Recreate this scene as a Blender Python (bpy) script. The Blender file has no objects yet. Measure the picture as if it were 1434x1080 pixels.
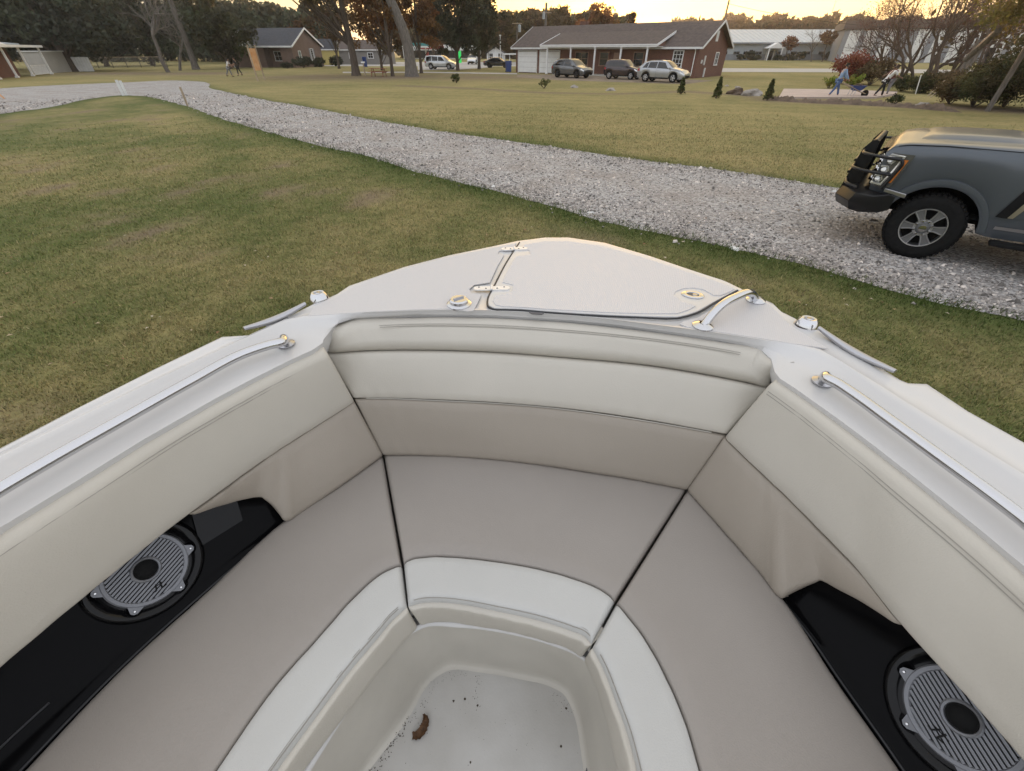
import bpy, bmesh, math, random
import numpy as np
from mathutils import Vector, Matrix
rng = np.random.default_rng(7)
random.seed(7)
R = math.radians
S = bpy.context.scene
COL = S.collection

# ---------------------------------------------------------------- camera
CAM_H, FPX, PITCH = 2.35, 586.0, R(38.7)
CP, SP = math.cos(PITCH), math.sin(PITCH)
def G(px, py, z=0.0):
    """where the sight line through photo point (px, py) meets height z"""
    x, y = px - 717, 540 - py
    up = y * CP - FPX * SP
    fw = FPX * CP + y * SP
    k = (z - CAM_H) / up
    return Vector((x * k, fw * k, z))
def zat(px, py, d):
    """height of the sight line at forward distance d"""
    y = 540 - py
    return CAM_H + d * (y * CP - FPX * SP) / (FPX * CP + y * SP)
def at(px, py, d):
    x, y = px - 717, 540 - py
    fw = FPX * CP + y * SP
    return Vector((x * d / fw, d, CAM_H + d * (y * CP - FPX * SP) / fw))
cam = bpy.data.cameras.new('camera')
cam.sensor_width = 36; cam.sensor_fit = 'HORIZONTAL'
cam.lens = 36 * FPX / 1434
cam.clip_start = 0.05; cam.clip_end = 6000
camo = bpy.data.objects.new('camera', cam); COL.objects.link(camo)
camo.location = (0, 0, CAM_H); camo.rotation_euler = (math.pi/2 - PITCH, 0, 0)
S.camera = camo

# ---------------------------------------------------------------- light
CLOUD = 1.9; HAZE = .00042
SUN_AZ, SUN_EL = R(11.5), R(2.4)
w = bpy.data.worlds.new('World'); S.world = w; w.use_nodes = True
nt = w.node_tree; bg = nt.nodes['Background']
sky = nt.nodes.new('ShaderNodeTexSky'); sky.sky_type = 'NISHITA'; sky.sun_disc = False
sky.sun_elevation = R(4.0); sky.sun_rotation = SUN_AZ
sky.air_density = 1.0; sky.dust_density = 2.5; sky.ozone_density = 1.2
SKYCOL = sky.outputs[0]
# thin high cloud over the clear sky, warm towards the sun
def wn(t): return nt.nodes.new(t)
geo = wn('ShaderNodeTexCoord')
dp = wn('ShaderNodeVectorMath'); dp.operation = 'DOT_PRODUCT'; nt.links.new(geo.outputs['Generated'], dp.inputs[0]); dp.inputs[1].default_value = (math.sin(SUN_AZ), math.cos(SUN_AZ), .05)
cr_ = wn('ShaderNodeValToRGB'); nt.links.new(dp.outputs['Value'], cr_.inputs[0])
cr_.color_ramp.elements[0].position = 0.0; cr_.color_ramp.elements[0].color = (.82, .83, .88, 1)
cr_.color_ramp.elements[1].position = 1.0; cr_.color_ramp.elements[1].color = (1, .60, .17, 1)
e_ = cr_.color_ramp.elements.new(.55); e_.color = (.76, .76, .76, 1)
e_ = cr_.color_ramp.elements.new(.82); e_.color = (.76, .63, .38, 1)
e_ = cr_.color_ramp.elements.new(.955); e_.color = (.88, .62, .26, 1)
mpn = wn('ShaderNodeMapping'); mpn.inputs['Scale'].default_value = (1.2, 1.2, 9); mpn.inputs['Rotation'].default_value = (0, R(4), 0); nt.links.new(geo.outputs['Generated'], mpn.inputs[0])
cn = wn('ShaderNodeTexNoise'); cn.inputs['Scale'].default_value = 2.2; cn.inputs['Detail'].default_value = 5; nt.links.new(mpn.outputs[0], cn.inputs['Vector'])
cm_ = wn('ShaderNodeMapRange'); cm_.inputs[1].default_value = .3; cm_.inputs[2].default_value = .7; cm_.inputs[3].default_value = .84; cm_.inputs[4].default_value = .95; nt.links.new(cn.outputs['Fac'], cm_.inputs[0])
sc_ = wn('ShaderNodeVectorMath'); sc_.operation = 'SCALE'; sc_.inputs['Scale'].default_value = CLOUD; nt.links.new(cr_.outputs[0], sc_.inputs[0])
mxs = wn('ShaderNodeMix'); mxs.data_type = 'RGBA'; nt.links.new(cm_.outputs[0], mxs.inputs[0]); nt.links.new(SKYCOL, mxs.inputs[6]); nt.links.new(sc_.outputs[0], mxs.inputs[7])
nt.links.new(mxs.outputs[2], bg.inputs[0]); bg.inputs[1].default_value = 0.15
sl = bpy.data.lights.new('sun', 'SUN'); sl.energy = 2.0; sl.angle = R(0.6); sl.color = (1, .62, .33)
so = bpy.data.objects.new('sun', sl); COL.objects.link(so)
sv = Vector((math.sin(SUN_AZ)*math.cos(SUN_EL), math.cos(SUN_AZ)*math.cos(SUN_EL), math.sin(SUN_EL)))
so.rotation_euler = sv.to_track_quat('Z', 'Y').to_euler()
S.view_settings.view_transform = 'Standard'; S.view_settings.look = 'None'
S.view_settings.exposure = 2.38; S.view_settings.gamma = 1
S.render.engine = 'CYCLES'
S.cycles.max_bounces = 6; S.cycles.diffuse_bounces = 3; S.cycles.glossy_bounces = 3
S.cycles.transmission_bounces = 2; S.cycles.transparent_max_bounces = 4
S.cycles.caustics_reflective = False; S.cycles.caustics_refractive = False
S.cycles.use_denoising = True

# ---------------------------------------------------------------- materials
def mat(name, col, rough=.6, metal=0, spec=.5, var=0, vscale=5, bump=0, bscale=40, tint=False, trans=0, coat=0, detail=4, col2=None, bdist=.01, stretch=None):
    m = bpy.data.materials.new(name); m.use_nodes = True
    n = m.node_tree.nodes; l = m.node_tree.links
    p = n['Principled BSDF']
    p.inputs['Roughness'].default_value = rough; p.inputs['Metallic'].default_value = metal
    p.inputs['Specular IOR Level'].default_value = spec
    if coat: p.inputs['Coat Weight'].default_value = coat; p.inputs['Coat Roughness'].default_value = .06
    c = (*col, 1); p.inputs['Base Color'].default_value = c
    out = None
    if var or bump or col2:
        tc = n.new('ShaderNodeTexCoord'); src = tc.outputs['Object']
        if stretch:
            mp = n.new('ShaderNodeMapping'); mp.inputs['Scale'].default_value = stretch
            l.new(src, mp.inputs['Vector']); src = mp.outputs[0]
    if var or col2:
        ns = n.new('ShaderNodeTexNoise'); ns.inputs['Scale'].default_value = vscale; ns.inputs['Detail'].default_value = detail
        l.new(src, ns.inputs['Vector'])
        r = n.new('ShaderNodeValToRGB'); l.new(ns.outputs['Fac'], r.inputs[0])
        r.color_ramp.elements[0].position = .3; r.color_ramp.elements[1].position = .7
        if col2: a, b = (*col, 1), (*col2, 1)
        else:
            a = tuple(x*(1-var) for x in col) + (1,); b = tuple(min(1, x*(1+var)) for x in col) + (1,)
        r.color_ramp.elements[0].color = a; r.color_ramp.elements[1].color = b
        out = r.outputs[0]
    if tint:
        at_ = n.new('ShaderNodeVertexColor'); at_.layer_name = 'tint'
        mx = n.new('ShaderNodeMix'); mx.data_type = 'RGBA'; mx.blend_type = 'MULTIPLY'; mx.inputs[0].default_value = 1
        if out: l.new(out, mx.inputs[6])
        else: mx.inputs[6].default_value = c
        l.new(at_.outputs[0], mx.inputs[7]); out = mx.outputs[2]
    if out: l.new(out, p.inputs['Base Color'])
    if bump:
        nb = n.new('ShaderNodeTexNoise'); nb.inputs['Scale'].default_value = bscale; nb.inputs['Detail'].default_value = 3
        l.new(src, nb.inputs['Vector'])
        b = n.new('ShaderNodeBump'); b.inputs['Strength'].default_value = bump; b.inputs['Distance'].default_value = bdist
        l.new(nb.outputs['Fac'], b.inputs['Height']); l.new(b.outputs[0], p.inputs['Normal'])
    if trans:
        tr = n.new('ShaderNodeBsdfTranslucent'); ms = n.new('ShaderNodeMixShader'); ms.inputs[0].default_value = trans
        if out: l.new(out, tr.inputs[0])
        else: tr.inputs[0].default_value = c
        l.new(p.outputs[0], ms.inputs[1]); l.new(tr.outputs[0], ms.inputs[2])
        l.new(ms.outputs[0], n['Material Output'].inputs[0])
    return m

def brick_mat(name, c1, c2, mortar, scale=1.0):
    m = bpy.data.materials.new(name); m.use_nodes = True
    n = m.node_tree.nodes; l = m.node_tree.links; p = n['Principled BSDF']
    p.inputs['Roughness'].default_value = .85
    tc = n.new('ShaderNodeTexCoord'); mp = n.new('ShaderNodeMapping')
    sx = n.new('ShaderNodeSeparateXYZ'); cx = n.new('ShaderNodeCombineXYZ'); ad = n.new('ShaderNodeMath')
    l.new(tc.outputs['Object'], sx.inputs[0]); l.new(sx.outputs[0], ad.inputs[0]); l.new(sx.outputs[1], ad.inputs[1])
    l.new(ad.outputs[0], cx.inputs[0]); l.new(sx.outputs[2], cx.inputs[1])
    b = n.new('ShaderNodeTexBrick'); b.inputs['Scale'].default_value = scale
    b.inputs['Color1'].default_value = (*c1, 1); b.inputs['Color2'].default_value = (*c2, 1); b.inputs['Mortar'].default_value = (*mortar, 1)
    b.inputs['Brick Width'].default_value = .22; b.inputs['Row Height'].default_value = .075; b.inputs['Mortar Size'].default_value = .012
    l.new(cx.outputs[0], b.inputs['Vector'])
    ns = n.new('ShaderNodeTexNoise'); ns.inputs['Scale'].default_value = .9; ns.inputs['Detail'].default_value = 5
    l.new(tc.outputs['Object'], ns.inputs['Vector'])
    mr = n.new('ShaderNodeMapRange'); mr.inputs[3].default_value = .75; mr.inputs[4].default_value = 1.2
    l.new(ns.outputs['Fac'], mr.inputs[0])
    mx = n.new('ShaderNodeMix'); mx.data_type = 'RGBA'; mx.blend_type = 'MULTIPLY'; mx.inputs[0].default_value = 1
    l.new(b.outputs[0], mx.inputs[6]); l.new(mr.outputs[0], mx.inputs[7]); l.new(mx.outputs[2], p.inputs['Base Color'])
    return m

def emit_mat(name, col, strength):
    m = bpy.data.materials.new(name); m.use_nodes = True
    p = m.node_tree.nodes['Principled BSDF']
    p.inputs['Base Color'].default_value = (*col, 1); p.inputs['Emission Color'].default_value = (*col, 1)
    p.inputs['Emission Strength'].default_value = strength
    return m

M = {}
M['gel'] = mat('gelcoat', (.585, .578, .57), .26, spec=.4, var=.03, vscale=3, coat=.1)
M['floor'] = mat('floor_gelcoat', (.50, .475, .42), .42, var=.06, vscale=6, bump=.04, bscale=120)
M['cream'] = mat('cream_vinyl', (.52, .49, .43), .42, spec=.4, var=.03, vscale=4, bump=.22, bscale=300, bdist=.003)
M['cream_trim'] = mat('white_vinyl', (.50, .498, .478), .42, spec=.4, var=.03, vscale=4, bump=.22, bscale=300, bdist=.003)
M['tan'] = mat('tan_vinyl', (.300, .273, .246), .45, spec=.4, var=.03, vscale=4, bump=.22, bscale=300, bdist=.003)
M['tan_back'] = mat('taupe_vinyl', (.325, .287, .240), .45, spec=.4, var=.03, vscale=4, bump=.22, bscale=300, bdist=.003)
M['thread'] = mat('thread', (.31, .29, .255), .8)
M['piping'] = mat('piping', (.48, .46, .41), .5)
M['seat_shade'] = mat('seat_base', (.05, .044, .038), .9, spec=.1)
M['chrome_soft'] = mat('satin_chrome', (.74, .74, .74), .35, metal=.25)
M['floor_pan'] = mat('floor_pan', (.50, .49, .465), .5, col2=(.42, .405, .375), vscale=7, detail=8, bump=.05, bscale=150)
M['gasket'] = mat('rubber_gasket', (.10, .10, .11), .6)
M['blackgloss'] = mat('black_plastic', (.003, .003, .0035), .14, spec=.07)
M['blackmatt'] = mat('black_rubber', (.009, .009, .009), .75, spec=.15)
M['silver'] = mat('silver_plastic', (.18, .185, .20), .42, metal=.5)
M['steel'] = mat('polished_steel', (.60, .60, .61), .09, metal=1)
M['steel_brushed'] = mat('brushed_steel', (.46, .46, .48), .28, metal=1)
M['white'] = mat('white_paint', (.78, .78, .77), .5, var=.05, vscale=2)
M['offwhite'] = mat('aged_white_paint', (.66, .66, .64), .6, var=.1, vscale=2)
M['brick'] = brick_mat('red_brick', (.175, .056, .034), (.125, .040, .026), (.16, .115, .09))
M['brick_brown'] = brick_mat('brown_brick', (.175, .105, .08), (.135, .08, .062), (.19, .155, .13))
M['shingle'] = mat('brown_shingles', (.088, .068, .060), .9, var=.25, vscale=3, bump=.4, bscale=9, bdist=.03)
M['shingle_grey'] = mat('grey_shingles', (.045, .048, .058), .9, var=.25, vscale=3, bump=.4, bscale=9, bdist=.03)
M['glass'] = mat('window_glass', (.02, .022, .025), .06, spec=.8)
M['carglass'] = mat('car_glass', (.012, .013, .015), .04, spec=.7)
M['tyre'] = mat('tyre_rubber', (.010, .010, .010), .85, spec=.15, var=.3, vscale=20, bump=.3, bscale=60)
M['alloy'] = mat('alloy', (.52, .52, .54), .28, metal=.9)
M['alloy_dark'] = mat('dark_alloy', (.05, .05, .055), .4, metal=.7)
M['bark'] = mat('bark', (.085, .065, .05), .95, var=.4, vscale=4, bump=.8, bscale=9, bdist=.06, stretch=(3, 3, .6))
M['barkgrey'] = mat('grey_bark', (.13, .115, .10), .95, var=.35, vscale=4, bump=.8, bscale=9, bdist=.05, stretch=(3, 3, .6))
M['wood'] = mat('weathered_wood', (.34, .27, .19), .85, var=.25, vscale=6, bump=.3, bscale=20, stretch=(4, 4, .5))
M['redwood'] = mat('red_stained_wood', (.24, .085, .05), .8, var=.3, vscale=6)
M['concrete'] = mat('concrete', (.42, .40, .37), .9, var=.12, vscale=1.5)
M['asphalt'] = mat('asphalt', (.09, .09, .09), .95, var=.15, vscale=2)
M['blueplastic'] = mat('blue_plastic', (.02, .05, .19), .45, var=.1)
M['cladding'] = mat('grey_cladding', (.34, .37, .39), .6, var=.06, vscale=1)
M['claddark'] = mat('dark_cladding', (.22, .23, .25), .7, var=.06, vscale=1)
M['metalroof'] = mat('pale_metal_roof', (.42, .47, .50), .45, var=.05, vscale=.5)
M['leaf'] = mat('leaves', (.075, .085, .032), .7, tint=True, trans=.35)
M['leafdark'] = mat('evergreen_needles', (.030, .037, .020), .75, tint=True, trans=.15)
M['leaforange'] = mat('autumn_sunlit_leaves', (.19, .085, .028), .7, tint=True, trans=.45)
M['leafred'] = mat('red_leaves', (.16, .042, .028), .7, tint=True, trans=.4)
M['leafbrown'] = mat('brown_leaves', (.14, .085, .045), .8, tint=True, trans=.3)

# ---------------------------------------------------------------- mesh helpers
PM = {}          # world matrix of every Empty / thing
def root(name, loc=(0, 0, 0), rz=0, label=None, cat=None, group=None, kind=None):
    o = bpy.data.objects.new(name, None); COL.objects.link(o)
    o.empty_display_size = .2
    o.location = loc; o.rotation_euler = (0, 0, rz)
    PM[o.name] = Matrix.Translation(Vector(loc)) @ Matrix.Rotation(rz, 4, 'Z')
    return tag(o, label, cat, group, kind)
def tag(o, label=None, cat=None, group=None, kind=None):
    if label: o['label'] = label
    if cat: o['category'] = cat
    if group: o['group'] = group
    if kind: o['kind'] = kind
    return o
def pm(o):
    while o is not None:
        if o.name in PM: return PM[o.name]
        o = o.parent
    return Matrix.Identity(4)

class MB:
    def __init__(s): s.v = []; s.f = []; s.mi = []; s.m = 0
    def add(s, vs, fs):
        b = len(s.v); s.v += [tuple(v) for v in vs]
        for f in fs: s.f.append([i + b for i in f]); s.mi.append(s.m)
        return s
    def face(s, pts): return s.add(pts, [list(range(len(pts)))])
    def box(s, c, size, M4=None, taper=1.0):
        x, y, z = (d/2 for d in size); vs = []
        for k, (dx, dy, dz) in enumerate([(-1,-1,-1),(1,-1,-1),(1,1,-1),(-1,1,-1),(-1,-1,1),(1,-1,1),(1,1,1),(-1,1,1)]):
            t = taper if dz > 0 else 1
            p = Vector((dx*x*t, dy*y*t, dz*z))
            if M4 is not None: p = M4 @ p
            vs.append(p + Vector(c))
        return s.add(vs, [(0,3,2,1),(4,5,6,7),(0,1,5,4),(1,2,6,5),(2,3,7,6),(3,0,4,7)])
    def beam(s, a, b, w, h, up=(0, 0, 1)):
        a, b = Vector(a), Vector(b); d = (b - a); L = d.length; d.normalize()
        u = Vector(up)
        if abs(d.dot(u)) > .98: u = Vector((1, 0, 0))
        sd = d.cross(u).normalized(); u = sd.cross(d)
        m4 = Matrix((sd, d, u)).transposed().to_4x4()
        return s.box((a + b)/2, (w, L, h), m4)
    def tube(s, path, r, n=8, caps=True):
        path = [Vector(p) for p in path]; k = len(path)
        rs = r if isinstance(r, (list, tuple)) else [r]*k
        b = len(s.v); prev = None
        for i, p in enumerate(path):
            t = (path[min(i+1, k-1)] - path[max(i-1, 0)])
            if t.length < 1e-9: t = Vector((0, 0, 1))
            t.normalize()
            if prev is None:
                u = Vector((0, 0, 1)) if abs(t.z) < .9 else Vector((1, 0, 0))
            else: u = prev
            u = (u - t*u.dot(t)).normalized(); prev = u
            q = t.cross(u)
            for j in range(n):
                a = 2*math.pi*j/n
                s.v.append(tuple(p + (u*math.cos(a) + q*math.sin(a))*rs[i]))
        for i in range(k-1):
            for j in range(n):
                j2 = (j+1) % n
                s.f.append([b+i*n+j, b+i*n+j2, b+(i+1)*n+j2, b+(i+1)*n+j]); s.mi.append(s.m)
        if caps:
            s.f.append([b+j for j in range(n)][::-1]); s.mi.append(s.m)
            s.f.append([b+(k-1)*n+j for j in range(n)]); s.mi.append(s.m)
        return s
    def lathe(s, prof, M4=None, n=24, sx=1.0, sy=1.0):
        b = len(s.v); k = len(prof)
        for r, z in prof:
            for j in range(n):
                a = 2*math.pi*j/n; p = Vector((r*math.cos(a)*sx, r*math.sin(a)*sy, z))
                s.v.append(tuple(M4 @ p if M4 is not None else p))
        for i in range(k-1):
            for j in range(n):
                j2 = (j+1) % n
                s.f.append([b+i*n+j, b+i*n+j2, b+(i+1)*n+j2, b+(i+1)*n+j]); s.mi.append(s.m)
        if prof[0][0] > 1e-5 and prof[-1][0] > 1e-5:      # a ring: close it on itself
            for j in range(n):
                j2 = (j+1) % n
                s.f.append([b+(k-1)*n+j, b+(k-1)*n+j2, b+j2, b+j]); s.mi.append(s.m)
        elif prof[0][0] > 1e-5: s.f.append([b+j for j in range(n)][::-1]); s.mi.append(s.m)
        elif prof[-1][0] > 1e-5: s.f.append([b+(k-1)*n+j for j in range(n)]); s.mi.append(s.m)
        return s
    def grid(s, rows, close=False):
        b = len(s.v); nr = len(rows); nc = len(rows[0])
        for r in rows: s.v += [tuple(p) for p in r]
        for i in range(nr-1):
            for j in range(nc if close else nc-1):
                j2 = (j+1) % nc
                s.f.append([b+i*nc+j, b+i*nc+j2, b+(i+1)*nc+j2, b+(i+1)*nc+j]); s.mi.append(s.m)
        return s
    def prism(s, pts, up):
        pts = [Vector(p) for p in pts]; up = Vector(up); n = len(pts)
        vs = pts + [p + up for p in pts]
        fs = [list(range(n))[::-1], list(range(n, 2*n))] + [[i, (i+1) % n, n+(i+1) % n, n+i] for i in range(n)]
        return s.add(vs, fs)
    def build(s, name, mats, parent=None, world=False, smooth=35, bevel=0, fixn=True):
        me = bpy.data.meshes.new(name)
        v = s.v
        if world and parent is not None:
            inv = pm(parent).inverted(); v = [tuple(inv @ Vector(p)) for p in v]
        me.from_pydata(v, [], s.f)
        if not isinstance(mats, (list, tuple)): mats = [mats]
        for m_ in mats: me.materials.append(m_)
        if len(mats) > 1: me.polygons.foreach_set('material_index', s.mi)
        if fixn:
            bm = bmesh.new(); bm.from_mesh(me); bmesh.ops.remove_doubles(bm, verts=bm.verts, dist=1e-5)
            bmesh.ops.recalc_face_normals(bm, faces=bm.faces); bm.to_mesh(me); bm.free()
        if smooth:
            me.polygons.foreach_set('use_smooth', [True]*len(me.polygons))
            me.set_sharp_from_angle(angle=R(smooth))
        me.update()
        o = bpy.data.objects.new(name, me); COL.objects.link(o)
        if parent is not None: o.parent = parent
        if bevel:
            b = o.modifiers.new('bevel', 'BEVEL'); b.width = bevel; b.segments = 2; b.limit_method = 'ANGLE'; b.angle_limit = R(40)
        return o

def np_mesh(name, V, F, mats, parent=None, tint=None, smooth=False, world=False):
    me = bpy.data.meshes.new(name)
    V = np.asarray(V, dtype=np.float32); F = np.asarray(F, dtype=np.int32)
    if world and parent is not None:
        inv = np.array(pm(parent).inverted(), dtype=np.float32); V = V @ inv[:3, :3].T + inv[:3, 3]
    k = F.shape[1]
    me.vertices.add(len(V)); me.vertices.foreach_set('co', V.ravel())
    me.loops.add(F.size); me.loops.foreach_set('vertex_index', F.ravel())
    me.polygons.add(len(F)); me.polygons.foreach_set('loop_start', np.arange(0, F.size, k, dtype=np.int32))
    if smooth: me.polygons.foreach_set('use_smooth', np.ones(len(F), dtype=bool))
    me.update(calc_edges=True)
    if tint is not None:
        a = me.color_attributes.new('tint', 'FLOAT_COLOR', 'POINT')
        c = np.ones((len(V), 4), dtype=np.float32); c[:, :tint.shape[1]] = tint
        a.data.foreach_set('color', c.ravel())
    for m_ in (mats if isinstance(mats, (list, tuple)) else [mats]): me.materials.append(m_)
    o = bpy.data.objects.new(name, me); COL.objects.link(o)
    if parent is not None: o.parent = parent
    return o
def children(o): return [c for c in bpy.data.objects if c.parent is o]
KIDS = {}
def copy_tree(o, parent=None):
    c = o.copy(); COL.objects.link(c)
    if parent is not None: c.parent = parent
    for ch in list(o.children): copy_tree(ch, c)
    return c
def catmull(pts, k):
    """smooth polyline through pts (chord-length cubic, no overshoot on uneven spans)"""
    P = [Vector(p) for p in pts]; n = len(P)
    h = [max((P[i+1]-P[i]).length, 1e-6) for i in range(n-1)]
    T = []
    for i in range(n):
        if i == 0: T.append((P[1]-P[0])/h[0])
        elif i == n-1: T.append((P[-1]-P[-2])/h[-1])
        else:
            a, b = (P[i]-P[i-1])/h[i-1], (P[i+1]-P[i])/h[i]
            T.append((a*h[i] + b*h[i-1])/(h[i]+h[i-1]))
    out = []
    for i in range(n-1):
        for j in range(k):
            t = j/k; t2, t3 = t*t, t*t*t
            out.append((2*t3-3*t2+1)*P[i] + (t3-2*t2+t)*h[i]*T[i] + (-2*t3+3*t2)*P[i+1] + (t3-t2)*h[i]*T[i+1])
    out.append(P[-1]); return out
# ================================================================ BOAT
BA = Vector((math.sin(R(8)), math.cos(R(8)), 0)); BS = Vector((math.cos(R(8)), -math.sin(R(8)), 0))
BC = BS * -.075                                   # centre line passes here
boat = root('boat', (BC + BA*.8 + Vector((0, 0, .45))), 0, 'white open-bow motorboat with cream and tan cushions filling the foreground', 'boat')
def PX(l, z):   # photo points -> points on the boat
    return [G(p[0], p[1], p[2] if len(p) > 2 else z) for p in l]
def ext(pts, L, front=False, d=None):
    e = pts[-1] - pts[-2] if d is None else d
    return pts + [pts[-1] + e.normalized()*L]
def aft(pts, L):
    d = (pts[-1]-pts[-2]).normalized(); p = pts[-1]; out = list(pts); n = 7
    for i in range(n):
        f = min(1, (i+1)/4); e = (d*(1-f) - BA*f); e.z = 0; p = p + e.normalized()*(L/n); out.append(p)
    return out

# ---- gunwale + foredeck: three matched lines round the bow
O_ = [(0,628,1.697),(104,574,1.697),(217,517,1.697),(311,472,1.697),(348,469.5,1.697),(405,443,1.697),(437,427,1.697),(460,417,1.70),(472,412,1.70),(489,400.5,1.70),(566,374,1.70),(629,357.7,1.70),(690,345,1.70),(725,337.5,1.70),(763,332.7,1.70),(796,332.7,1.70),(846.6,340,1.70),(908,358,1.70),(962.6,376.5,1.70),(1017,394.5,1.70),(1063,416.6,1.70),(1082,425,1.70),(1092,435.4,1.697),(1115,447,1.697),(1147,463,1.697),(1260,532,1.697),(1272,537,1.697),(1298,538,1.697),(1355,576,1.697),(1434,620,1.697),(1510,664,1.697)]
C_ = [(0,645),(104,593),(217,536),(311,491.5),(345,475.5),(398,451),(425,446),(462,443.5),(480,442.5),(510,440),(587,437),(640,436),(690,437),(725,439),(800,444),(860,450),(908,456),(960,462.5),(1010,469.5),(1040,474),(1075,479.5),(1100,483),(1125,487.5),(1150,494),(1172,506),(1240,550),(1255,560),(1280,575.5),(1340,613),(1434,671),(1500,712)]
J_ = [(0,739),(110,672),(200,616),(300,559),(351,532),(405,505),(438,490),(452,480),(462,464),(478,450),(580,443),(640,442.5),(690,443.5),(725,446),(800,450.5),(860,456),(908,462.5),(960,470),(1005,476),(1040,482.5),(1067,491),(1080,503),(1085,521),(1092,530),(1115,545),(1170,584),(1200,606),(1225,625),(1270,660),(1373,742),(1434,793)]
O3 = PX(O_, 1.7); C3 = PX(C_, 1.70); J3 = PX(J_, 1.675)
def both_aft(l, L):
    return [l[0] - BA*L + (l[0]-l[1]).normalized()*0] + l + [l[-1] - BA*L]
def outw(p):   # outward from centre line
    s_ = (p - BC).dot(BS); a_ = (p - BC).dot(BA)
    return (BS*(1 if s_ > 0 else -1)*max(.25, 1 - max(0, a_-.9)*.9) + BA*max(0, a_-.8)*1.1).normalized()
O3, C3, J3 = both_aft(O3, 2.6), both_aft(C3, 2.6), both_aft(J3, 2.6)
for L3, dx in ((O3, .10), (C3, .10), (J3, .12)):
    L3[0] -= BS*dx; L3[-1] += BS*dx
def lerpl(a, b, t, dz=0): return [p.lerp(q, t) + Vector((0, 0, dz)) for p, q in zip(a, b)]
def near(a, b, d, dz=0):  # from a towards b by d metres (never past the middle)
    out = []
    for p, q in zip(a, b):
        L = (q-p).length
        out.append(p + (q-p)*(min(d, L*.45)/max(L, 1e-6)) + Vector((0, 0, dz)))
    return out
mb = MB()
rows = [[p + outw(p)*.012 + Vector((0, 0, -.035)) for p in O3],
        [p + outw(p)*.008 + Vector((0, 0, -.012)) for p in O3], O3, near(O3, C3, .012, .003), near(O3, C3, .03, .003), lerpl(O3, C3, .5),
        near(C3, O3, .025), near(C3, O3, .012, .004), [p + Vector((0, 0, .006)) for p in C3], near(C3, J3, .014, .002), near(C3, J3, .03, -.004), lerpl(C3, J3, .5, -.003), near(J3, C3, .012), J3,
        [p + Vector((0, 0, -.03)) + outw(p)*.004 for p in J3], [p + Vector((0, 0, -.22)) + outw(p)*.11 for p in J3]]
mb.grid(rows)
mb.build('deck', M['gel'], boat, True, smooth=38)
# hull sides under the deck
mb = MB()
def hull_row(z, inn, bowback):
    out = []
    for p in O3:
        s_ = (p-BC).dot(BS); a_ = (p-BC).dot(BA)
        k = 1 - inn
        out.append(BC + BS*s_*k + BA*(a_ - bowback*max(0, min(1, (a_-.4)/1.4))) + Vector((0, 0, z)))
    return out
mb.grid([[p + outw(p)*.010 + Vector((0, 0, -.035)) for p in O3], hull_row(1.55, .0, .05), hull_row(1.35, .02, .16), hull_row(1.1, .10, .34), hull_row(.85, .32, .58), hull_row(.6, .72, .9), hull_row(.5, .99, 1.1)])
mb.build('hull', M['gel'], boat, True, smooth=50)
# rub rail
mb = MB(); mb.tube([p + outw(p)*.012 + Vector((0, 0, -.055)) for p in O3], .014, 6)
mb.build('rub_rail', M['gasket'], boat, True)

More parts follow.
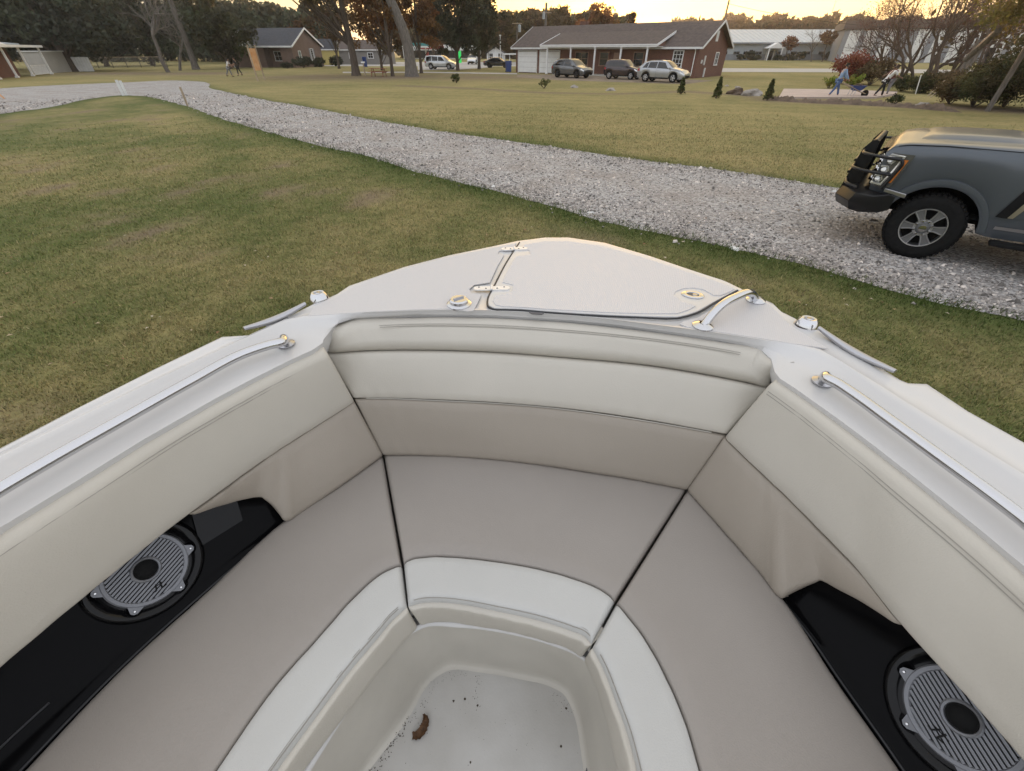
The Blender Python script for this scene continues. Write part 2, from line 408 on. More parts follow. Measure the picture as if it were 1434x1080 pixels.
# ---- upholstery panels
def dens(n_lo, r, L):
    r = min(r, L*.3)
    e = [0, .06*r, .25*r, .6*r, r]
    mid = list(np.linspace(r, L-r, n_lo+2)[1:-1])
    return e + mid + [L-x for x in e[::-1]]
def resample(pts, us):
    P = np.array([tuple(p) for p in pts]); d = np.r_[0, np.cumsum(np.linalg.norm(np.diff(P, axis=0), axis=1))]
    return np.stack([np.interp(np.array(us)*d[-1], d, P[:, k]) for k in range(3)], 1), d[-1]
def panel(bot, top, mb=None, h=.02, r=.03, rv=None, hint=(0, 0, 1), n=150, nv=6, puff=.006, k=6, wr=0.0):
    """padded panel between two matched lines; rolls down to the lines at its edges"""
    bot, top = catmull(bot, k), catmull(top, k)
    P0 = np.array([tuple(p) for p in bot]); P1 = np.array([tuple(p) for p in top])
    ln = np.r_[0, np.cumsum(np.linalg.norm(np.diff((P0+P1)/2, axis=0), axis=1))]; L = ln[-1]
    r0, r1 = (rv if rv else (r, r))
    us = np.array(dens(n, r, L))
    B = np.stack([np.interp(us, ln, P0[:, c]) for c in range(3)], 1); T = np.stack([np.interp(us, ln, P1[:, c]) for c in range(3)], 1)
    W = float(np.mean(np.linalg.norm(T-B, axis=1)))
    r0 = min(r0, W*.42); r1 = min(r1, W*.42)
    vs = [0, .06*r0, .25*r0, .6*r0, r0] + list(np.linspace(r0, W-r1, nv+2)[1:-1]) + [W-x for x in (r1, .6*r1, .25*r1, .06*r1, 0)]
    vs = np.array(vs)/W
    Gd = B[None]*(1-vs)[:, None, None] + T[None]*vs[:, None, None]
    du = np.gradient(Gd, axis=1); dv = np.gradient(Gd, axis=0)
    N = np.cross(du, dv); N /= np.linalg.norm(N, axis=2, keepdims=True) + 1e-9
    hn = np.array(hint)
    if (N*hn).sum() < 0: N = -N
    def roll(d, rr):
        t = np.clip(d/max(rr, 1e-6), 0, 1); return np.sqrt(np.clip(1-(1-t)**2, 0, 1))
    fu = roll(us, r)*roll(L-us, r)
    fv = roll(vs*W, r0)*roll((1-vs)*W, r1)
    off = h*fu[None]*fv[:, None] + puff*np.sin(np.pi*vs)[:, None]*np.sin(np.pi*us/L)[None]**.5
    n = max(n, 150); ph = (P0[0, 0]*37 + P1[-1, 1]*53) % 6.28
    env = np.exp(-vs*W/.022) + np.exp(-(1-vs)*W/.022)
    rip = np.sin(us*2*math.pi/.058 + 1.7*np.sin(us*9+ph)) * (.5+.5*np.sin(us*13+ph*2))
    off = off + .0011*env[:, None]*rip[None]*fu[None]*fv[:, None]
    off = off + .0016*np.sin(us*7.3+ph)[None]*np.sin(vs*W*23+ph+us.mean())[:, None]*fu[None]*fv[:, None]
    if wr:
        uu, vv = np.meshgrid(us, vs*W)
        off = off + wr*np.sin(uu*9+vv*7)*np.sin(uu*4.3-vv*11+1)*fu[None]*fv[:, None]
    Q = Gd + N*off[..., None]
    m_, n_ = Q.shape[:2]
    rows = [list(map(Vector, q)) for q in Q]
    # skirt
    Nb = [Vector(x) for x in N[0]]; Nt = [Vector(x) for x in N[-1]]
    rows = [[p - q*.05 for p, q in zip(rows[0], Nb)]] + rows + [[p - q*.05 for p, q in zip(rows[-1], Nt)]]
    N2 = np.concatenate([N[:1], N, N[-1:]])
    rows = [[Vector(r_[0]) - Vector(N2[i][0])*.05] + r_ + [Vector(r_[-1]) - Vector(N2[i][-1])*.05] for i, r_ in enumerate(rows)]
    mb = mb or MB(); mb.grid(rows)
    return mb, (us, vs, Gd, N, off)
def seam_line(pts, name, m, parent, rad=.0014, lift=(0, 0, .002), k=6):
    mb = MB(); mb.tube([p + Vector(lift) for p in catmull(pts, k)[3:-3]], rad, 4, True)
    return mb.build(name, m, parent, True)

toC = Vector((0, 0, 1))
# --- front backrest
F_top = PX([(459,462),(478,452),(580,445),(690,445.5),(800,452.5),(908,464.5),(1005,478.5),(1068,491),(1084,512)], 1.672)
F_rb = PX([(456,493),(500,491.5),(600,490.5),(690,493.5),(790,501),(908,512),(990,525),(1045,535.5),(1078,541)], 1.585)
F_sm = PX([(496,556),(535,556),(615,559),(690,562.5),(762,568),(850,579),(915,589),(970,598.5),(1018,607.5)], 1.44)
F_st = PX([(537,637),(575,637),(625,638.5),(690,643),(762,651),(830,661.5),(880,669.5),(922,677.5),(962,685.5)], 1.245)
hb = -BA + Vector((0, 0, .4))
mb, _ = panel(F_sm, F_st, None, .022, .016, (.008, .02), hb); fb = mb.build('front_backrest', M['tan_back'], boat, True, 60)
mb, _ = panel(F_rb, F_sm, None, .024, .016, (.012, .008), hb); mb.build('backrest_panel', M['cream'], fb, True, 60)
mb, _ = panel(F_top, F_rb, None, .034, .05, (.04, .03), -BA*.6 + Vector((0, 0, .8)), puff=.004); mb.build('bolster', M['cream'], fb, True, 60)
off = hb.normalized()*.0245
seam_line(F_sm, 'piping', M['piping'], fb, .0020, hb.normalized()*.016)
# bolster stitching (two rows)
for d in (0, .006):
    q = [a.lerp(b, .37 + d*9) + (-BA*.55 + Vector((0, 0, .85))).normalized()*.0400 for a, b in zip(F_top, F_rb)]
    seam_line(q[1:-1], 'stitching', M['thread'], fb, .0011, (0, 0, 0))
# --- side backrests
def side_back(top, seam, low, sgn, name):
    hs = BS*(-sgn) + Vector((0, 0, .5))
    w_mb, info = panel(seam, top, None, .026, .018, (.012, .03), hs)
    o = w_mb.build(name, M['cream'], boat, True, 60)
    n_ = hs.normalized()
    for d in (0, .035):
        q = [a.lerp(b, .80 + d) + n_*(.0315) for a, b in zip(seam, top)]
        seam_line(q, 'stitching', M['thread'], o, .0011, (0, 0, 0))
    k = len(low)
    mb2, _ = panel(low, seam[:k], None, .022, .016, (.014, .006), hs, nv=5, k=6)
    mb2.build('lower_panel', M['tan_back'], o, True, 60)
    seam_line([p + n_*.017 for p in seam], 'piping', M['piping'], o, .0020, (0, 0, 0))
    return o
LS_top = PX([(453,486),(405,508),(375,523),(368,526.5),(361,530),(347,537.5),(340,541),(333,545),(310,557),(290,568),(268,580),(245,593),(110,676),(0,744)], 1.662)
LS_seam = PX([(494,560),(440,594),(402,617.5),(396,621.3),(390,625),(374,635.5),(367,640),(359,645.5),(335,662),(312,679),(285,698.5),(259,717),(138,811),(0,925)], 1.44)
LS_low = PX([(536,638,1.245),(470,685,1.245),(410,725,1.245),(402,730,1.248),(396,725,1.26),(373,700,1.325),(367,695,1.338),(358,694.7,1.345),(335,698,1.37),(312,703,1.392),(285,711,1.417),(261,719,1.434)], 1.245)
RS_top = PX([(1087,531),(1112,547),(1134,562),(1140,566),(1146,570.5),(1168,587),(1175,592),(1182,597.5),(1203,613.5),(1225,630),(1243,644),(1262,658.5),(1373,746),(1434,798)], 1.662)
RS_seam = PX([(1018,611),(1060,651),(1090,679),(1097,685.5),(1104,692),(1138,725),(1147,734),(1156,743),(1185,772),(1215,803),(1243,837),(1271,873),(1434,1055),(1500,1130)], 1.44)
RS_low = PX([(963,686,1.245),(1030,761,1.245),(1088,829,1.245),(1095,838,1.248),(1103,834,1.26),(1141,816,1.325),(1150,812,1.338),(1160,815,1.345),(1184,827,1.365),(1208,839.5,1.388),(1238,857,1.412),(1269,876,1.434)], 1.245)
LS_top = aft(LS_top, 1.6); LS_seam = aft(LS_seam, 1.6); RS_top = aft(RS_top, 1.6); RS_seam = aft(RS_seam, 1.6)
side_back(LS_top, LS_seam, LS_low, -1, 'side_backrest')
side_back(RS_top, RS_seam, RS_low, 1, 'side_backrest')
# --- seats
up = Vector((0, 0, 1))
def seat(outer, inner, stitch, foot, name):
    mb, _ = panel(inner, outer, None, .020, .011, (.006, .028), up, nv=8, puff=.004, wr=.0012)
    o = mb.build(name, M['tan'], boat, True, 60)
    mb, _ = panel(stitch, inner, None, .020, .011, (.016, .006), up, nv=5, puff=.001)
    t = mb.build('front_trim', M['cream_trim'], o, True, 60)
    hh = BC + BA*.1
    c = sum(stitch, Vector())/len(stitch); hv = (hh - c); hv.z = .2
    mb, _ = panel(foot, stitch, None, .012, .010, (.02, .006), hv, nv=4, puff=.002)
    mb.build('front_face', M['cream'], o, True, 60)
    for d in (.04, .085):
        seam_line([a.lerp(b, d) + up*.0165 for a, b in zip(stitch, inner)], 'stitching', M['thread'], o, .0011, (0, 0, 0))
    return o
zs = 1.235
CO = PX([(538,638),(575,638),(625,639.5),(690,644),(762,652),(830,662),(880,670),(922,678),(961,686)], zs)
CI = PX([(566,793),(580,787),(603,784),(650,785.5),(690,790),(764,803.5),(812,818),(840,830),(860,845)], zs)
CS = PX([(572,850),(590,845),(617,844),(655,848),(690,855),(764,872),(800,884),(819,892),(828.5,903)], zs)
CF = PX([(588,873),(602,869),(632,867.5),(665,873),(715,881),(770,896),(795,904),(808,912),(816,919)], 1.13)
seat(CO, CI, CS, CF, 'front_seat_cushion')
LO = aft(PX([(536,639),(470,685),(400,731),(290,833),(171,941),(39,1080)], zs), 1.5)
LI = aft(PX([(563,795),(537,806),(510,828),(446,899),(388,965),(310,1077)], zs), 1.5)
LT = aft(PX([(570,851),(550,869),(531,892),(489,942),(444,1003),(388,1080)], zs), 1.5)
LF = aft(PX([(584,876),(566,894),(545,917),(510,962),(470,1013),(422,1077)], 1.13), 1.5)
seat(LO, LI, LT, LF, 'side_seat_cushion')
RO = aft(PX([(963,687),(1030,762),(1095,840),(1170,956),(1257,1080)], zs), 1.5)
RI = aft(PX([(862.5,848),(900,896),(935,960),(959,1018),(976,1077)], zs), 1.5)
RT = aft(PX([(829.5,908),(845,938),(863,985),(879,1030),(891,1077)], zs), 1.5)
RF = aft(PX([(821,921),(834,948),(848,985),(859,1030),(869,1077)], 1.13), 1.5)
seat(RO, RI, RT, RF, 'side_seat_cushion')
# --- moulded foot well
K1 = PX([(421,1080),(510,964),(581,876),(590,871),(640,866),(715,879),(788,899),(815,917),(823,921),(842,960),(858,1022),(871,1080)], 1.128)
K2 = PX([(435,1080),(515,958),(571,892),(592,880),(640,879),(715,889),(780,907),(806,918),(820,928),(838,962),(853,1015),(867,1080)], 1.126)
K3 = PX([(505,1082),(564,1004),(604,944),(627,931),(668,933),(730,943),(776,955),(794,966),(803,981),(812,1005),(819,1042),(825,1080)], .875)
K1 = [K1[0]-BA*1.5] + K1 + [K1[-1]-BA*1.5]; K2 = [K2[0]-BA*1.5] + K2 + [K2[-1]-BA*1.5]; K3 = [K3[0]-BA*1.5] + K3 + [K3[-1]-BA*1.5]
cc = sum(K3, Vector())/len(K3)
def cm(l): return catmull(l, 6)
K1, K2, K3 = cm(K1), cm(K2), cm(K3)
ins = lambda l, d, dz: [p + ((cc - p)*Vector((1, 1, 0)).length if 0 else (Vector((cc.x-p.x, cc.y-p.y, 0)).normalized()*d)) + Vector((0, 0, dz)) for p in l]
ob = lambda l, d, dz: [p - Vector((cc.x-p.x, cc.y-p.y, 0)).normalized()*d + Vector((0, 0, dz)) for p in l]
mb = MB()
fl = ins(K3, .016, -.008)
mb.grid([K2, [p + Vector((0, 0, -.012)) for p in lerpl(K2, K3, .04)], lerpl(K2, K3, .5, 0), lerpl(K2, K3, .88, 0), K3, ins(K3, .005, -.004), ins(K3, .010, -.006), fl])
mb.build('foot_well', M['floor'], boat, True, smooth=55)
mb = MB(); mb.grid([ob(K1, .05, -.05), ob(K1, .02, -.002), K1, lerpl(K1, K2, .35, .006), lerpl(K1, K2, .7, .006), [p + Vector((0, 0, .0)) for p in K2], [p + Vector((0, 0, -.004)) for p in K2]]); mb.build('well_lip', M['gel'], boat, True, smooth=50)
mb = MB(); mb.face([p + Vector((0, 0, .0006)) for p in ob(fl, .006, 0)]); mb.build('floor_pan', M['floor_pan'], boat, True, smooth=0)
# scuffs and grit on the floor
V, F = [], []
def speck(c, r):
    b = len(V); n_ = random.choice((4, 5, 6)); a0 = random.random()*6
    V.append((c.x, c.y, c.z + r*.5))
    for i in range(n_):
        a = a0 + 6.283*i/n_; rr = r*random.uniform(.5, 1.2); V.append((c.x + rr*math.cos(a), c.y + rr*math.sin(a), c.z))
    for i in range(n_): F.append((b, b+1+i, b+1+(i+1) % n_))
zf = fl[0].z + .0018
def gritline(a, b, n_, spread, r0, r1):
    for _ in range(n_):
        t = random.random(); px = a[0]+(b[0]-a[0])*t + random.gauss(0, spread); py = a[1]+(b[1]-a[1])*t + random.gauss(0, spread)
        if 1 < 2: speck(G(px, py, zf), random.uniform(r0, r1))
gritline((575, 1005), (543, 1050), 60, 2.5, .0006, .0022); gritline((545, 1050), (520, 1085), 40, 4, .0006, .0022)
gritline((604, 960), (640, 943), 35, 3.5, .0004, .0011); gritline((640, 943), (675, 947), 22, 3, .0004, .0011)
gritline((605, 965), (575, 1010), 40, 5, .0005, .0015); gritline((668, 950), (670, 995), 25, 3, .0005, .0015)
gritline((775, 972), (800, 1000), 40, 5, .0005, .0012); gritline((560, 1045), (820, 1010), 60, 30, .0004, .0012)
for p in ((651, 979), (635, 982), (669, 988), (793, 992), (659, 1068), (786, 1045)): speck(G(*p, zf), .0035)
np_mesh('grit', V, F, mat('grit', (.06, .045, .03), .9), boat, world=True)
boat_grit = bpy.data.objects['grit']; boat_grit['kind'] = 'stuff'
for c, rr in (((826, 1080), .012), ((843, 1078), .009)):
    mb = MB(); mb.lathe([(0, 0), (rr, .0), (rr*.8, .003), (0, .004)], Matrix.Translation(G(*c, zf)), 10)
    mb.build('drain_plug', M['gasket'], boat, True)

# --- dark backing behind seat joints
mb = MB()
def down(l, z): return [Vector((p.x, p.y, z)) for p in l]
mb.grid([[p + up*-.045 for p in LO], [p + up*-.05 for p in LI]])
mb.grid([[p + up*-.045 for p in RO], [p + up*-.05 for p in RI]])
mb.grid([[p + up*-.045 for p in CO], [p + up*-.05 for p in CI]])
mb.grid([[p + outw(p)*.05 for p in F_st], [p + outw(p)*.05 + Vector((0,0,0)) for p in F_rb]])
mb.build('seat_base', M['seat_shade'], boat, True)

M['podrim'] = mat('gloss_black_rim', (.004, .004, .0045), .12, spec=.25); M['ridge'] = mat('highlight_black_edge', (.012, .012, .013), .3, spec=.35); M['facet'] = mat('reflection_facet', (.006, .006, .007), .08, spec=.22)
# --- speaker pods
def pod(bot, top, hub, sgn, logo_ang):
    k0 = min(len(bot), len(top)); bot, top = bot[:k0], top[:k0]
    bot, top = [Vector(b) for b in bot], [Vector(t) for t in top]
    B_, T_ = catmull(bot, 6), catmull(top, 6)
    mb = MB()
    n_ = Vector()
    for i in range(3, 14): n_ += (B_[i+1]-B_[i]).cross(T_[i]-B_[i])
    n_.normalize()
    if n_.z < 0: n_ = -n_
    mb.grid([[p - up*.06 for p in B_], B_] + [[a.lerp(b, t_) + n_*d_ for a, b in zip(B_, T_)] for t_, d_ in ((.04, .004), (.09, .002), (.13, -.008), (.2, -.016), (.35, -.020), (.6, -.021), (.8, -.016), (.92, -.006))] + [T_, [p + outw(p)*.06 + up*.09 for p in T_]])
    # front end wall
    mb.face([B_[0], T_[0], T_[0] + BA*.08 - n_*.05, B_[0] + BA*.08 - n_*.05])
    o = mb.build('speaker_pod', M['blackgloss'], boat, True, 40)
    mb = MB(); mb.tube([a.lerp(b, .045) + n_*.004 for a, b in zip(B_[1:], T_[1:])], .0035, 6); mb.build('ridge', M['ridge'], o, True)  # highlight along the moulded edge put into a lighter black
    mb = MB(); mb.tube([a.lerp(b, .24) - n_*.0145 for a, b in zip(B_[16:], T_[16:])], .0025, 5); mb.build('ridge', M['ridge'], o, True)
    q0, q1 = 3, 6
    if sgn < 0: mb = MB(); mb.grid([[B_[q0].lerp(T_[q0], .50) - n_*.016, B_[q1].lerp(T_[q1], .45) - n_*.016], [B_[q0].lerp(T_[q0], .86) - n_*.007, B_[q1].lerp(T_[q1], .92) - n_*.004]]); mb.build('reflection_facet', M['facet'], o, True)  # panel added to stand for the grey reflection on the pod
    # the speaker
    base = (B_[10] + T_[10])/2 - n_*.017
    # put the hub where its sight line meets the pod face
    cdir = hub - Vector((0, 0, CAM_H)); t = (base - Vector((0, 0, CAM_H))).dot(n_)/cdir.dot(n_)
    c = Vector((0, 0, CAM_H)) + cdir*t
    ax = (BA - n_*BA.dot(n_)).normalized(); ay = n_.cross(ax)
    Mx = (Matrix((ax, ay, n_)).transposed()*.84).to_4x4(); Mx.translation = c
    mb = MB()
    mb.lathe([(.098, -.004), (.146, -.004), (.142, .006), (.136, .012), (.130, .013), (.124, .010), (.116, .002), (.106, -.001), (.098, -.001)], Mx, 56)
    mb.build('speaker_recess', M['podrim'], o, True, 60)
    sp = MB(); sp.lathe([(.0, .002), (.094, .002), (.096, .004), (.096, .012), (.0, .012)], Mx, 40)
    sp_o = sp.build('speaker', M['blackmatt'], boat, True, 40)
    mb = MB(); r = .093
    mb.lathe([(.087, .011), (.101, .011), (.1015, .017), (.098, .020), (.090, .019), (.087, .016)], Mx, 64)
    mb.lathe([(.028, .012), (.036, .012), (.036, .021), (.033, .023), (.029, .021), (.028, .018)], Mx, 40)
    pitch = .0092
    for i in range(-9, 10):
        y = i*pitch; hw = math.sqrt(max(0, .088**2 - y*y))
        segs = [(-hw, hw)]
        if abs(y) < .033:
            q = math.sqrt(.033**2 - y*y); segs = [(-hw, -q), (q, hw)]
        for a, b in segs:
            if b - a > .004: mb.beam(Mx @ Vector((a, y, .0155)), Mx @ Vector((b, y, .0155)), .0050, .005, n_)
    for k in range(6):
        a = R(30 + 60*k); m2 = Mx @ Matrix.Rotation(a, 4, 'Z')
        mb.prism([m2 @ Vector(p) for p in ((.097, -.019, .009), (.116, -.008, .009), (.119, 0, .009), (.116, .008, .009), (.097, .019, .009))], n_*.008)
    mb.build('grille', M['silver'], sp_o, True, 35)
    for k in range(6):
        m2 = Mx @ Matrix.Rotation(R(30+60*k), 4, 'Z') @ Matrix.Translation((.110, 0, .017))
        mb = MB(); mb.lathe([(0, .0035), (.0026, .0035), (.0045, .001), (.0045, 0)], m2, 10); mb.build('screw', M['steel'], sp_o, True)
    mb = MB(); mb.lathe([(0, .017), (.010, .0165), (.022, .013), (.028, .009)], Mx, 28); mb.build('dust_cap', M['blackmatt'], sp_o, True)
    # little emblem on the grille: two slanted strokes with bars
    m2 = Mx @ Matrix.Rotation(logo_ang, 4, 'Z') @ Matrix.Translation((.062, 0, .0193)) @ Matrix.Rotation(R(90), 4, 'Z')
    mb = MB()
    for a, b, wd in (((-.010, -.008), (-.002, .010), .0028), ((-.018, -.006), (-.010, -.008), .0026), ((.004, -.010), (.008, .010), .0032), ((.004, -.010), (.016, -.008), .0026), ((-.016, .004), (.018, .004), .0018)):
        mb.beam(m2 @ Vector((*a, 0)), m2 @ Vector((*b, 0)), wd, .0012, n_)
    mb.build('emblem', M['blackmatt'], sp_o, True)
    return o, n_, Mx
LPb = aft(PX([(408,729),(300,825),(171,942),(39,1081)], 1.232), 1.5)
LPt = aft(PX([(388,682,1.325),(262,694,1.425),(125,792,1.43),(-50,890,1.43)], 1.4), 1.5)
RPb = aft(PX([(1090,838),(1132,895),(1172,956),(1258,1081)], 1.232), 1.5)
RPt = aft(PX([(1135,804,1.318),(1225,838,1.385),(1292,872,1.42),(1470,1030,1.43)], 1.4), 1.5)
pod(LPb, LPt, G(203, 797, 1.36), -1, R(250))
pod(RPb, RPt, G(1350, 1005, 1.36), 1, R(110))

# --- hatch, non-skid, fittings on the foredeck
def sheet(px, z, th, name, m, parent, bevel=0):
    mb = MB(); mb.prism(PX(px, z), (0, 0, th)); return mb.build(name, m, parent, True, 30, bevel)
def ns_mat():
    m = mat('nonskid', (.70, .68, .68), .55, spec=.3)
    n = m.node_tree.nodes; l = m.node_tree.links; p = n['Principled BSDF']
    tc = n.new('ShaderNodeTexCoord'); mp = n.new('ShaderNodeMapping'); mp.inputs['Rotation'].default_value = (0, 0, R(20))
    l.new(tc.outputs['Object'], mp.inputs[0])
    v = n.new('ShaderNodeTexVoronoi'); v.inputs['Scale'].default_value = 170; v.inputs['Randomness'].default_value = .12
    l.new(mp.outputs[0], v.inputs['Vector'])
    b = n.new('ShaderNodeBump'); b.inputs['Strength'].default_value = .55; b.inputs['Distance'].default_value = .002
    l.new(v.outputs['Distance'], b.inputs['Height']); l.new(b.outputs[0], p.inputs['Normal'])
    r = n.new('ShaderNodeValToRGB'); r.color_ramp.elements[0].color = (.64, .63, .63, 1); r.color_ramp.elements[1].color = (.50, .49, .49, 1)
    l.new(v.outputs['Distance'], r.inputs[0]); l.new(r.outputs[0], p.inputs['Base Color'])
    return m
M['nonskid'] = ns_mat(); M['gasket_dark'] = mat('hatch_seal', (.03, .03, .032), .6)
ZD = 1.7035
hatch_px = [(727.5,340),(718,354),(708,370),(697,391),(691,403),(684,416),(682.5,423),(684,430),(692,433.5),(705,434),(728,434.5),(763,437.5),(850,443),(900,445),(948,446),(962,443),(977,438),(1002,423.5),(1033,407),(1022,399),(1010,394),(961,378.5),(908,360.5),(846,342.5),(796,335.2),(763,335.2)]
hatch = sheet(hatch_px, ZD-.002, .006, 'hatch', M['gel'], boat, .002)
mb = MB(); mb.tube([p for p in catmull(PX(hatch_px[:19], ZD+.0035), 3)], .0034, 6); mb.build('seal', M['gasket_dark'], hatch, True)
inner_px = [(735,343.5),(727,352),(741,351),(743,357),(722,361),(712,378),(703.5,396),(719,400),(717.5,409),(707,413),(694,415),(690.5,422),(694,428),(705,430),(727,431),(781,434.8),(850,438.5),(905,440),(948,440),(962.6,435.5),(974,429.5),(952,422),(943,414),(946,409),(957,405),(972,404),(986,407),(999,414.5),(1008,415),(1022,409.5),(1028,405.5),(1008,396.8),(961,381.5),(908,364),(846,346),(796,338.8),(765,338.8)]
sheet(inner_px, ZD+.0035, .003, 'nonskid_pad', M['nonskid'], hatch)
left_px = [(723,341.5),(716,352),(699,352.5),(697,357),(706,358),(697,373),(686,396.5),(664,400),(657,406),(660,412),(674,413.5),(669,425),(663,436),(655,437),(629,433.5),(587,434.5),(524.6,437.3),(470,441),(432,443.5),(440,431),(462,420),(475,415),(491,403.6),(525,390.5),(566,377.5),(629,361),(690,348.2)]
deck_ob = bpy.data.objects['deck']
sheet(left_px, ZD, .003, 'nonskid_pad', M['nonskid'], deck_ob)
right_px = [(951.5,455),(957,451),(977,446),(1002.5,431),(1035,411),(1048,412),(1062,420),(1079,428),(1087,437),(1101,452),(1116,463),(1159,489.5),(1110,482.5),(1069,475.6),(1010,466.5),(962,459)]
sheet(right_px, ZD, .003, 'nonskid_pad', M['nonskid'], deck_ob)
sheet([(738,436.6),(764,438.2),(759,441.2),(745,440.5)], ZD+.001, .003, 'finger_notch', M['gasket'], hatch)
def Mat_at(p, rz=0): return Matrix.Translation(p) @ Matrix.Rotation(rz, 4, 'Z')
for a, b in (((703,351),(738,350)), ((664,406.5),(713,406))):
    A_, B__ = G(*a, ZD), G(*b, ZD); d = (B__-A_); rz = math.atan2(d.y, d.x); L = d.length; m4 = Mat_at((A_+B__)/2 + up*.004, rz)
    mb = MB(); pts = []
    for k in range(12):
        an = math.pi*(k/11) - math.pi/2; pts.append((L/2-.012 + .014*math.cos(an), .014*math.sin(an), 0))
    for k in range(12):
        an = math.pi*(k/11) + math.pi/2; pts.append((-L/2+.012 + .014*math.cos(an), .014*math.sin(an), 0))
    mb.prism([m4 @ Vector(p) for p in pts], (0, 0, .004))
    mb.tube([m4 @ Vector((0, -.016, .004)), m4 @ Vector((0, .016, .004))], .0045, 10)
    h = mb.build('hinge', M['chrome_soft'], hatch, True, 30)
    for x in (-.36, -.16, .16, .36):
        mb = MB()
        for y in ((-.004, .006)[int(abs(x) > .2)],):
            mb.lathe([(0, .0052), (.0028, .0052), (.0035, .0035)], m4 @ Matrix.Translation((L*x, y, 0)), 8)
        mb.build('screw', M['gasket'], h, True)
# latch
p = G(970, 414, ZD+.003); m4 = Mat_at(p, R(-20))
mb = MB(); mb.lathe([(.030, 0), (.032, .003), (.028, .006), (.019, .006), (.017, .004)], m4, 28, 1.15, .85)
lt = mb.build('latch', M['steel'], hatch, True)
mb = MB(); mb.lathe([(0, .003), (.017, .0035)], m4, 20, 1.15, .85); mb.build('keyhole', M['gasket'], lt, True)
mb = MB(); mb.lathe([(0, .008), (.008, .0075), (.009, .004)], m4 @ Matrix.Translation((.006, -.004, 0)), 14); mb.build('lock_barrel', M['steel_brushed'], lt, True)
# bow light
m4 = Mat_at(G(643, 427, ZD))
mb = MB(); mb.lathe([(.040, 0), (.040, .005), (.034, .009), (.030, .010), (.030, .018), (.026, .022), (.0, .023)], m4, 32)
bl = mb.build('filler_cap', M['steel'], boat, True, 35)
mb = MB(); mb.box((0, 0, 0), (.036, .006, .006), None)
mb.v = [tuple(m4 @ (Matrix.Rotation(R(35), 4, 'Z') @ Vector(v) + Vector((0, 0, .025)))) for v in mb.v]
mb.build('key_slot', M['steel_brushed'], bl, True, 30, .001)
# grab handle
def arc_handle(a, b, hgt, r, name, k=14):
    path = [a]
    for i in range(k+1):
        t = i/k; path.append(a.lerp(b, .03 + .94*t) + up*(hgt*(1-abs(2*t-1)**3.2)*.9 + hgt*.1))
    path.append(b)
    mb = MB(); mb.tube(catmull(path, 3), r, 14)
    o = mb.build(name, M['steel'], boat, True, 60)
    for q in (a, b):
        m2 = MB(); m2.lathe([(.030, 0), (.030, .003), (.022, .008), (r, .012)], Mat_at(q), 24); m2.build('base_flange', M['steel'], o, True, 35)
    return o
arc_handle(G(984, 457, ZD+.003), G(1058, 421, ZD+.003), .055, .0125, 'grab_handle')
# chocks
for q, rz in (((449, 424), R(20)), ((1126, 461), R(-30))):
    p = G(*q, 1.687); m4 = Mat_at(p, rz)
    mb = MB(); mb.lathe([(.036, -.01), (.034, .012), (.026, .030), (.020, .038), (.0135, .037), (.012, .026), (.0, .020)], m4, 28, 1, .8)
    ch = mb.build('chock', M['steel'], boat, True, 60)
    mb = MB(); mb.lathe([(0, .0215), (.0118, .0265)], m4, 18, 1, .8); mb.build('hole', M['gasket'], ch, True)
# cleats
def cleat(a, b, zc, stand):
    A_, B__ = G(*a, zc), G(*b, zc); d = (B__-A_).normalized(); sd = Vector((-d.y, d.x, 0)); L = (B__-A_).length
    if sd.dot(stand) < 0: sd = -sd
    mb = MB(); rows = []
    for i in range(13):
        t = i/12; ww = .006 + .0055*math.sin(math.pi*t)**1.5; hh = .006 + .004*math.sin(math.pi*t)
        c = A_.lerp(B__, t) + up*(.004 - .010*math.sin(math.pi*t))
        rows.append([c + sd*(ww*math.cos(2*math.pi*j/10)) + up*(hh*math.sin(2*math.pi*j/10)) for j in range(10)])
    mb.grid(rows, True); mb.face(rows[0][::-1]); mb.face(rows[-1])
    o = mb.build('cleat', M['steel_brushed'], boat, True, 50)
    for t in (.34, .66):
        c = A_.lerp(B__, t) - up*.010
        m2 = MB(); m2.tube([c, c - up*.02, c - up*.042 + sd*.004], [.008, .009, .014], 12); m2.build('post', M['steel'], o, True)
        m3 = MB(); m3.lathe([(0, .004), (.008, .003), (.012, 0)], Mat_at(c - up*.042 + sd*.022, 0), 12); m3.build('bolt', M['steel_brushed'], o, True)
cleat((342, 462), (428, 427), 1.715, BS*1)
cleat((1146, 461), (1253, 522), 1.712, -BS*1)
# hand rails along the coaming
def hand_rail(pts, foot, name):
    P_ = PX(pts, 1.715); P_ = P_ + [P_[-1] - BA*1.2]
    f = foot
    path = [f, f + up*.018] + [p for p in P_]
    mb = MB(); mb.tube(catmull(path, 6), .0125, 14); o = mb.build(name, M['steel'], boat, True, 60)
    m2 = MB(); m2.lathe([(.024, 0), (.024, .003), (.018, .006), (.0125, .008)], Mat_at(f), 24); m2.build('base_flange', M['steel_brushed'], o, True, 35)
hand_rail([(395,479),(375,484),(340,496),(270,533),(170,589),(60,651),(0,686)], G(401, 482, 1.685), 'hand_rail')
hand_rail([(1158,530),(1172,537),(1192,550),(1250,592),(1310,636),(1380,687),(1434,728)], G(1151, 535, 1.685), 'hand_rail')

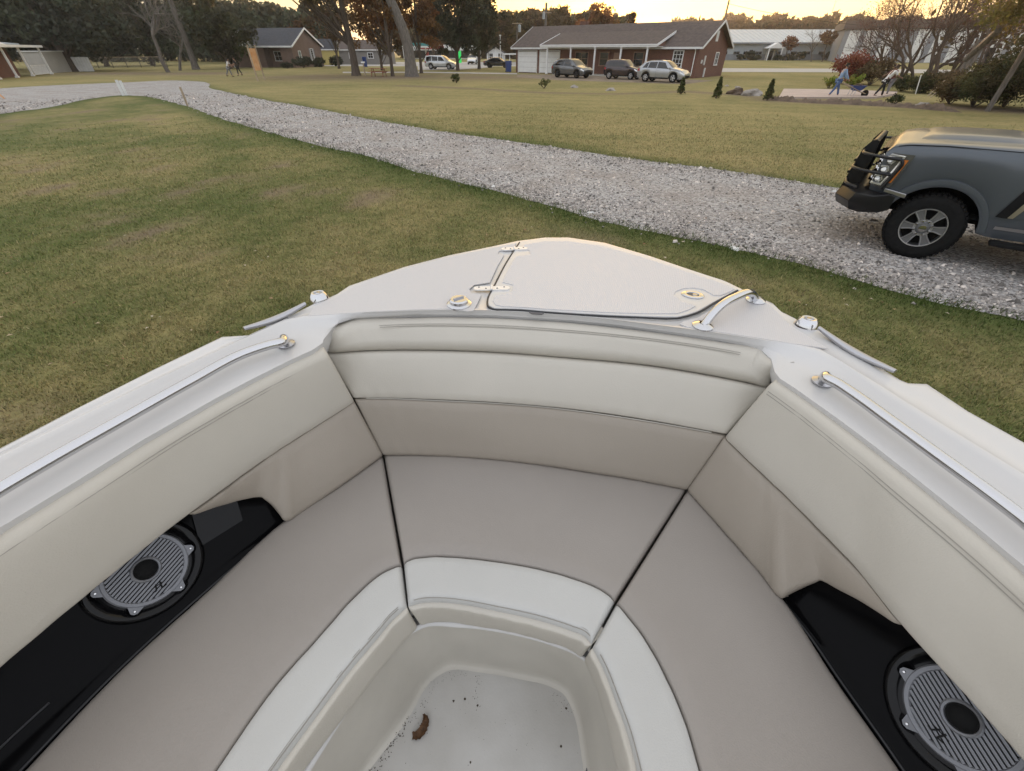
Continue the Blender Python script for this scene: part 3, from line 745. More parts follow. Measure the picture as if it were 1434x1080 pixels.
# --- curled brown leaf on the floor
a = [G(578,1032,zf), G(587,1030,zf), G(594,1021,zf), G(597,1010,zf), G(594,1001,zf)]
pl = catmull(a, 5); mb = MB(); rows = []
for i, p in enumerate(pl):
    t = i/(len(pl)-1); ww = (.0095*math.sin(math.pi*min(1, t*.9+.14))**.6 + .002)*(1+.15*math.sin(i*2.7)); d = (pl[min(i+1, len(pl)-1)] - pl[max(i-1, 0)]).normalized(); sd = Vector((-d.y, d.x, 0))
    rows.append([p + sd*ww*s_ + up*(.003 + .010*abs(s_)**1.5 + .002*math.sin(i*1.3+s_)) for s_ in (-1, -.6, -.2, .2, .6, 1)])
mb.grid(rows)
mb.grid([[p - up*.0012 for p in r_] for r_ in rows])
lf = mb.build('curled_leaf', mat('dead_leaf', (.10, .05, .022), .8, var=.5, vscale=60, bump=.6, bscale=200, bdist=.002), None, False, 60)
tag(lf, 'curled brown dead leaf lying on the dirty boat floor', 'leaf')
# ================================================================ VEHICLES
class Shell:
    """car skin: P(x, t), t 0 (sill, left) .. 6 (centre line); mirrored for y<0. x forward."""
    def __init__(s, W, x0, x1, sill, belt, top, arches, ra, tumble=.32, taper=.16, hoodw=.86, crown=.03, full=.985, side=None):
        s.W, s.x0, s.x1 = W, x0, x1; s.sill, s.belt, s.top = sill, belt, top
        s.arches, s.ra = arches, ra; s.tumble, s.taper, s.hoodw, s.crown, s.full = tumble, taper, hoodw, crown, full
    @staticmethod
    def itp(tab, x):
        return float(np.interp(x, [a for a, b in tab], [b for a, b in tab]))
    def zl(s, x):
        z = s.itp(s.sill, x)
        for xa, za in s.arches:
            d = abs(x-xa)
            if d < s.ra: z = max(z, za + math.sqrt(s.ra**2 - d*d))
        return z
    def half(s, x):
        m = (s.x0+s.x1)/2; h = (s.x1-s.x0)/2
        u = abs(x-m)/h
        return s.W/2*(1 - s.taper*u**7 - .02*u**2)
    def knots(s, x):
        zl, zb, zr = s.zl(x), s.itp(s.belt, x), s.itp(s.top, x); w = s.half(x); zb = max(zb, zl+.05)
        hh = zr - zb
        wr = (w*.96 - s.tumble*max(0, hh-.10)*.9) if hh > .10 else w*(.96 - .10*min(1, max(0, hh)/.10))
        e = min(.10, max(.012, hh*.35))
        return [(w*.955, zl), (w*s.full, zl+(zb-zl)*.22), (w, zl+(zb-zl)*.55), (w*.992, zl+(zb-zl)*.85), (w*.96, zb),
                (max(.2, wr), zr - e), (max(.1, wr*.72), zr - e*.12), (0, zr + s.crown*(.3 if hh > .2 else 1))]
    TK = [0, .8, 1.7, 2.5, 3.0, 4.0, 4.7, 6.0]
    def P(s, x, t):
        sg = 1
        if t > 6: t = 12 - t; sg = -1
        k = s.knots(x)
        # Catmull-Rom over the knots
        i = 0
        while i < len(s.TK)-2 and t > s.TK[i+1]: i += 1
        u = (t - s.TK[i])/(s.TK[i+1]-s.TK[i])
        a = k[max(i-1, 0)]; b = k[i]; c = k[i+1]; d = k[i+2] if i+2 < len(k) else (-k[-2][0], k[-2][1])
        if i == 4:   # glass side nearly straight
            y, z = b[0]+(c[0]-b[0])*u + .02*math.sin(math.pi*u), b[1]+(c[1]-b[1])*u
        else:
            f = lambda a, b, c, d: .5*(2*b + (c-a)*u + (2*a-5*b+4*c-d)*u*u + (3*b-a-3*c+d)*u**3)
            y, z = f(a[0], b[0], c[0], d[0]), f(a[1], b[1], c[1], d[1])
        return Vector((x, sg*y, z))
    def N(s, x, t):
        e = .02; e2 = .05
        n = (s.P(min(x+e, s.x1), t) - s.P(max(x-e, s.x0), t)).cross(s.P(x, min(12, t+e2)) - s.P(x, max(0, t-e2)))
        n.normalize()
        c = s.P(x, t) - Vector((x, 0, .7))
        return n if n.dot(c) > 0 else -n
    def xs(s, n=70):
        xs = set(np.linspace(s.x0, s.x1, n))
        for xa, _ in s.arches:
            for k in range(13):
                xs.add(xa + s.ra*math.cos(math.pi*k/12)*.999)
            xs.add(xa - s.ra*1.01); xs.add(xa + s.ra*1.01)
        for tab in (s.belt, s.top):
            for a, b in tab: xs.add(min(max(a, s.x0), s.x1))
        return sorted(xs)
    def body(s, mb):
        ts = list(np.linspace(0, 6, 31)); ts = ts + [12-t for t in ts[::-1][1:]]
        rows = [[s.P(x, t) for t in ts] for x in s.xs()]
        mb.grid(rows); mb.face(rows[0]); mb.face(rows[-1][::-1])
        # belly
        mb.grid([[Vector((x, s.half(x)*.9, max(.28, s.itp(s.sill, x)+.02))), Vector((x, -s.half(x)*.9, max(.28, s.itp(s.sill, x)+.02)))] for x in np.linspace(s.x0+.1, s.x1-.1, 4)])
        return mb
    def patch(s, mb, xf, t0, t1, nt=6, nx=10, off=.004, mirror=True, sides=None):
        """xf(u) -> (xa, xb) span at height fraction u between t0 and t1"""
        for sg in (sides if sides is not None else (0, 1)):
            rows = []
            for j in range(nt+1):
                u = j/nt; t = t0 + (t1-t0)*u; xa, xb = xf(u); row = []
                for i in range(nx+1):
                    x = xa + (xb-xa)*i/nx; p = s.P(x, t) + s.N(x, t)*off
                    row.append(Vector((p.x, -p.y, p.z)) if sg else p)
                rows.append(row)
            mb.grid(rows)
        return mb
    def across(s, mb, xf, t0, off=.004, nx=8):
        """patch over the top from t0 to its mirror"""
        ts = list(np.linspace(t0, 6, 8)); ts = ts + [12-t for t in ts[::-1][1:]]; rows = []
        for i in range(nx+1):
            row = []
            for t in ts:
                xa, xb = xf(abs(6-t)/(6-t0)); x = xa+(xb-xa)*i/nx
                row.append(s.P(x, t) + s.N(x, t)*off)
            rows.append(row)
        mb.grid(rows); return mb

def wheel(parent, c, r, w, side, rim_mat, spokes=5, rimr=.62, flat=False):
    """side +1: outer face towards +y"""
    m4 = Matrix.Translation(c) @ Matrix.Rotation(-math.pi/2*side, 4, 'X')
    mb = MB(); ri = r*rimr
    mb.lathe([(ri*.98, -w/2), (r*.90, -w/2), (r*.97, -w*.40), (r, -w*.28), (r, w*.28), (r*.97, w*.40), (r*.90, w/2), (r*.78, w*.53), (ri*1.04, w*.50), (ri*.98, w*.44)], m4, 40)
    if r > .4:      # tread blocks
        for k in range(44):
            for zz in (-.36, -.12, .12, .36):
                a = 2*math.pi*(k + (zz > 0)*.5)/44
                q = m4 @ Matrix.Rotation(a, 4, 'Z') @ Matrix.Translation((r*(.985 if abs(zz) > .3 else 1.002), 0, zz*w))
                mb.box((0, 0, 0), (.022, .036, w*.20)); mb.v[-8:] = [tuple(q @ Vector(v)) for v in mb.v[-8:]]
    wh = mb.build('wheel', M['tyre'], parent, False, 40)
    mb = MB()
    mb.lathe([(ri*.98, -w*.4), (ri*.99, w*.46), (ri*.94, w*.47), (ri*.90, w*.30), (ri*.90, -w*.3), (.0, -w*.25)], m4, 40)
    for k in range(spokes):
        a = 2*math.pi*k/spokes
        q = m4 @ Matrix.Rotation(a, 4, 'Z')
        wd = ri*(.20 if spokes > 5 else .26)
        pts = [(ri*.10, -wd*.55), (ri*.55, -wd*.62), (ri*.95, -wd*1.05), (ri*.95, wd*1.05), (ri*.55, wd*.62), (ri*.10, wd*.55)]
        mb.prism([q @ Vector((x, y, w*.26)) for x, y in pts], (q.to_3x3() @ Vector((0, 0, w*.14))))
        if r > .4:      # bright machined edges either side of a dark spoke
            mb.m = 1
            for sy in (1, -1): mb.tube([q @ Vector((ri*.30, sy*wd*.58, w*.405)), q @ Vector((ri*.55, sy*wd*.62, w*.405)), q @ Vector((ri*.95, sy*wd*1.05, w*.41))], .0085, 6)
            mb.m = 0
    if r > .4:
        mb.m = 1; mb.lathe([(ri*.93, w*.40), (ri*.99, w*.40), (ri*.985, w*.475), (ri*.935, w*.47)], m4, 48); mb.lathe([(ri*.30, w*.30), (ri*.31, w*.42), (ri*.42, w*.42), (ri*.43, w*.36)], m4, 32); mb.m = 0
    mb.lathe([(ri*.30, w*.26), (ri*.30, w*.42), (ri*.26, w*.46), (0, w*.47)], m4, 24)
    if r > .4:
        mb.m = 2; mb.lathe([(0, w*.10), (ri*.90, w*.10), (ri*.90, w*.08), (0, w*.08)], m4, 32)
    rm = mb.build('rim', [rim_mat, M['alloy'], M['blackmatt']] if r > .4 else rim_mat, wh, False, 35)
    if r > .4:
        mb = MB()
        for k in range(8):
            q = m4 @ Matrix.Rotation(2*math.pi*(k+.5)/8, 4, 'Z') @ Matrix.Translation((ri*.36, 0, w*.30))
            mb.lathe([(.016, 0), (.016, .05), (.010, .062), (0, .063)], q, 8)
        mb.lathe([(ri*.17, w*.46), (ri*.16, w*.56), (0, w*.575)], m4, 20)
        mb.build('wheel_nuts', M['steel'], wh, False, 35).name = 'hub_cap'
    # dark well behind
    return wh

def paint(name, col, rough=.22, metal=.55):
    return mat(name, col, rough, metal=metal, coat=.9, var=.04, vscale=2)

def suv(name, loc, rz, spec, label, cat, col, rimm, group=None):
    o = root(name, loc, rz, label, cat, group)
    L, W, wb, r = spec['L'], spec['W'], spec['wb'], spec['r']
    xf, xr = wb/2 + spec.get('fo', 0), -wb/2 + spec.get('fo', 0)
    sh = Shell(W, -L/2, L/2, [(-L/2, .42), (-L/2+.25, .28), (L/2-.3, .26), (L/2, .36)], spec['belt'], spec['top'], [(xf, r), (xr, r)], r*1.17, tumble=spec.get('tumble', .33))
    pm_ = paint(name + '_paint', col)
    sh.body(MB()).build('body', pm_, o, False, 40)
    for a0, b0, a1, b1 in spec['side']:
        for sd in (0, 1):
            g = MB(); sh.patch(g, lambda u: (a0+(a1-a0)*u, b0+(b1-b0)*u), 3.08, 3.92, sides=(sd,)); g.build('side_window', M['carglass'], o, False, 40)
    g = MB(); a, b, c, d = spec['ws']; sh.across(g, lambda u: (a, b), 4.25, .006); g.build('windscreen', M['carglass'], o, False, 40)
    if 'rw' in spec:
        g = MB(); a2, b2 = spec['rw']; sh.across(g, lambda u: (a2, b2), 4.3, .006); g.build('rear_window', M['carglass'], o, False, 40)
    for sd in (0, 1): trim = MB(); sh.patch(trim, lambda u: (xr + r*1.2, xf - r*1.2), 0.0, .62, off=.012, sides=(sd,)); trim.build('sill_trim', M['blackmatt'], o, False, 40)
    for xa in (xf, xr):      # arch lips
        for sg in (1, -1):
            pts = []
            for k in range(15):
                an = math.pi*k/14; x = xa + r*1.17*math.cos(an)
                x = min(max(x, sh.x0+.02), sh.x1-.02); p = sh.P(x, .0); pts.append(Vector((x, sg*(p.y+.012), max(r*.7, r + r*1.17*math.sin(an)))))
            trim = MB(); trim.tube(pts, .028, 6); trim.build('wheel_arch_trim', M['blackmatt'], o, False, 40)
    for x in spec['seams']:
        for sg in (1, -1):
            seam = MB()
            pts = [sh.P(x, t) + sh.N(x, t)*.001 for t in np.linspace(.7, 3.9, 12)]
            seam.tube([Vector((p.x, sg*p.y, p.z)) for p in pts], .006, 4)
            seam.build('door_gap', M['blackmatt'], o)
    for x in spec['seams'][:2]:
        for sg in (1, -1):
            hd = MB(); p = sh.P(x+.18, 2.55) + Vector((0, .02, 0)); hd.box((p.x, sg*p.y, p.z), (.17, .03, .03)); hd.build('door_handle', pm_, o, False, 35, .006)
    for sg in (1, -1):
        g = MB()
        x1, x2 = L/2-.42, L/2-.04
        rows = [[(lambda p: Vector((p.x, sg*p.y, p.z)))(sh.P(x, t) + sh.N(x, t)*.008) for x in np.linspace(x1, x2, 8)] for t in np.linspace(2.35, 2.95, 4)]
        g.grid(rows); g.build('headlight', M['lamp'], o, False, 40)
        g = MB()
        rows = [[(lambda p: Vector((p.x, sg*p.y, p.z)))(sh.P(x, t) + sh.N(x, t)*.008) for x in np.linspace(-L/2+.03, -L/2+.26, 6)] for t in np.linspace(2.1, spec.get('tl', 3.0), 5)]
        g.grid(rows); g.build('tail_light', M['tail'], o, False, 40)
        mmb = MB(); xm = spec['ws'][1]-.28 if spec['ws'][1] > spec['ws'][0] else spec['ws'][0]-.3
        p = sh.P(xm, 3.1); mmb.box((p.x, sg*(p.y+.11), p.z+.07), (.12, .20, .13)); mmb.build('wing_mirror', pm_, o, False, 35, .03)
        for xa in (xf, xr): wheel(o, (xa, sg*(W/2-.12), r), r, .22, sg, rimm)
    # grille and plate on the nose, rear plate
    g = MB(); xn = L/2 + .004
    zc = sh.itp(sh.belt, L/2)
    g.box((xn, 0, zc*.74), (.03, W*.52, .16)); g.box((xn, 0, .42), (.03, W*.62, .12)); g.build('grille', M['blackmatt'], o, False, 35, .01)
    g = MB(); g.box((-L/2-.006, 0, .62), (.02, W*.7, .24)); g.build('rear_bumper', M['blackmatt'], o, False, 35, .01)
    for xa in (xf, xr): w_ = MB(); w_.box((xa, 0, r+.12), (r*1.9, W-.32, r*1.5)); w_.build('wheel_well', M['blackmatt'], o)
    if spec.get('rails'):
        for sg in (1, -1):
            g = MB()
            xs_ = np.linspace(spec['rails'][0], spec['rails'][1], 8)
            g.tube([Vector((x, sg*(sh.P(x, 4.15).y), sh.P(x, 4.15).z+.05)) for x in xs_], .018, 6)
            g.build('roof_rail', M['blackmatt'], o)
    return o
M['lamp'] = mat('headlamp_glass', (.62, .62, .60), .12, metal=.6, coat=.8)
M['tail'] = mat('tail_lamp_red', (.30, .012, .010), .15, coat=.6)
M['amber'] = mat('amber_lens', (.55, .17, .03), .2, coat=.6)

spec_a = dict(L=4.6, W=1.86, wb=2.7, r=.36, belt=[(-2.3, .95), (-2.0, 1.05), (-1, 1.03), (1.1, .95), (2.0, .82), (2.3, .66)],
    top=[(-2.3, .98), (-2.2, 1.10), (-1.95, 1.45), (-1.4, 1.62), (-.5, 1.67), (.25, 1.64), (.6, 1.52), (1.25, 1.08), (1.5, 1.03), (2.05, .90), (2.3, .70)],
    side=[(.75, -.45, .32, -.35), (-.52, -1.75, -.42, -1.35)], ws=(.42, 1.18, 0, 0), rw=(-2.08, -1.72), seams=(-.48, -1.4, .95), rails=(-1.6, .1), fo=.02)
spec_b = dict(L=3.9, W=1.72, wb=2.45, r=.33, belt=[(-1.95, .98), (-1.7, 1.0), (1.0, .98), (1.6, .88), (1.95, .72)],
    top=[(-1.95, 1.02), (-1.9, 1.15), (-1.72, 1.52), (-1.4, 1.62), (-.2, 1.64), (.3, 1.60), (1.0, 1.10), (1.2, 1.05), (1.7, .95), (1.95, .76)],
    side=[(.62, -.30, .22, -.30), (-.38, -1.0, -.38, -.95), (-1.08, -1.55, -1.05, -1.42)], ws=(.35, .96, 0, 0), rw=(-1.9, -1.75), seams=(-.34, -1.02, .8), tumble=.22)
spec_c = dict(L=4.65, W=1.84, wb=2.69, r=.36, belt=[(-2.32, .98), (-2.1, 1.05), (1.0, .98), (1.9, .86), (2.32, .62)],
    top=[(-2.32, 1.02), (-2.25, 1.10), (-1.75, 1.50), (-1.2, 1.63), (-.3, 1.67), (.3, 1.62), (.55, 1.53), (1.2, 1.10), (1.45, 1.06), (2.0, .93), (2.32, .66)],
    side=[(.80, -.35, .34, -.32), (-.43, -1.25, -.40, -1.15), (-1.33, -1.82, -1.22, -1.5)], ws=(.42, 1.14, 0, 0), rw=(-2.1, -1.75), seams=(-.38, -1.3, .98), rails=(-1.5, 0), fo=-.02)
spec_d = dict(L=4.7, W=1.8, wb=2.7, r=.32, belt=[(-2.35, .86), (-2.0, .92), (1.1, .88), (2.0, .76), (2.35, .58)],
    top=[(-2.35, .92), (-2.2, 1.0), (-1.75, 1.04), (-1.1, 1.36), (-.5, 1.43), (.1, 1.42), (.4, 1.36), (1.1, .97), (1.4, .93), (2.0, .82), (2.35, .62)],
    side=[(.75, -.4, .2, -.38), (-.48, -1.25, -.46, -.95)], ws=(.2, 1.06, 0, 0), rw=(-1.65, -1.15), seams=(-.44, -1.2, .9))
spec_e = dict(L=5.0, W=1.95, wb=2.95, r=.36, belt=[(-2.5, 1.02), (1.0, 1.0), (1.9, .85), (2.5, .62)],
    top=[(-2.5, 1.1), (-2.42, 1.4), (-2.25, 1.68), (-1.5, 1.75), (.2, 1.74), (.6, 1.62), (1.4, 1.1), (1.6, 1.04), (2.2, .86), (2.5, .66)],
    side=[(.9, -.2, .4, -.2), (-.3, -1.2, -.3, -1.2), (-1.3, -2.2, -1.3, -2.1)], ws=(.5, 1.35, 0, 0), rw=(-2.44, -2.2), seams=(-.25, -1.25, 1.1), tumble=.2)
def place_car(name, pxr, pxf, spec, **k):
    """rear and front near-side wheel contact pixels -> heading and place"""
    a, b = G(*pxr), G(*pxf); d = (b-a).normalized(); rz = math.atan2(d.y, d.x); n = Vector((-d.y, d.x, 0))
    mid = (a+b)/2
    s_ = 1 if n.dot(-mid) > 0 else -1      # near side
    return suv(name, mid - n*s_*(spec['W']/2-.1), rz, spec, **k)
hd = math.atan2(-.63, .77)
def heading_car(name, px, spec, rz, **k):
    c = G(*px); return suv(name, c, rz, spec, **k)
d_ = Vector((.775, -.632, 0))
def by_front(name, pxf, spec, rz, **k):
    b = G(*pxf); d = Vector((math.cos(rz), math.sin(rz), 0)); n = Vector((-d.y, d.x, 0)); s_ = 1 if n.dot(-b) > 0 else -1
    return suv(name, b - d*(spec['wb']/2 + spec.get('fo', 0)) - n*s_*(spec['W']/2-.1), rz, spec, **k)
by_front('parked_suv', (941, 116.3), spec_c, R(-39), label='silver grey suv with bright alloys parked nearest the camera before the brick house', cat='suv', col=(.36, .37, .385), rimm=M['alloy'])
by_front('parked_suv', (807, 110.0), spec_a, R(-46), label='dark grey suv parked by the white garage doors', cat='suv', col=(.13, .135, .14), rimm=M['alloy_dark'])
heading_car('parked_hatchback', (872, 111.0), spec_b, R(-39), label='boxy dark maroon hatchback parked between the two grey suvs', cat='car', col=(.045, .032, .036), rimm=M['steel_brushed'])
heading_car('minivan', (619, 97.2), spec_e, R(-12), label='white minivan on the pavement left of the dark cedar trunks', cat='van', col=(.66, .68, .70), rimm=M['alloy'])
heading_car('sedan', (697, 95.0), spec_d, R(-8), label='dark sedan parked in front of the small white gabled house', cat='car', col=(.05, .052, .055), rimm=M['alloy_dark'])
heading_car('van', (664, 90.2), spec_e, R(-100), label='small white van far behind the cedar trunks', cat='van', col=(.66, .68, .70), rimm=M['alloy'])

# ---------------------------------------------------------------- pickup truck (origin under the front axle)
def truck():
    hx = Vector((-.765, .644, 0)); rz = math.atan2(hx.y, hx.x); lf = Vector((-hx.y, hx.x, 0))
    cpt = G(1292, 319, .425); cpt.z = 0
    o = root('pickup_truck', cpt - lf*.97, rz, 'grey heavy-duty pickup truck with black grille guard parked on the gravel drive', 'pickup truck')
    r = .425
    sh = Shell(2.03, -5.35, .80, [(-5.35, .62), (-4.6, .50), (-.65, .44), (.35, .62), (.80, .80)],
        [(-5.35, 1.40), (-3.3, 1.40), (-2.9, 1.44), (-1.1, 1.43), (-.6, 1.385), (.2, 1.385), (.6, 1.36), (.74, 1.325), (.80, 1.26)],
        [(-5.35, 1.44), (-3.35, 1.44), (-3.30, 1.46), (-3.22, 1.9), (-2.9, 2.03), (-2.2, 2.06), (-1.75, 2.02), (-.95, 1.50), (-.85, 1.455), (-.3, 1.445), (.25, 1.43), (.60, 1.405), (.74, 1.375), (.80, 1.30)],
        [(0, r), (-4.06, r)], .53, tumble=.30, taper=.03, hoodw=.9, crown=.035, full=.992)
    pt = paint('truck_paint', (.080, .092, .106), .18, .5)
    pb = pt.node_tree.nodes['Principled BSDF']; pb.inputs['Coat Weight'].default_value = .35; pb.inputs['Coat Roughness'].default_value = .12; pb.inputs['Roughness'].default_value = .30; pb.inputs['Metallic'].default_value = .35
    sh.body(MB()).build('body', pt, o, False, 40)
    # hood shut line and shoulder crease
    for sg in (1, -1):
        mb = MB()
        pts = [sh.P(x, 3.35) + sh.N(x, 3.35)*.001 for x in np.linspace(-.80, .70, 24)]
        mb.tube([Vector((p.x, sg*p.y, p.z)) for p in pts], .0045, 5)
        mb.build('shut_line', M['blackmatt'], o); mb = MB()
        pts = [sh.P(x, t) + sh.N(x, t)*.001 for x, t in [(-1.0 + .02*math.sin(t), t) for t in np.linspace(.3, 3.0, 14)]]
        mb.tube([Vector((p.x, sg*p.y, p.z)) for p in pts], .006, 5)
        for xx in (-2.05, -3.18):
            pts = [sh.P(xx, t) + sh.N(xx, t)*.001 for t in np.linspace(.5, 3.9, 14)]
            mb.build('shut_line', M['blackmatt'], o); mb = MB()
            mb.tube([Vector((p.x, sg*p.y, p.z)) for p in pts], .006, 5)
        mb.build('shut_line', M['blackmatt'], o)
    # power dome on the hood
    mb = MB(); rows = []
    for x in np.linspace(-.62, .55, 10):
        e = math.sin(math.pi*min(1, max(0, (x+.62)/1.17)))**.4*.028
        row = []
        for y in np.linspace(-.62, .62, 13):
            f = max(0, 1-abs(y/.62)**6)
            zt = sh.itp(sh.top, x) + .03*(1-(y/.95)**2)
            row.append(Vector((x, y, zt + e*f - (.03 if abs(y) > .6 or e < .002 else 0))))
        rows.append(row)
    mb.grid(rows); mb.build('hood_dome', pt, o, False, 60)
    # glass
    g = MB(); sh.across(g, lambda u: (-1.70, -.98), 4.3, .008); g.build('windscreen', M['carglass'], o, False, 40)
    for a0, b0, a1, b1 in ((-1.2, -2.0, -1.75, -2.0), (-2.1, -3.05, -2.1, -3.0)):
        for sd in (0, 1): g = MB(); sh.patch(g, lambda u: (a0+(a1-a0)*u, b0+(b1-b0)*u), 3.1, 3.9, off=.006, sides=(sd,)); g.build('side_window', M['carglass'], o, False, 40)
    mb = MB(); rows = [[Vector((x, y, sh.itp(sh.top, x)+.012+.03*(1-(y/.95)**2))) for y in np.linspace(-.78, .78, 9)] for x in np.linspace(-.93, -.72, 3)]
    mb.grid(rows); mb.build('cowl', M['blackmatt'], o, False, 60)
    mb = MB(); mb.tube([(-.80, -.5, 1.47), (-1.0, .1, 1.56), (-1.02, .35, 1.575)], .012, 6); mb.build('wiper', M['blackmatt'], o); mb = MB(); mb.tube([(-.78, .35, 1.47), (-.98, .62, 1.54)], .012, 6); mb.build('wiper', M['blackmatt'], o)
    # wheel arches flares (body colour) and dark wells
    for xa in (0, -4.06):
        for sg in (1, -1):
            fl = MB(); rows = []
            for k in range(25):
                a = R(14) + (R(160))*k/24; ca, sa = math.cos(a), math.sin(a); yb = sh.half(xa)
                row = []
                for rr, dy in ((.525, -.06), (.523, .004), (.528, .012), (.56, .014), (.606, .011), (.616, -.015)):
                    row.append(Vector((xa + rr*ca, sg*(yb + dy), r + rr*sa)))
                rows.append(row)
            fl.grid(rows); fl.build('wheel_arch_flare', pt, o, False, 60)
    for xa in (0, -4.06):
        for sg in (1, -1):
            m4 = Matrix.Translation((xa, sg*.60, r+.01)) @ Matrix.Rotation(-math.pi/2*sg, 4, 'X')
            wl2 = MB(); arc = [(xa + .528*math.cos(R(8 + 168*k/24)), r + .01 + .528*math.sin(R(8 + 168*k/24))) for k in range(25)]
            wl2.grid([[Vector((x, sg*.98, z)) for x, z in arc], [Vector((x, sg*.55, z)) for x, z in arc]]); wl2.face([Vector((x, sg*.55, z)) for x, z in arc])
            wl2.build('wheel_well', M['blackmatt'], o, False, 40)
    for sg in (1, -1):
        for xa in (0, -4.06): wheel(o, (xa, sg*.86, r), r, .28, sg, M['truck_alloy'], 6, .60)
    # rocker trim, running board, lower bright strip
    for sd, sg in ((0, 1), (1, -1)):
        rb = MB(); rb.box((-1.95, sg*1.03, .40), (2.5, .16, .05)); rb.build('running_board', M['blackmatt'], o, False, 35, .012)
        st = MB(); sh.patch(st, lambda u: (-3.2, -.66), .50, .62, off=.012, sides=(sd,)); st.build('side_strip', M['steel_brushed'], o, False, 40)
        dm = MB(); sh.patch(dm, lambda u: (-3.2, -.62), .98, 1.08, off=.008, sides=(sd,)); dm.build('body_crease', pt, o, False, 40)
    # fender vent badge
    for sg in (1, -1):
        vt = MB(); rows = []
        for j in range(9):
            u = j/8; t = .95 + 1.55*u; xa, xb = -.60 - .16*u, -.72 - .20*u - .02*u
            rows.append([(lambda p: Vector((p.x, sg*p.y, p.z)))(sh.P(x, t) + sh.N(x, t)*.014) for x in (xa, xa*.5+xb*.5, xb)])
        vt.grid(rows)
        vt.build('fender_vent', M['blackmatt'], o, False, 40)
    for sg in (-1, 1):
        vb = MB(); rows = []
        for j in range(9):
            u = j/8; t = .97 + 1.5*u; xa, xb = -.71 - .17*u, -.76 - .22*u - .16*max(0, (u-.45))
            rows.append([(lambda p: Vector((p.x, sg*p.y, p.z)))(sh.P(x, t) + sh.N(x, t)*.02) for x in (xa, xa*.5+xb*.5, xb)])
        vb.grid(rows)
        vbo = vb.build('fender_badge', M['badge'], o, False, 40)
    cu = bpy.data.curves.new('badge_text', 'FONT'); cu.body = 'F-250'; cu.size = .12; cu.extrude = .003; cu.align_x = 'LEFT'
    to = bpy.data.objects.new('tmp', cu); COL.objects.link(to); bpy.context.view_layer.update()
    me = bpy.data.meshes.new_from_object(to.evaluated_get(bpy.context.evaluated_depsgraph_get())); bpy.data.objects.remove(to)
    me.materials.clear(); me.materials.append(M['blackmatt'])
    te = bpy.data.objects.new('lettering', me); COL.objects.link(te); te.parent = vbo
    p = sh.P(-.88, 1.85) + Vector((.075, .028, -.02))
    te.matrix_local = Matrix.Translation(p) @ Matrix.Rotation(R(180), 4, 'Z') @ Matrix.Rotation(R(90), 4, 'X') @ Matrix.Rotation(R(0), 4, 'Z')
    # washer/hood emblem stud at the fender
    # ---- nose: grille, headlights
    xn = .80
    g = MB(); g.box((xn, 0, 1.05), (.08, 1.36, .48))
    for z in (.88, .98, 1.08, 1.18, 1.26): g.box((xn+.05, 0, z), (.05, 1.3, .035))
    g.build('grille', M['blackgloss'], o, False, 35, .008)
    for sg in (1, -1):
        hl = MB(); rows = []
        ol = [(.775, .66), (.80, .78), (.775, .93), (.68, 1.002), (.50, 1.020)]      # wraps round the corner
        for z in np.linspace(.86, 1.27, 6):
            k = (z-.86)/.41
            rows.append([Vector((x + .03 - .05*k, sg*(y + .004), z)) for x, y in ol[:4]] + [Vector((ol[4][0] + .16*(1-k)*.6 - .02, sg*(ol[4][1]+.004), z))])
        hl.grid(rows); h = hl.build('headlight', M['lampdark'], o, False, 45)
        inn = MB()
        for z in (.94, 1.07, 1.18):
            for (x, y) in ((.83, .74), (.80, .88)):
                inn.lathe([(.0, .0), (.045, .006), (.05, .02), (.042, .024), (.030, .010), (0, .016)], Matrix.Translation((x-.02, sg*y, z)) @ Matrix.Rotation(R(90), 4, 'Y') @ Matrix.Rotation(R(-25*sg), 4, 'X'), 18)
        inn.build('projector', M['steel'], h, False, 45)
        dr = MB()
        def hp(k, j): # along outline
            i = min(3, int(j)); f = j-i; a = rows[0][i].lerp(rows[0][i+1], f); b = rows[-1][i].lerp(rows[-1][i+1], f)
            q = a.lerp(b, k); return q + Vector((.012, sg*.010, 0))
        dr.tube([hp(.93, 1.2), hp(.93, 2.6), hp(.93, 3.5), hp(.5, 3.45), hp(.07, 3.2), hp(.07, 2.0)], .020, 6)
        for kk, jj in ((.22, 2.55), (.5, 2.62), (.78, 2.7)):
            c_ = hp(kk, jj); dr.tube([c_ + Vector((.05, -sg*.01, .035)), c_ + Vector((-.02, sg*.006, .045)), c_ + Vector((-.05, sg*.008, .0)), c_ + Vector((-.02, sg*.006, -.04))], .014, 6)
            dr.lathe([(0, .03), (.03, .02), (.038, 0), (0, -.01)], Matrix.Translation(c_) @ Matrix.Rotation(R(-70*sg), 4, 'X') @ Matrix.Rotation(R(25), 4, 'Y'), 14)
        dr.build('light_bar', M['lamp'], h, False, 45)
        am = MB(); am.grid([[hp(.15, 3.62), hp(.15, 3.9)], [hp(.85, 3.62), hp(.85, 3.9)]]); am.grid([[hp(.1, .4), hp(.1, 1.0)], [hp(.4, .4), hp(.4, 1.0)]]); am.build('indicator', M['amber'], h)
        # bumper-side grey piece under the lamp
        bp = MB(); bp.prism([(.62, sg*.985, .80), (.62, sg*1.02, .80), (.36, sg*1.025, .76), (.36, sg*.985, .76)], (0, 0, .05)); bp.build('bumper_corner', M['steel_brushed'], o, False, 35, .006)
    # ---- black grille guard with winged bumper
    gd = MB()
    prof = [(1.0, .49), (1.14, .51), (1.19, .62), (1.14, .74), (.96, .79)]      # x, z of the bumper section
    ys = [(-1.07, -.44), (-.98, -.22), (-.62, 0), (.62, 0), (.98, -.22), (1.07, -.44)]
    rows = []
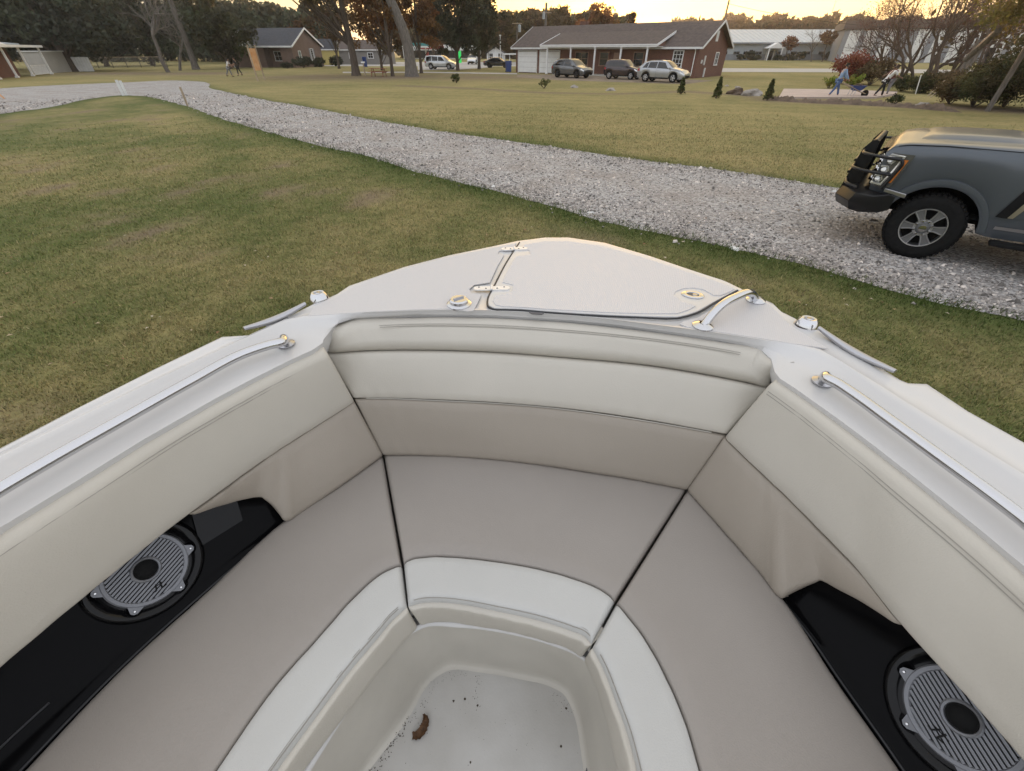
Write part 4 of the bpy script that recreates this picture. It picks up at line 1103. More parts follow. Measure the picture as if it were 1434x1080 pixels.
    for (y, dx) in ys: rows.append([Vector((x + dx*(1 if x > .9 else 1), y, z + (.05 if abs(y) > 1.0 and z < .6 else 0))) for x, z in prof] + [Vector((.72 + dx*.6, y, .77)), Vector((.72 + dx*.6, y, .60))])
    gd.grid(rows, True); gd.face(rows[0]); gd.face(rows[-1][::-1])
    gdo = gd.build('front_bumper', M['guard'], o, False, 30, .008)
    gg = MB()
    for sg in (1, -1):      # uprights: wide plates beside the grille
        gg.prism([(1.18, sg*.56, .56), (.96, sg*.56, .60), (.94, sg*.56, 1.22), (.95, sg*.56, 1.35), (1.03, sg*.56, 1.35), (1.10, sg*.56, 1.24)], (0, sg*.04, 0))
    gg.tube([(.99, -.58, 1.325), (.99, .58, 1.325)], .036, 12)
    for z, x in ((.92, 1.15), (1.08, 1.13)): gg.tube([(x, -.57, z), (x, .57, z)], .020, 8)
    for k in range(13):     # expanded-metal infill
        y = -.54 + 1.08*k/12
        gg.beam((1.13, y, .74), (1.02, y, 1.30), .012, .05)
    for sg in (1, -1):      # bars wrapping the headlamps
        for z, xw in ((1.22, 1.07), (1.03, 1.12), (.83, 1.14)):
            gg.tube(catmull([(xw, sg*.60, z), (xw-.02, sg*.84, z), (xw-.16, sg*1.0, z), (.60, sg*1.055, z-.01)] if z > .9 else [(xw, sg*.60, z), (xw-.05, sg*.84, z-.01), (xw-.2, sg*1.0, z-.02)], 5), .019, 8)
        gg.tube(catmull([(.60, sg*1.055, 1.21), (.575, sg*1.06, 1.18), (.60, sg*1.055, 1.04), (.66, sg*1.05, .84)], 4), .019, 8)
    gg.build('grille_guard', M['guard'], o, False, 35)
    # mirrors
    for sg in (1, -1):
        mm = MB(); mm.box((-1.35, sg*1.27, 1.58), (.14, .24, .34)); mm.beam((-1.3, sg*.98, 1.42), (-1.33, sg*1.2, 1.5), .06, .05); mm.build('wing_mirror', M['blackmatt'], o, False, 35, .02)
    for x in (-1.85, -3.0):
        for sg in (1, -1): dh = MB(); dh.box((x, sg*1.03, 1.20), (.20, .03, .04)); dh.build('door_handle', pt, o, False, 35, .008)
    # axle and chassis in shadow
    ch = MB(); ch.box((-2.2, 0, .55), (5.4, .9, .14)); ch.tube([(0, -.75, r), (0, .75, r)], .07, 8); ch.tube([(-4.06, -.75, r), (-4.06, .75, r)], .07, 8); ch.build('chassis', M['blackmatt'], o)
    bed = MB(); bed.box((-4.35, 0, 1.452), (1.9, 1.62, .02)); bed.build('bed_cover', M['blackmatt'], o)
    return o
M['truck_alloy'] = mat('grey_alloy', (.22, .225, .235), .35, metal=.8)
M['guard'] = mat('black_powder_coat', (.008, .008, .009), .32, spec=.35)
M['badge'] = mat('bronze_badge', (.42, .38, .30), .3, metal=.8)
M['lampdark'] = mat('headlamp_housing', (.10, .10, .10), .10, metal=.3, coat=1)
truck()
# ================================================================ BUILDINGS AND OBJECTS
def gable_block(o, x0, x1, y0, y1, eave, ridge, wallm, roofm, trimm, over=.45, ends=True, roof_name='roof'):
    """ridge along x; walls, roof, white fascia"""
    mb = MB(); ym = (y0+y1)/2
    mb.face([(x0,y0,0),(x1,y0,0),(x1,y0,eave),(x0,y0,eave)]); mb.face([(x0,y1,0),(x1,y1,0),(x1,y1,eave),(x0,y1,eave)])
    for x in (x0, x1): mb.face([(x,y0,0),(x,y1,0),(x,y1,eave),(x,ym,ridge-.12),(x,y0,eave)])
    w_ = mb.build('wall', wallm, o, smooth=0)
    sl = (ridge-eave)/(ym-y0); ze = eave - sl*over
    r = MB(); th = .10
    for sy in (1, -1):
        ya = ym - sy*(ym-y0+over)
        r.prism([(x0-over,ya,ze),(x1+over,ya,ze),(x1+over,ym,ridge),(x0-over,ym,ridge)], (0, 0, th))
    ro = r.build(roof_name, roofm, o, smooth=0)
    f = MB()
    for sy in (1, -1):
        ya = ym - sy*(ym-y0+over)
        f.box(((x0+x1)/2, ya - sy*.012, ze+.02), (x1-x0+2*over, .03, .18))
        f.box(((x0+x1)/2, ya + sy*.10, ze+.06), (x1-x0+2*over-.1, .03, .10))
        for x in (x0-over-.016, x1+over+.016): f.beam((x, ya, ze+.03), (x, ym, ridge+.03), .035, .20)
    f.build('fascia', trimm, ro, smooth=0)
    return w_, ro
def window(o, x, y, z, w_, h, nrm=(0, -1), panes=(2, 2), fm=None, shutters=None, glass=None):
    """window on a wall facing nrm; x,y its centre on the wall, z its middle"""
    nx, ny = nrm; tx, ty = -ny, nx
    def q(a, d, b): return (x + tx*a + nx*d, y + ty*a + ny*d, z + b)
    def bx(mb, a, b, w2, h2, d0, d1):
        mb.prism([q(a-w2/2, d0, b-h2/2), q(a+w2/2, d0, b-h2/2), q(a+w2/2, d0, b+h2/2), q(a-w2/2, d0, b+h2/2)], (nx*(d1-d0), ny*(d1-d0), 0))
    mb = MB(); t = .09
    bx(mb, 0, h/2-t/2, w_, t, .0, .06); bx(mb, 0, -h/2+t/2, w_+.1, t, .0, .09)
    for s_ in (1, -1): bx(mb, s_*(w_/2-t/2), 0, t, h-2*t, .0, .06)
    for i in range(1, panes[0]): bx(mb, -w_/2 + w_*i/panes[0], 0, .035, h-2*t, .012, .04)
    for i in range(1, panes[1]): bx(mb, 0, -h/2 + h*i/panes[1], w_-2*t, .035, .012, .045)
    f = mb.build('window', fm or M['white'], o, smooth=0)
    g = MB(); bx(g, 0, 0, w_-2*t, h-2*t, .003, .010); g.build('pane', glass or M['glass'], f, smooth=0)
    if shutters:
        s2 = MB()
        for s_ in (1, -1): bx(s2, s_*(w_/2+.22), 0, .38, h, .0, .05)
        s2.build('shutter', shutters, f, smooth=0)
    return f

# ---- brick ranch house
A = G(722.5, 101.5); B_ = G(971, 110); u = (B_-A); HL = u.length; u.normalize(); hrz = math.atan2(u.y, u.x)
house = root('brick_house', A, hrz, 'long red brick ranch house with brown roof, white porch posts and two garage doors', 'house')
HI = PM[house.name].inverted()
def hx(px, py=85, yl=0.0):
    """local x where the sight column px meets the wall line at local y=yl"""
    fw = FPX*CP + (540-py)*SP; d = Vector(((px-717)/fw, 1, 0)); o = Vector((0, 0, 0))
    a = HI @ o; b = HI @ d; dd = b - a
    t = (yl - a.y)/dd.y; return a.x + dd.x*t
HD = 8.6
gable_block(house, 0, HL, 0, HD, 2.75, 4.75, M['brick'], M['shingle'], M['offwhite'], .5)
# porch roof: low shed plane running out from the main roof
pxa, pxb = hx(757, 62, -1.9), hx(921, 62, -1.9)
mb = MB(); mb.prism([(pxa,-2.0,2.72),(pxb,-2.0,2.72),(pxb,2.6,3.98),(pxa,2.6,3.98)], (0, 0, .10)); pr = mb.build('porch_roof', M['shingle'], house, smooth=0)
mb = MB(); mb.box(((pxa+pxb)/2, -2.02, 2.74), (pxb-pxa, .03, .24)); mb.box(((pxa+pxb)/2, -2.06, 2.82), (pxb-pxa, .09, .10))
for x in (pxa-.016, pxb+.016): mb.beam((x, -2.0, 2.77), (x, 2.2, 3.92), .035, .22)
mb.build('fascia', M['white'], pr, smooth=0)
mb = MB(); mb.prism([(pxb-.02, -.02, 2.70), (pxb-.02, -1.9, 2.70), (pxb-.02, -.02, 3.2)], (-.05, 0, 0)); mb.build('porch_gable', M['brick'], house, smooth=0)
mb = MB(); mb.box(((pxa+pxb)/2, -1.0, 2.67), (pxb-pxa-.05, 1.9, .04)); mb.build('porch_ceiling', M['offwhite'], house, smooth=0)
for px in (766, 798.5, 832, 868, 904.5):
    x = hx(px, 85, -1.85)
    mb = MB(); mb.box((x, -1.85, 1.36), (.15, .15, 2.58)); mb.box((x, -1.85, .10), (.24, .24, .14)); mb.box((x, -1.85, 2.58), (.24, .24, .12)); mb.build('porch_post', M['white'], house, smooth=0)
mb = MB(); mb.box(((pxa+pxb)/2+1, -1.05, .06), (pxb-pxa-2.2, 2.1, .12)); mb.build('porch_slab', M['concrete'], house, smooth=0)
for a, b in ((726.5, 751.5), (756.5, 783)):
    xa, xb = hx(a, 85), hx(b, 85); mb = MB()
    for k in range(4): mb.box(((xa+xb)/2, -.03 - .002*(k % 2), .06 + .54*k + .27), (xb-xa, .05, .525))
    gd_ = mb.build('garage_door', M['white'], house, smooth=0)
    mb = MB()
    for s_ in (xa-.06, xb+.06): mb.box((s_, -.03, 1.12), (.12, .07, 2.24))
    mb.box(((xa+xb)/2, -.03, 2.30), (xb-xa+.24, .07, .12)); mb.build('door_frame', M['offwhite'], gd_, smooth=0)
M['tanwin'] = mat('tan_window_frame', (.30, .19, .13), .7)
for px, w_, pn in ((815, 1.9, (2, 2)), (846.5, 1.25, (1, 2)), (895, 1.3, (1, 2))): window(house, hx(px, 76), 0, 1.55, w_, 1.35, panes=pn, fm=M['tanwin'])
window(house, hx(950.5, 75), 0, 1.62, 1.15, 1.5, panes=(3, 4), fm=M['white'])
x = hx(864, 85); mb = MB(); mb.box((x, -.02, 1.1), (.95, .05, 2.08)); dr = mb.build('front_door', M['tanwin'], house, smooth=0); mb = MB(); mb.tube([(x+.36, -.05, 1.0), (x+.36, -.10, 1.0)], .03, 8); mb.build('handle', M['steel_brushed'], dr)
# gable end: downspout, vent, little panels
mb = MB(); mb.tube([(HL-.35, -.40, 2.50), (HL-.35, -.10, 2.32), (HL-.35, -.07, .25), (HL-.35, -.40, .10)], .05, 8); mb.build('downspout', M['white'], house)
mb = MB(); mb.box((HL+.02, HD/2, 3.55), (.05, .7, .9)); mb.build('gable_vent', M['offwhite'], house, smooth=0)
for yy, zz, hh in ((2.0, 1.5, .8), (2.6, .45, .8), (1.2, 1.4, .3)):
    mb = MB(); mb.box((HL+.05, yy, zz), (.10, .25, hh)); mb.build('meter_box', M['offwhite'], house, False, 0)
window(house, HL, 5.6, 1.6, 1.0, 1.2, nrm=(1, 0))
mb = MB(); mb.box((hx(818, 40, HD*.55), HD*.55, 4.75), (.9, .6, .9)); mb.build('chimney', M['brick'], bpy.data.objects['roof'], smooth=0)
for k, x in enumerate((hx(852, 95, -.6), hx(878, 95, -.6))):
    ch = root('porch_chair', PM[house.name] @ Vector((x, -.75, .125)), hrz, ['wooden porch chair left of the dark hatchback under the porch roof', 'wooden porch chair half hidden behind the dark hatchback'][k], 'chair')
    mb = MB(); mb.box((0, 0, .42), (.55, .5, .05)); mb.build('seat', M['wood'], ch)
    mb = MB()
    for i in range(4): mb.box((-.2+.135*i, .26, .75), (.09, .03, .62))
    mb.build('backrest', M['wood'], ch)
    for sx in (-1, 1):
        for sy in (-1, 1): m2 = MB(); m2.box((sx*.25, sy*.22, .21), (.05, .05, .42)); m2.build('leg', M['wood'], ch)

# ---- brown brick house beyond the banner
c0 = G(415, 95); bh = root('brick_bungalow', c0, R(-8), 'brown brick bungalow with grey roof and white trim behind the left lawn', 'house')
HB = 2.95
mb = MB(); L0 = 13.0; D0 = 10.0; RZ = 5.3
mb.face([(-L0,0,0),(-5.2,0,0),(-5.2,0,HB),(-L0,0,HB)]); mb.face([(-5.2,0,0),(-5.2,1.6,0),(-5.2,1.6,HB),(-5.2,0,HB)]); mb.face([(-5.2,1.6,0),(-2.2,1.6,0),(-2.2,1.6,HB),(-5.2,1.6,HB)]); mb.face([(-2.2,1.6,0),(-2.2,0,0),(-2.2,0,HB),(-2.2,1.6,HB)])
mb.face([(-2.2,0,0),(0,0,0),(0,0,HB),(-2.2,0,HB)])
mb.face([(0,0,0),(0,D0,0),(0,D0,HB),(0,D0/2,RZ-.1),(0,0,HB)]); mb.face([(-L0,0,0),(-L0,D0,0),(-L0,D0,HB),(-L0,D0/2,RZ-.1),(-L0,0,HB)]); mb.face([(-L0,D0,0),(0,D0,0),(0,D0,HB),(-L0,D0,HB)])
mb.build('wall', M['brick_brown'], bh, smooth=0)
mb = MB()
for sy in (1, -1): mb.prism([(-L0-.4, D0/2 - sy*(D0/2+.4), HB-.15), (.4, D0/2 - sy*(D0/2+.4), HB-.15), (.4, D0/2, RZ), (-L0-.4, D0/2, RZ)], (0, 0, .1))
mb.prism([(-11, -1.4, HB), (-11, 4.6, HB), (-8.6, 4.6, RZ-.3), (-8.6, -1.4, RZ-.3)], (0, 0, .1)); mb.prism([(-8.6, -1.4, RZ-.3), (-8.6, 4.6, RZ-.3), (-6.2, 4.6, HB), (-6.2, -1.4, HB)], (0, 0, .1))
rf = mb.build('roof', M['shingle_grey'], bh, smooth=0)
mb = MB(); mb.box((-L0/2+.0, -.42, HB-.12), (L0+.8, .03, .22))
for sy in (1, -1): mb.beam((.416, D0/2 - sy*(D0/2+.4), HB-.10), (.416, D0/2, RZ+.04), .035, .26)
mb.beam((-6.2, -1.416, HB+.05), (-8.6, -1.416, RZ-.2), .24, .035, (0, -1, 0)); mb.beam((-11, -1.416, HB+.05), (-8.6, -1.416, RZ-.2), .24, .035, (0, -1, 0))
mb.build('fascia', M['white'], rf, smooth=0)
mb = MB(); mb.prism([(-10.8, -1.2, HB-.1), (-6.4, -1.2, HB-.1), (-8.6, -1.2, RZ-.45)], (0, .1, 0)); mb.build('front_gable', M['white'], bh, smooth=0)
for x in (-10.6, -6.6): mb = MB(); mb.box((x, -1.15, HB/2-.05), (.16, .16, HB-.1)); mb.build('porch_post', M['white'], bh, smooth=0)
window(bh, -3.7, 1.6, 1.55, 1.5, 1.4, panes=(2, 2)); window(bh, -12, 0, 1.6, 1.1, 1.3)
window(bh, 0, 6.4, 1.7, .95, 1.8, nrm=(1, 0), panes=(1, 6), shutters=M['claddark']); window(bh, 0, 2.2, 1.7, .8, 1.2, nrm=(1, 0))
# small yellow gabled shed and a grey house beside it
ys = root('yellow_shed', at(463, 90, 106) * Vector((1, 1, 0)), R(10), 'small yellow gabled shed peeping past the brown brick bungalow', 'shed')
gable_block(ys, -1.6, 1.6, 0, 3, 2.6, 4.0, mat('yellow_siding', (.46, .38, .13), .7, var=.1), M['shingle_grey'], M['offwhite'], .2)
gh = root('grey_cottage', G(508, 90.5), R(-5), 'low grey cottage far behind the picnic table', 'house')
gable_block(gh, -6, 5, 0, 7, 2.5, 4.0, mat('grey_siding', (.20, .19, .18), .8), M['shingle'], M['offwhite'], .3)
window(gh, -2, 0, 1.5, 1.2, 1.0); window(gh, 2, 0, 1.5, 1.2, 1.0)

# ---- white porch house at the far left
p0 = G(25, 109); p1 = G(73, 104); ld = (p1-p0); ll = ld.length; lrz = math.atan2(ld.y, ld.x)
lh = root('porch_house', p0, lrz, 'brick house with white pillared porch at the left edge of the view', 'house')
xb_ = ll*.42; mb = MB(); mb.face([(-7,1.1,0),(xb_,1.1,0),(xb_,1.1,2.6),(-7,1.1,2.6)]); mb.face([(xb_,1.1,0),(xb_,10,0),(xb_,10,2.6),(xb_,1.1,2.6)]); mb.build('wall', M['brick'], lh, smooth=0)
mb = MB(); mb.box((1.2, 1.6, 2.72), (ll+8, 4.0, .22)); mb.build('porch_roof', M['white'], lh, smooth=0)
mb = MB(); mb.prism([(-8, 1.2, 2.86), (8.5, 1.2, 2.86), (6.5, 6.0, 3.25), (-8, 6.0, 4.4)], (0, 0, .12)); mb.build('roof', M['cladding'], lh, smooth=0)
mb = MB(); mb.prism([(-9, -.2, 2.84), (1.2, -.2, 2.84), (-1.5, -.2, 3.35), (-5.0, -.2, 4.2)], (0, .1, 0)); mb.build('pediment', M['white'], lh, smooth=0)
for x in (0, ll*.42, ll, -4): mb = MB(); mb.box((x, 0, 1.31), (.17, .17, 2.62)); mb.box((x, 0, .08), (.3, .3, .16)); mb.build('porch_post', M['white'], lh, smooth=0)
mb = MB(); mb.box((ll*.72, 0.0, .95), (ll*.45, .05, .06)); mb.box((ll*.72, 0, .12), (ll*.45, .05, .06))
for k in range(24): mb.box((ll*(.5+.44*k/23), 0, .53), (.05, .035, .80))
mb.build('porch_railing', M['white'], lh, smooth=0)
M['beige'] = mat('beige_siding', (.40, .38, .34), .7, var=.08, vscale=1)
sd1 = root('garden_shed', G(82, 102), R(100), 'low beige shed wall beside the white porch', 'shed'); mb = MB(); mb.box((1, 1.3, 1.1), (4.2, 2.4, 2.2)); mb.build('wall', M['beige'], sd1, smooth=0); mb = MB(); mb.box((1, 1.3, 2.25), (4.5, 2.7, .1)); mb.build('roof', M['offwhite'], sd1, smooth=0)
sd2 = root('board_fence', G(103, 100.5), R(24), 'short pale board fence to the right of the dark oak trunk', 'fence'); mb = MB()
for k in range(9): mb.box((-.2+.31*k, 0, .8), (.29, .03, 1.6 + .05*(k % 2)))
mb.build('boards', M['offwhite'], sd2, smooth=0)
mb = MB(); mb.box((1.05, .04, 1.3), (2.8, .05, .09)); mb.box((1.05, .04, .4), (2.8, .05, .09)); mb.build('rails', M['wood'], sd2, smooth=0)
# chain-link fence with timber rail
fa, fb_ = G(118, 96.5), G(235, 94); fn = root('wire_fence', fa, math.atan2((fb_-fa).y, (fb_-fa).x), 'grey wire fence with pale top rail under the dark trees', 'fence'); FLn = (fb_-fa).length
mb = MB(); mb.box((FLn/2, 0, 1.45), (FLn, .07, .09)); mb.build('top_rail', M['wood'], fn, smooth=0)
for k in range(7): mb = MB(); mb.tube([(FLn*k/6, 0, 0), (FLn*k/6, 0, 1.5)], .05, 8); mb.build('post', M['barkgrey'], fn)
mb = MB()
for k in range(60): mb.tube([(FLn*k/60, .03, .05), (FLn*(k+1)/60, .03, 1.42)], .010, 3); mb.tube([(FLn*(k+1)/60, .03, .05), (FLn*k/60, .03, 1.42)], .010, 3)
mb.build('wire_mesh', M['steel_brushed'], fn)

# ---- industrial buildings beyond the road
dI = 160.0
def xi(px, d=dI, py=75): return (px-717)/(FPX*CP + (540-py)*SP)*d
ib = root('industrial_building', (xi(985), dI, 0), 0, 'long low grey metal building with pale roof and small gabled entrance', 'industrial building')
WI = xi(1192) - xi(985)
zE, zR = zat(1080, 60.5, dI), zat(1080, 42.5, dI+14)
mb = MB(); mb.box((WI/2, 14, zE/2), (WI, 28, zE)); mb.build('wall', M['claddark'], ib, smooth=0)
mb = MB()
for k in range(int(WI/3)): mb.box((k*3+1.5, -.02, zE*.66), (2.94, .06, zE*.60))
mb.build('wall_panels', M['cladding'], ib, smooth=0)
mb = MB(); mb.prism([(-1, -1, zE), (WI+1, -1, zE), (WI+1, 14, zR), (-1, 14, zR)], (0, 0, .2)); mb.prism([(-1, 29, zE), (WI+1, 29, zE), (WI+1, 14, zR), (-1, 14, zR)], (0, 0, .2))
for k in range(int(WI/1.5)): mb.beam((k*1.5, -1, zE+.22), (k*1.5, 13.9, zR+.22), .07, .06)
ir = mb.build('roof', M['metalroof'], ib, smooth=0)
mb = MB(); mb.box((WI/2, -1.05, zE-.02), (WI+2, .12, .30)); mb.build('gutter', M['claddark'], ir, smooth=0)
for px in (1014, 1031, 1045, 1062, 1091, 1111, 1130, 1150): window(ib, xi(px)-xi(985), -.05, zat(px, 74.3, dI), 1.9, .8, panes=(2, 1), fm=M['claddark'])
ex = xi(1078) - xi(985)
mb = MB()
for s_ in (-1, 1):
    mb.box((ex + s_*1.9, -3, 1.4), (.3, .3, 2.8)); mb.box((ex+s_*1.1, -.2, 1.25), (.2, .2, 2.5))
mb.prism([(ex-2.5, -3.2, 2.8), (ex+2.5, -3.2, 2.8), (ex, -3.2, 4.1)], (0, 3, 0)); mb.build('entrance_portico', M['white'], ib, smooth=0)
mb = MB(); mb.box((ex, -.15, 1.1), (1.5, .08, 2.2)); mb.build('entrance_door', M['glass'], ib, smooth=0)
dW = 135.0
wb = root('warehouse', (xi(1172, dW), dW, 0), R(-27), 'tall grey warehouse with white vertical wall panels behind the bare trees', 'warehouse')
zt, zw = zat(1200, 29, dW), zat(1200, 41, dW); WW = 75
mb = MB(); mb.box((WW/2, 15, zw/2), (WW, 30, zw)); mb.build('wall', M['claddark'], wb, smooth=0)
for k in range(9):
    mb = MB(); mb.box((2.2 + 3.6*k + (k > 2)*3, -.06, zw/2-.1), (2.3, .14, zw-.3)); mb.build('wall_panel', M['offwhite'], wb, smooth=0)
mb = MB(); mb.box((WW/2, 15, (zw+zt)/2), (WW+1.2, 31.2, zt-zw)); mb.build('roof_band', mat('brown_fascia', (.07, .055, .055), .7), wb, smooth=0)
for k in range(3): window(wb, 44 + 7*k, -.02, 2.4, 4.0, 1.6, panes=(3, 1), fm=M['offwhite'])

# ---- petrol station, far
gs = root('petrol_station', at(590, 80, 170)*Vector((1, 1, 0)), 0, 'petrol station with teal canopy beyond the big pine trunk', 'petrol station')
zc = zat(590, 66, 170)
mb = MB(); mb.box((-2.2, 4, zc+.1), (10.5, 7, .5)); mb.build('canopy', M['white'], gs, smooth=0)
M['teal'] = mat('teal_panel', (.03, .23, .24), .4); M['redsign'] = mat('red_panel', (.35, .03, .03), .5)
mb = MB(); mb.box((-2.2, .46, zc+.65), (10.5, .1, .75)); mb.box((3.1, 4, zc+.65), (.1, 7, .75)); mb.build('canopy_band', M['teal'], gs, smooth=0)
for x in (-5, 1.0): mb = MB(); mb.box((x, 4, zc/2), (.4, .4, zc)); mb.build('canopy_post', M['white'], gs, smooth=0)
for x in (-3.5, 1.4): mb = MB(); mb.box((x, 4, .8), (.9, .6, 1.6)); mb.box((x, 4, 1.75), (1.0, .4, .3)); mb.build('fuel_pump', M['redsign'], gs, smooth=0)
mb = MB(); mb.box((5, 16, 1.9), (26, 9, 3.8)); mb.build('shop', M['offwhite'], gs, smooth=0)
mb = MB(); mb.box((5, 11.45, 1.3), (22, .1, 2.0)); mb.build('shop_window', M['glass'], gs, smooth=0)
mb = MB(); mb.box((2, 11.4, 3.1), (8, .1, .8)); mb.build('shop_sign', M['redsign'], gs, smooth=0)
sg_ = root('lit_sign', at(643, 86, 125)*Vector((1, 1, 0)), 0, 'green lit roadside sign between the cedar trunks', 'sign')
mb = MB(); mb.box((0, 0, zat(643, 80, 125)), (1.1, .3, 2.3)); mb.build('sign_panel', emit_mat('green_light', (.02, .45, .09), .16), sg_, smooth=0)
mb = MB(); mb.box((0, .1, .5), (.25, .2, 1.2)); mb.build('sign_post', M['offwhite'], sg_, smooth=0)
# ---- small white gabled house
wh = root('white_house', G(690, 91), R(0), 'small white gabled house left of the garage end', 'house')
c = G(690, 91); d9 = c.y
def xw(px): return (px-690)/(FPX*CP + 460*SP)*d9
mb = MB(); za = zat(700, 75, d9); zp = zat(695, 66, d9)
mb.face([(xw(682),0,0),(xw(707),0,0),(xw(707),0,za),(xw(694.5),0,zp),(xw(682),0,za)]); mb.face([(xw(707),0,0),(xw(707),9,0),(xw(707),9,za),(xw(707),0,za)]); mb.face([(xw(682),0,0),(xw(682),9,0),(xw(682),9,za),(xw(682),0,za)]); mb.build('wall', M['offwhite'], wh, smooth=0)
mb = MB(); mb.prism([(xw(681),-.3,za-.1),(xw(694.5),-.3,zp),(xw(694.5),9,zp),(xw(681),9,za-.1)], (0,0,.15)); mb.prism([(xw(708),-.3,za-.1),(xw(694.5),-.3,zp),(xw(694.5),9,zp),(xw(708),9,za-.1)], (0,0,.15)); mb.build('roof', M['shingle_grey'], wh, smooth=0)
mb = MB(); mb.box((xw(716), 1.5, za-.1), (xw(730)-xw(706), 4, .2)); mb.box((xw(714), 0, za/2), (.15, .15, za)); mb.build('porch', M['offwhite'], wh, smooth=0)
window(wh, xw(700.5), 0, zat(700, 79.5, d9), .9, 1.2); window(wh, xw(688), 0, zat(700, 79.5, d9), .9, 1.2)

# ---- poles
def pole(name, loc, h, r, label, arms=(), cat='utility pole', m=None, extra=None):
    o = root(name, loc, 0, label, cat)
    mb = MB(); mb.tube([(0, 0, 0), (0, 0, h)], [r, r*.7], 10); mb.build('pole', m or M['barkgrey'], o)
    for z, w_ in arms: mb = MB(); mb.box((0, -r, z), (w_, .1, .12)); mb.build('crossarm', M['wood'], o, smooth=0)
    if extra: mb = MB(); mb.lathe([(0, -.45), (.22, -.45), (.24, .4), (.1, .5), (0, .5)], Matrix.Translation((extra[1], -.1, extra[0])), 14); mb.build('transformer', M['cladding'], o)
    return o
pole('utility_pole', G(998, 97), 11, .16, 'tall bare utility pole right of the brick house', [(9.6, 1.8)])
pole('utility_pole', at(763, 60, 95)*Vector((1, 1, 0)), zat(763, 4, 95), .26, 'thick utility pole rising behind the brick house roof', [(zat(763, 18, 95), 1.8)], extra=(zat(763, 22, 95), -.35))
pole('utility_pole', at(724, 60, 90)*Vector((1, 1, 0)), zat(724, 31, 90), .16, 'utility pole with grey transformer at the garage end of the roof', [(zat(724, 33, 90), 1.6)], extra=(zat(724, 40, 90), .4))
sp_ = pole('street_lamp', G(701, 93), zat(701, 49, 100), .09, 'slim pale lamp post in front of the small white house', [], 'lamp post', M['offwhite'])
mb = MB(); mb.box((0, -.3, zat(701, 50, 100)), (.35, .9, .14)); mb.build('lamp_head', M['offwhite'], sp_, smooth=0)
pole('marker_post', G(684.5, 92.5), 3.3, .07, 'thin post with a red box left of the small white house', [(3.0, .5)], 'post')
mast = pole('radio_mast', at(1157, 40, 400)*Vector((1, 1, 0)), 34, .25, 'thin far mast against the yellow sky', [], 'mast', M['claddark'])
# power lines across
def wire(a, b, sag, label):
    mb = MB(); mb.tube([a.lerp(b, t/14) - Vector((0, 0, sag*4*(t/14)*(1-t/14))) for t in range(15)], .018, 4)
    tag(mb.build('power_line', M['blackmatt']), label, 'cable')
wire(at(1019, 5, 83), at(1440, 40, 60), 1.0, 'power line sagging right from the tall bare pole')
wire(at(724, 33, 90), at(560, 46, 110), .8, 'power line running left from the transformer pole at garage end')
wire(at(724, 49, 90), at(620, 52, 105), .6, 'lower power line left of the garage end pole')

# ---- bins, picnic table, sign board, stakes
def bin_(px, py, d, h, label, m):
    o = root('wheelie_bin', G(px, py) if d is None else at(px, py, d)*Vector((1, 1, 0)), R(20), label, 'bin')
    mb = MB(); mb.box((0, 0, h*.5), (.62, .62, h*.9), None, 1.12); mb.build('body', m, o, smooth=0, bevel=.03)
    mb = MB(); mb.box((0, .02, h*.97), (.72, .74, .07)); mb.build('lid', m, o, smooth=0, bevel=.02)
    for s_ in (1, -1): mb = MB(); mb.lathe([(0, 0), (.12, 0), (.12, .06), (0, .06)], Matrix.Translation((s_*.3, .3, .12)) @ Matrix.Rotation(R(90), 4, 'Y'), 12); mb.build('wheel', M['blackmatt'], o)
bin_(712, 101.5, None, 1.25, 'tall blue bin beside the garage end of the brick house', M['blueplastic'])
bin_(512, 94.5, None, 1.5, 'dark blue bin far behind the picnic table', M['blueplastic'])
pt_ = root('picnic_table', G(531, 107.5), R(-6), 'red stained picnic table under the trees by the big trunk', 'picnic table')
mb = MB()
for k in range(5): mb.box((0, -.30+.15*k, .75), (1.9, .14, .04))
mb.build('tabletop', M['redwood'], pt_, smooth=0)
for s_ in (1, -1):
    mb = MB()
    for k in range(2): mb.box((0, s_*(.66+.14*k), .45), (1.9, .13, .04))
    mb.build('bench', M['redwood'], pt_, smooth=0)
for x in (-.65, .65):
    for s_ in (1, -1): mb = MB(); mb.beam((x, s_*.2, .73), (x, s_*.62, 0), .045, .09); mb.build('leg', M['redwood'], pt_, smooth=0)
    mb = MB(); mb.box((x+.05, 0, .41), (.04, 1.5, .09)); mb.build('crossbeam', M['redwood'], pt_, smooth=0)
bf = root('post_lamp', G(511.5, 106), 0, 'short wooden post with pale cap left of the picnic table', 'post')
mb = MB(); mb.box((0, 0, .6), (.12, .12, 1.2)); mb.build('post', M['wood'], bf, smooth=0); mb = MB(); mb.box((0, 0, 1.25), (.4, .3, .14)); mb.build('cap', M['white'], bf, smooth=0)
qa, qb = G(371, 112), G(382, 113); qd = (qb-qa); ql = qd.length
sb = root('sign_board', qa, math.atan2(qd.y, qd.x) - R(38), 'sign board with sunset glow in its orange colour, hung between two leaning timber posts', 'sign')
for x in (0, ql*1.2): mb = MB(); mb.beam((x, 0, 0), (x, 0, 2.75), .10, .10); mb.build('post', M['wood'], sb, smooth=0)
M['orange'] = mat('sunset_orange', (.62, .27, .10), .55, col2=(.70, .45, .25), vscale=2.2, detail=2)  # sunset reflected by the board is put into its orange
mb = MB(); mb.box((ql*.6, -.07, 1.65), (ql*1.2, .03, 1.7)); mb.build('board', M['orange'], sb, smooth=0)
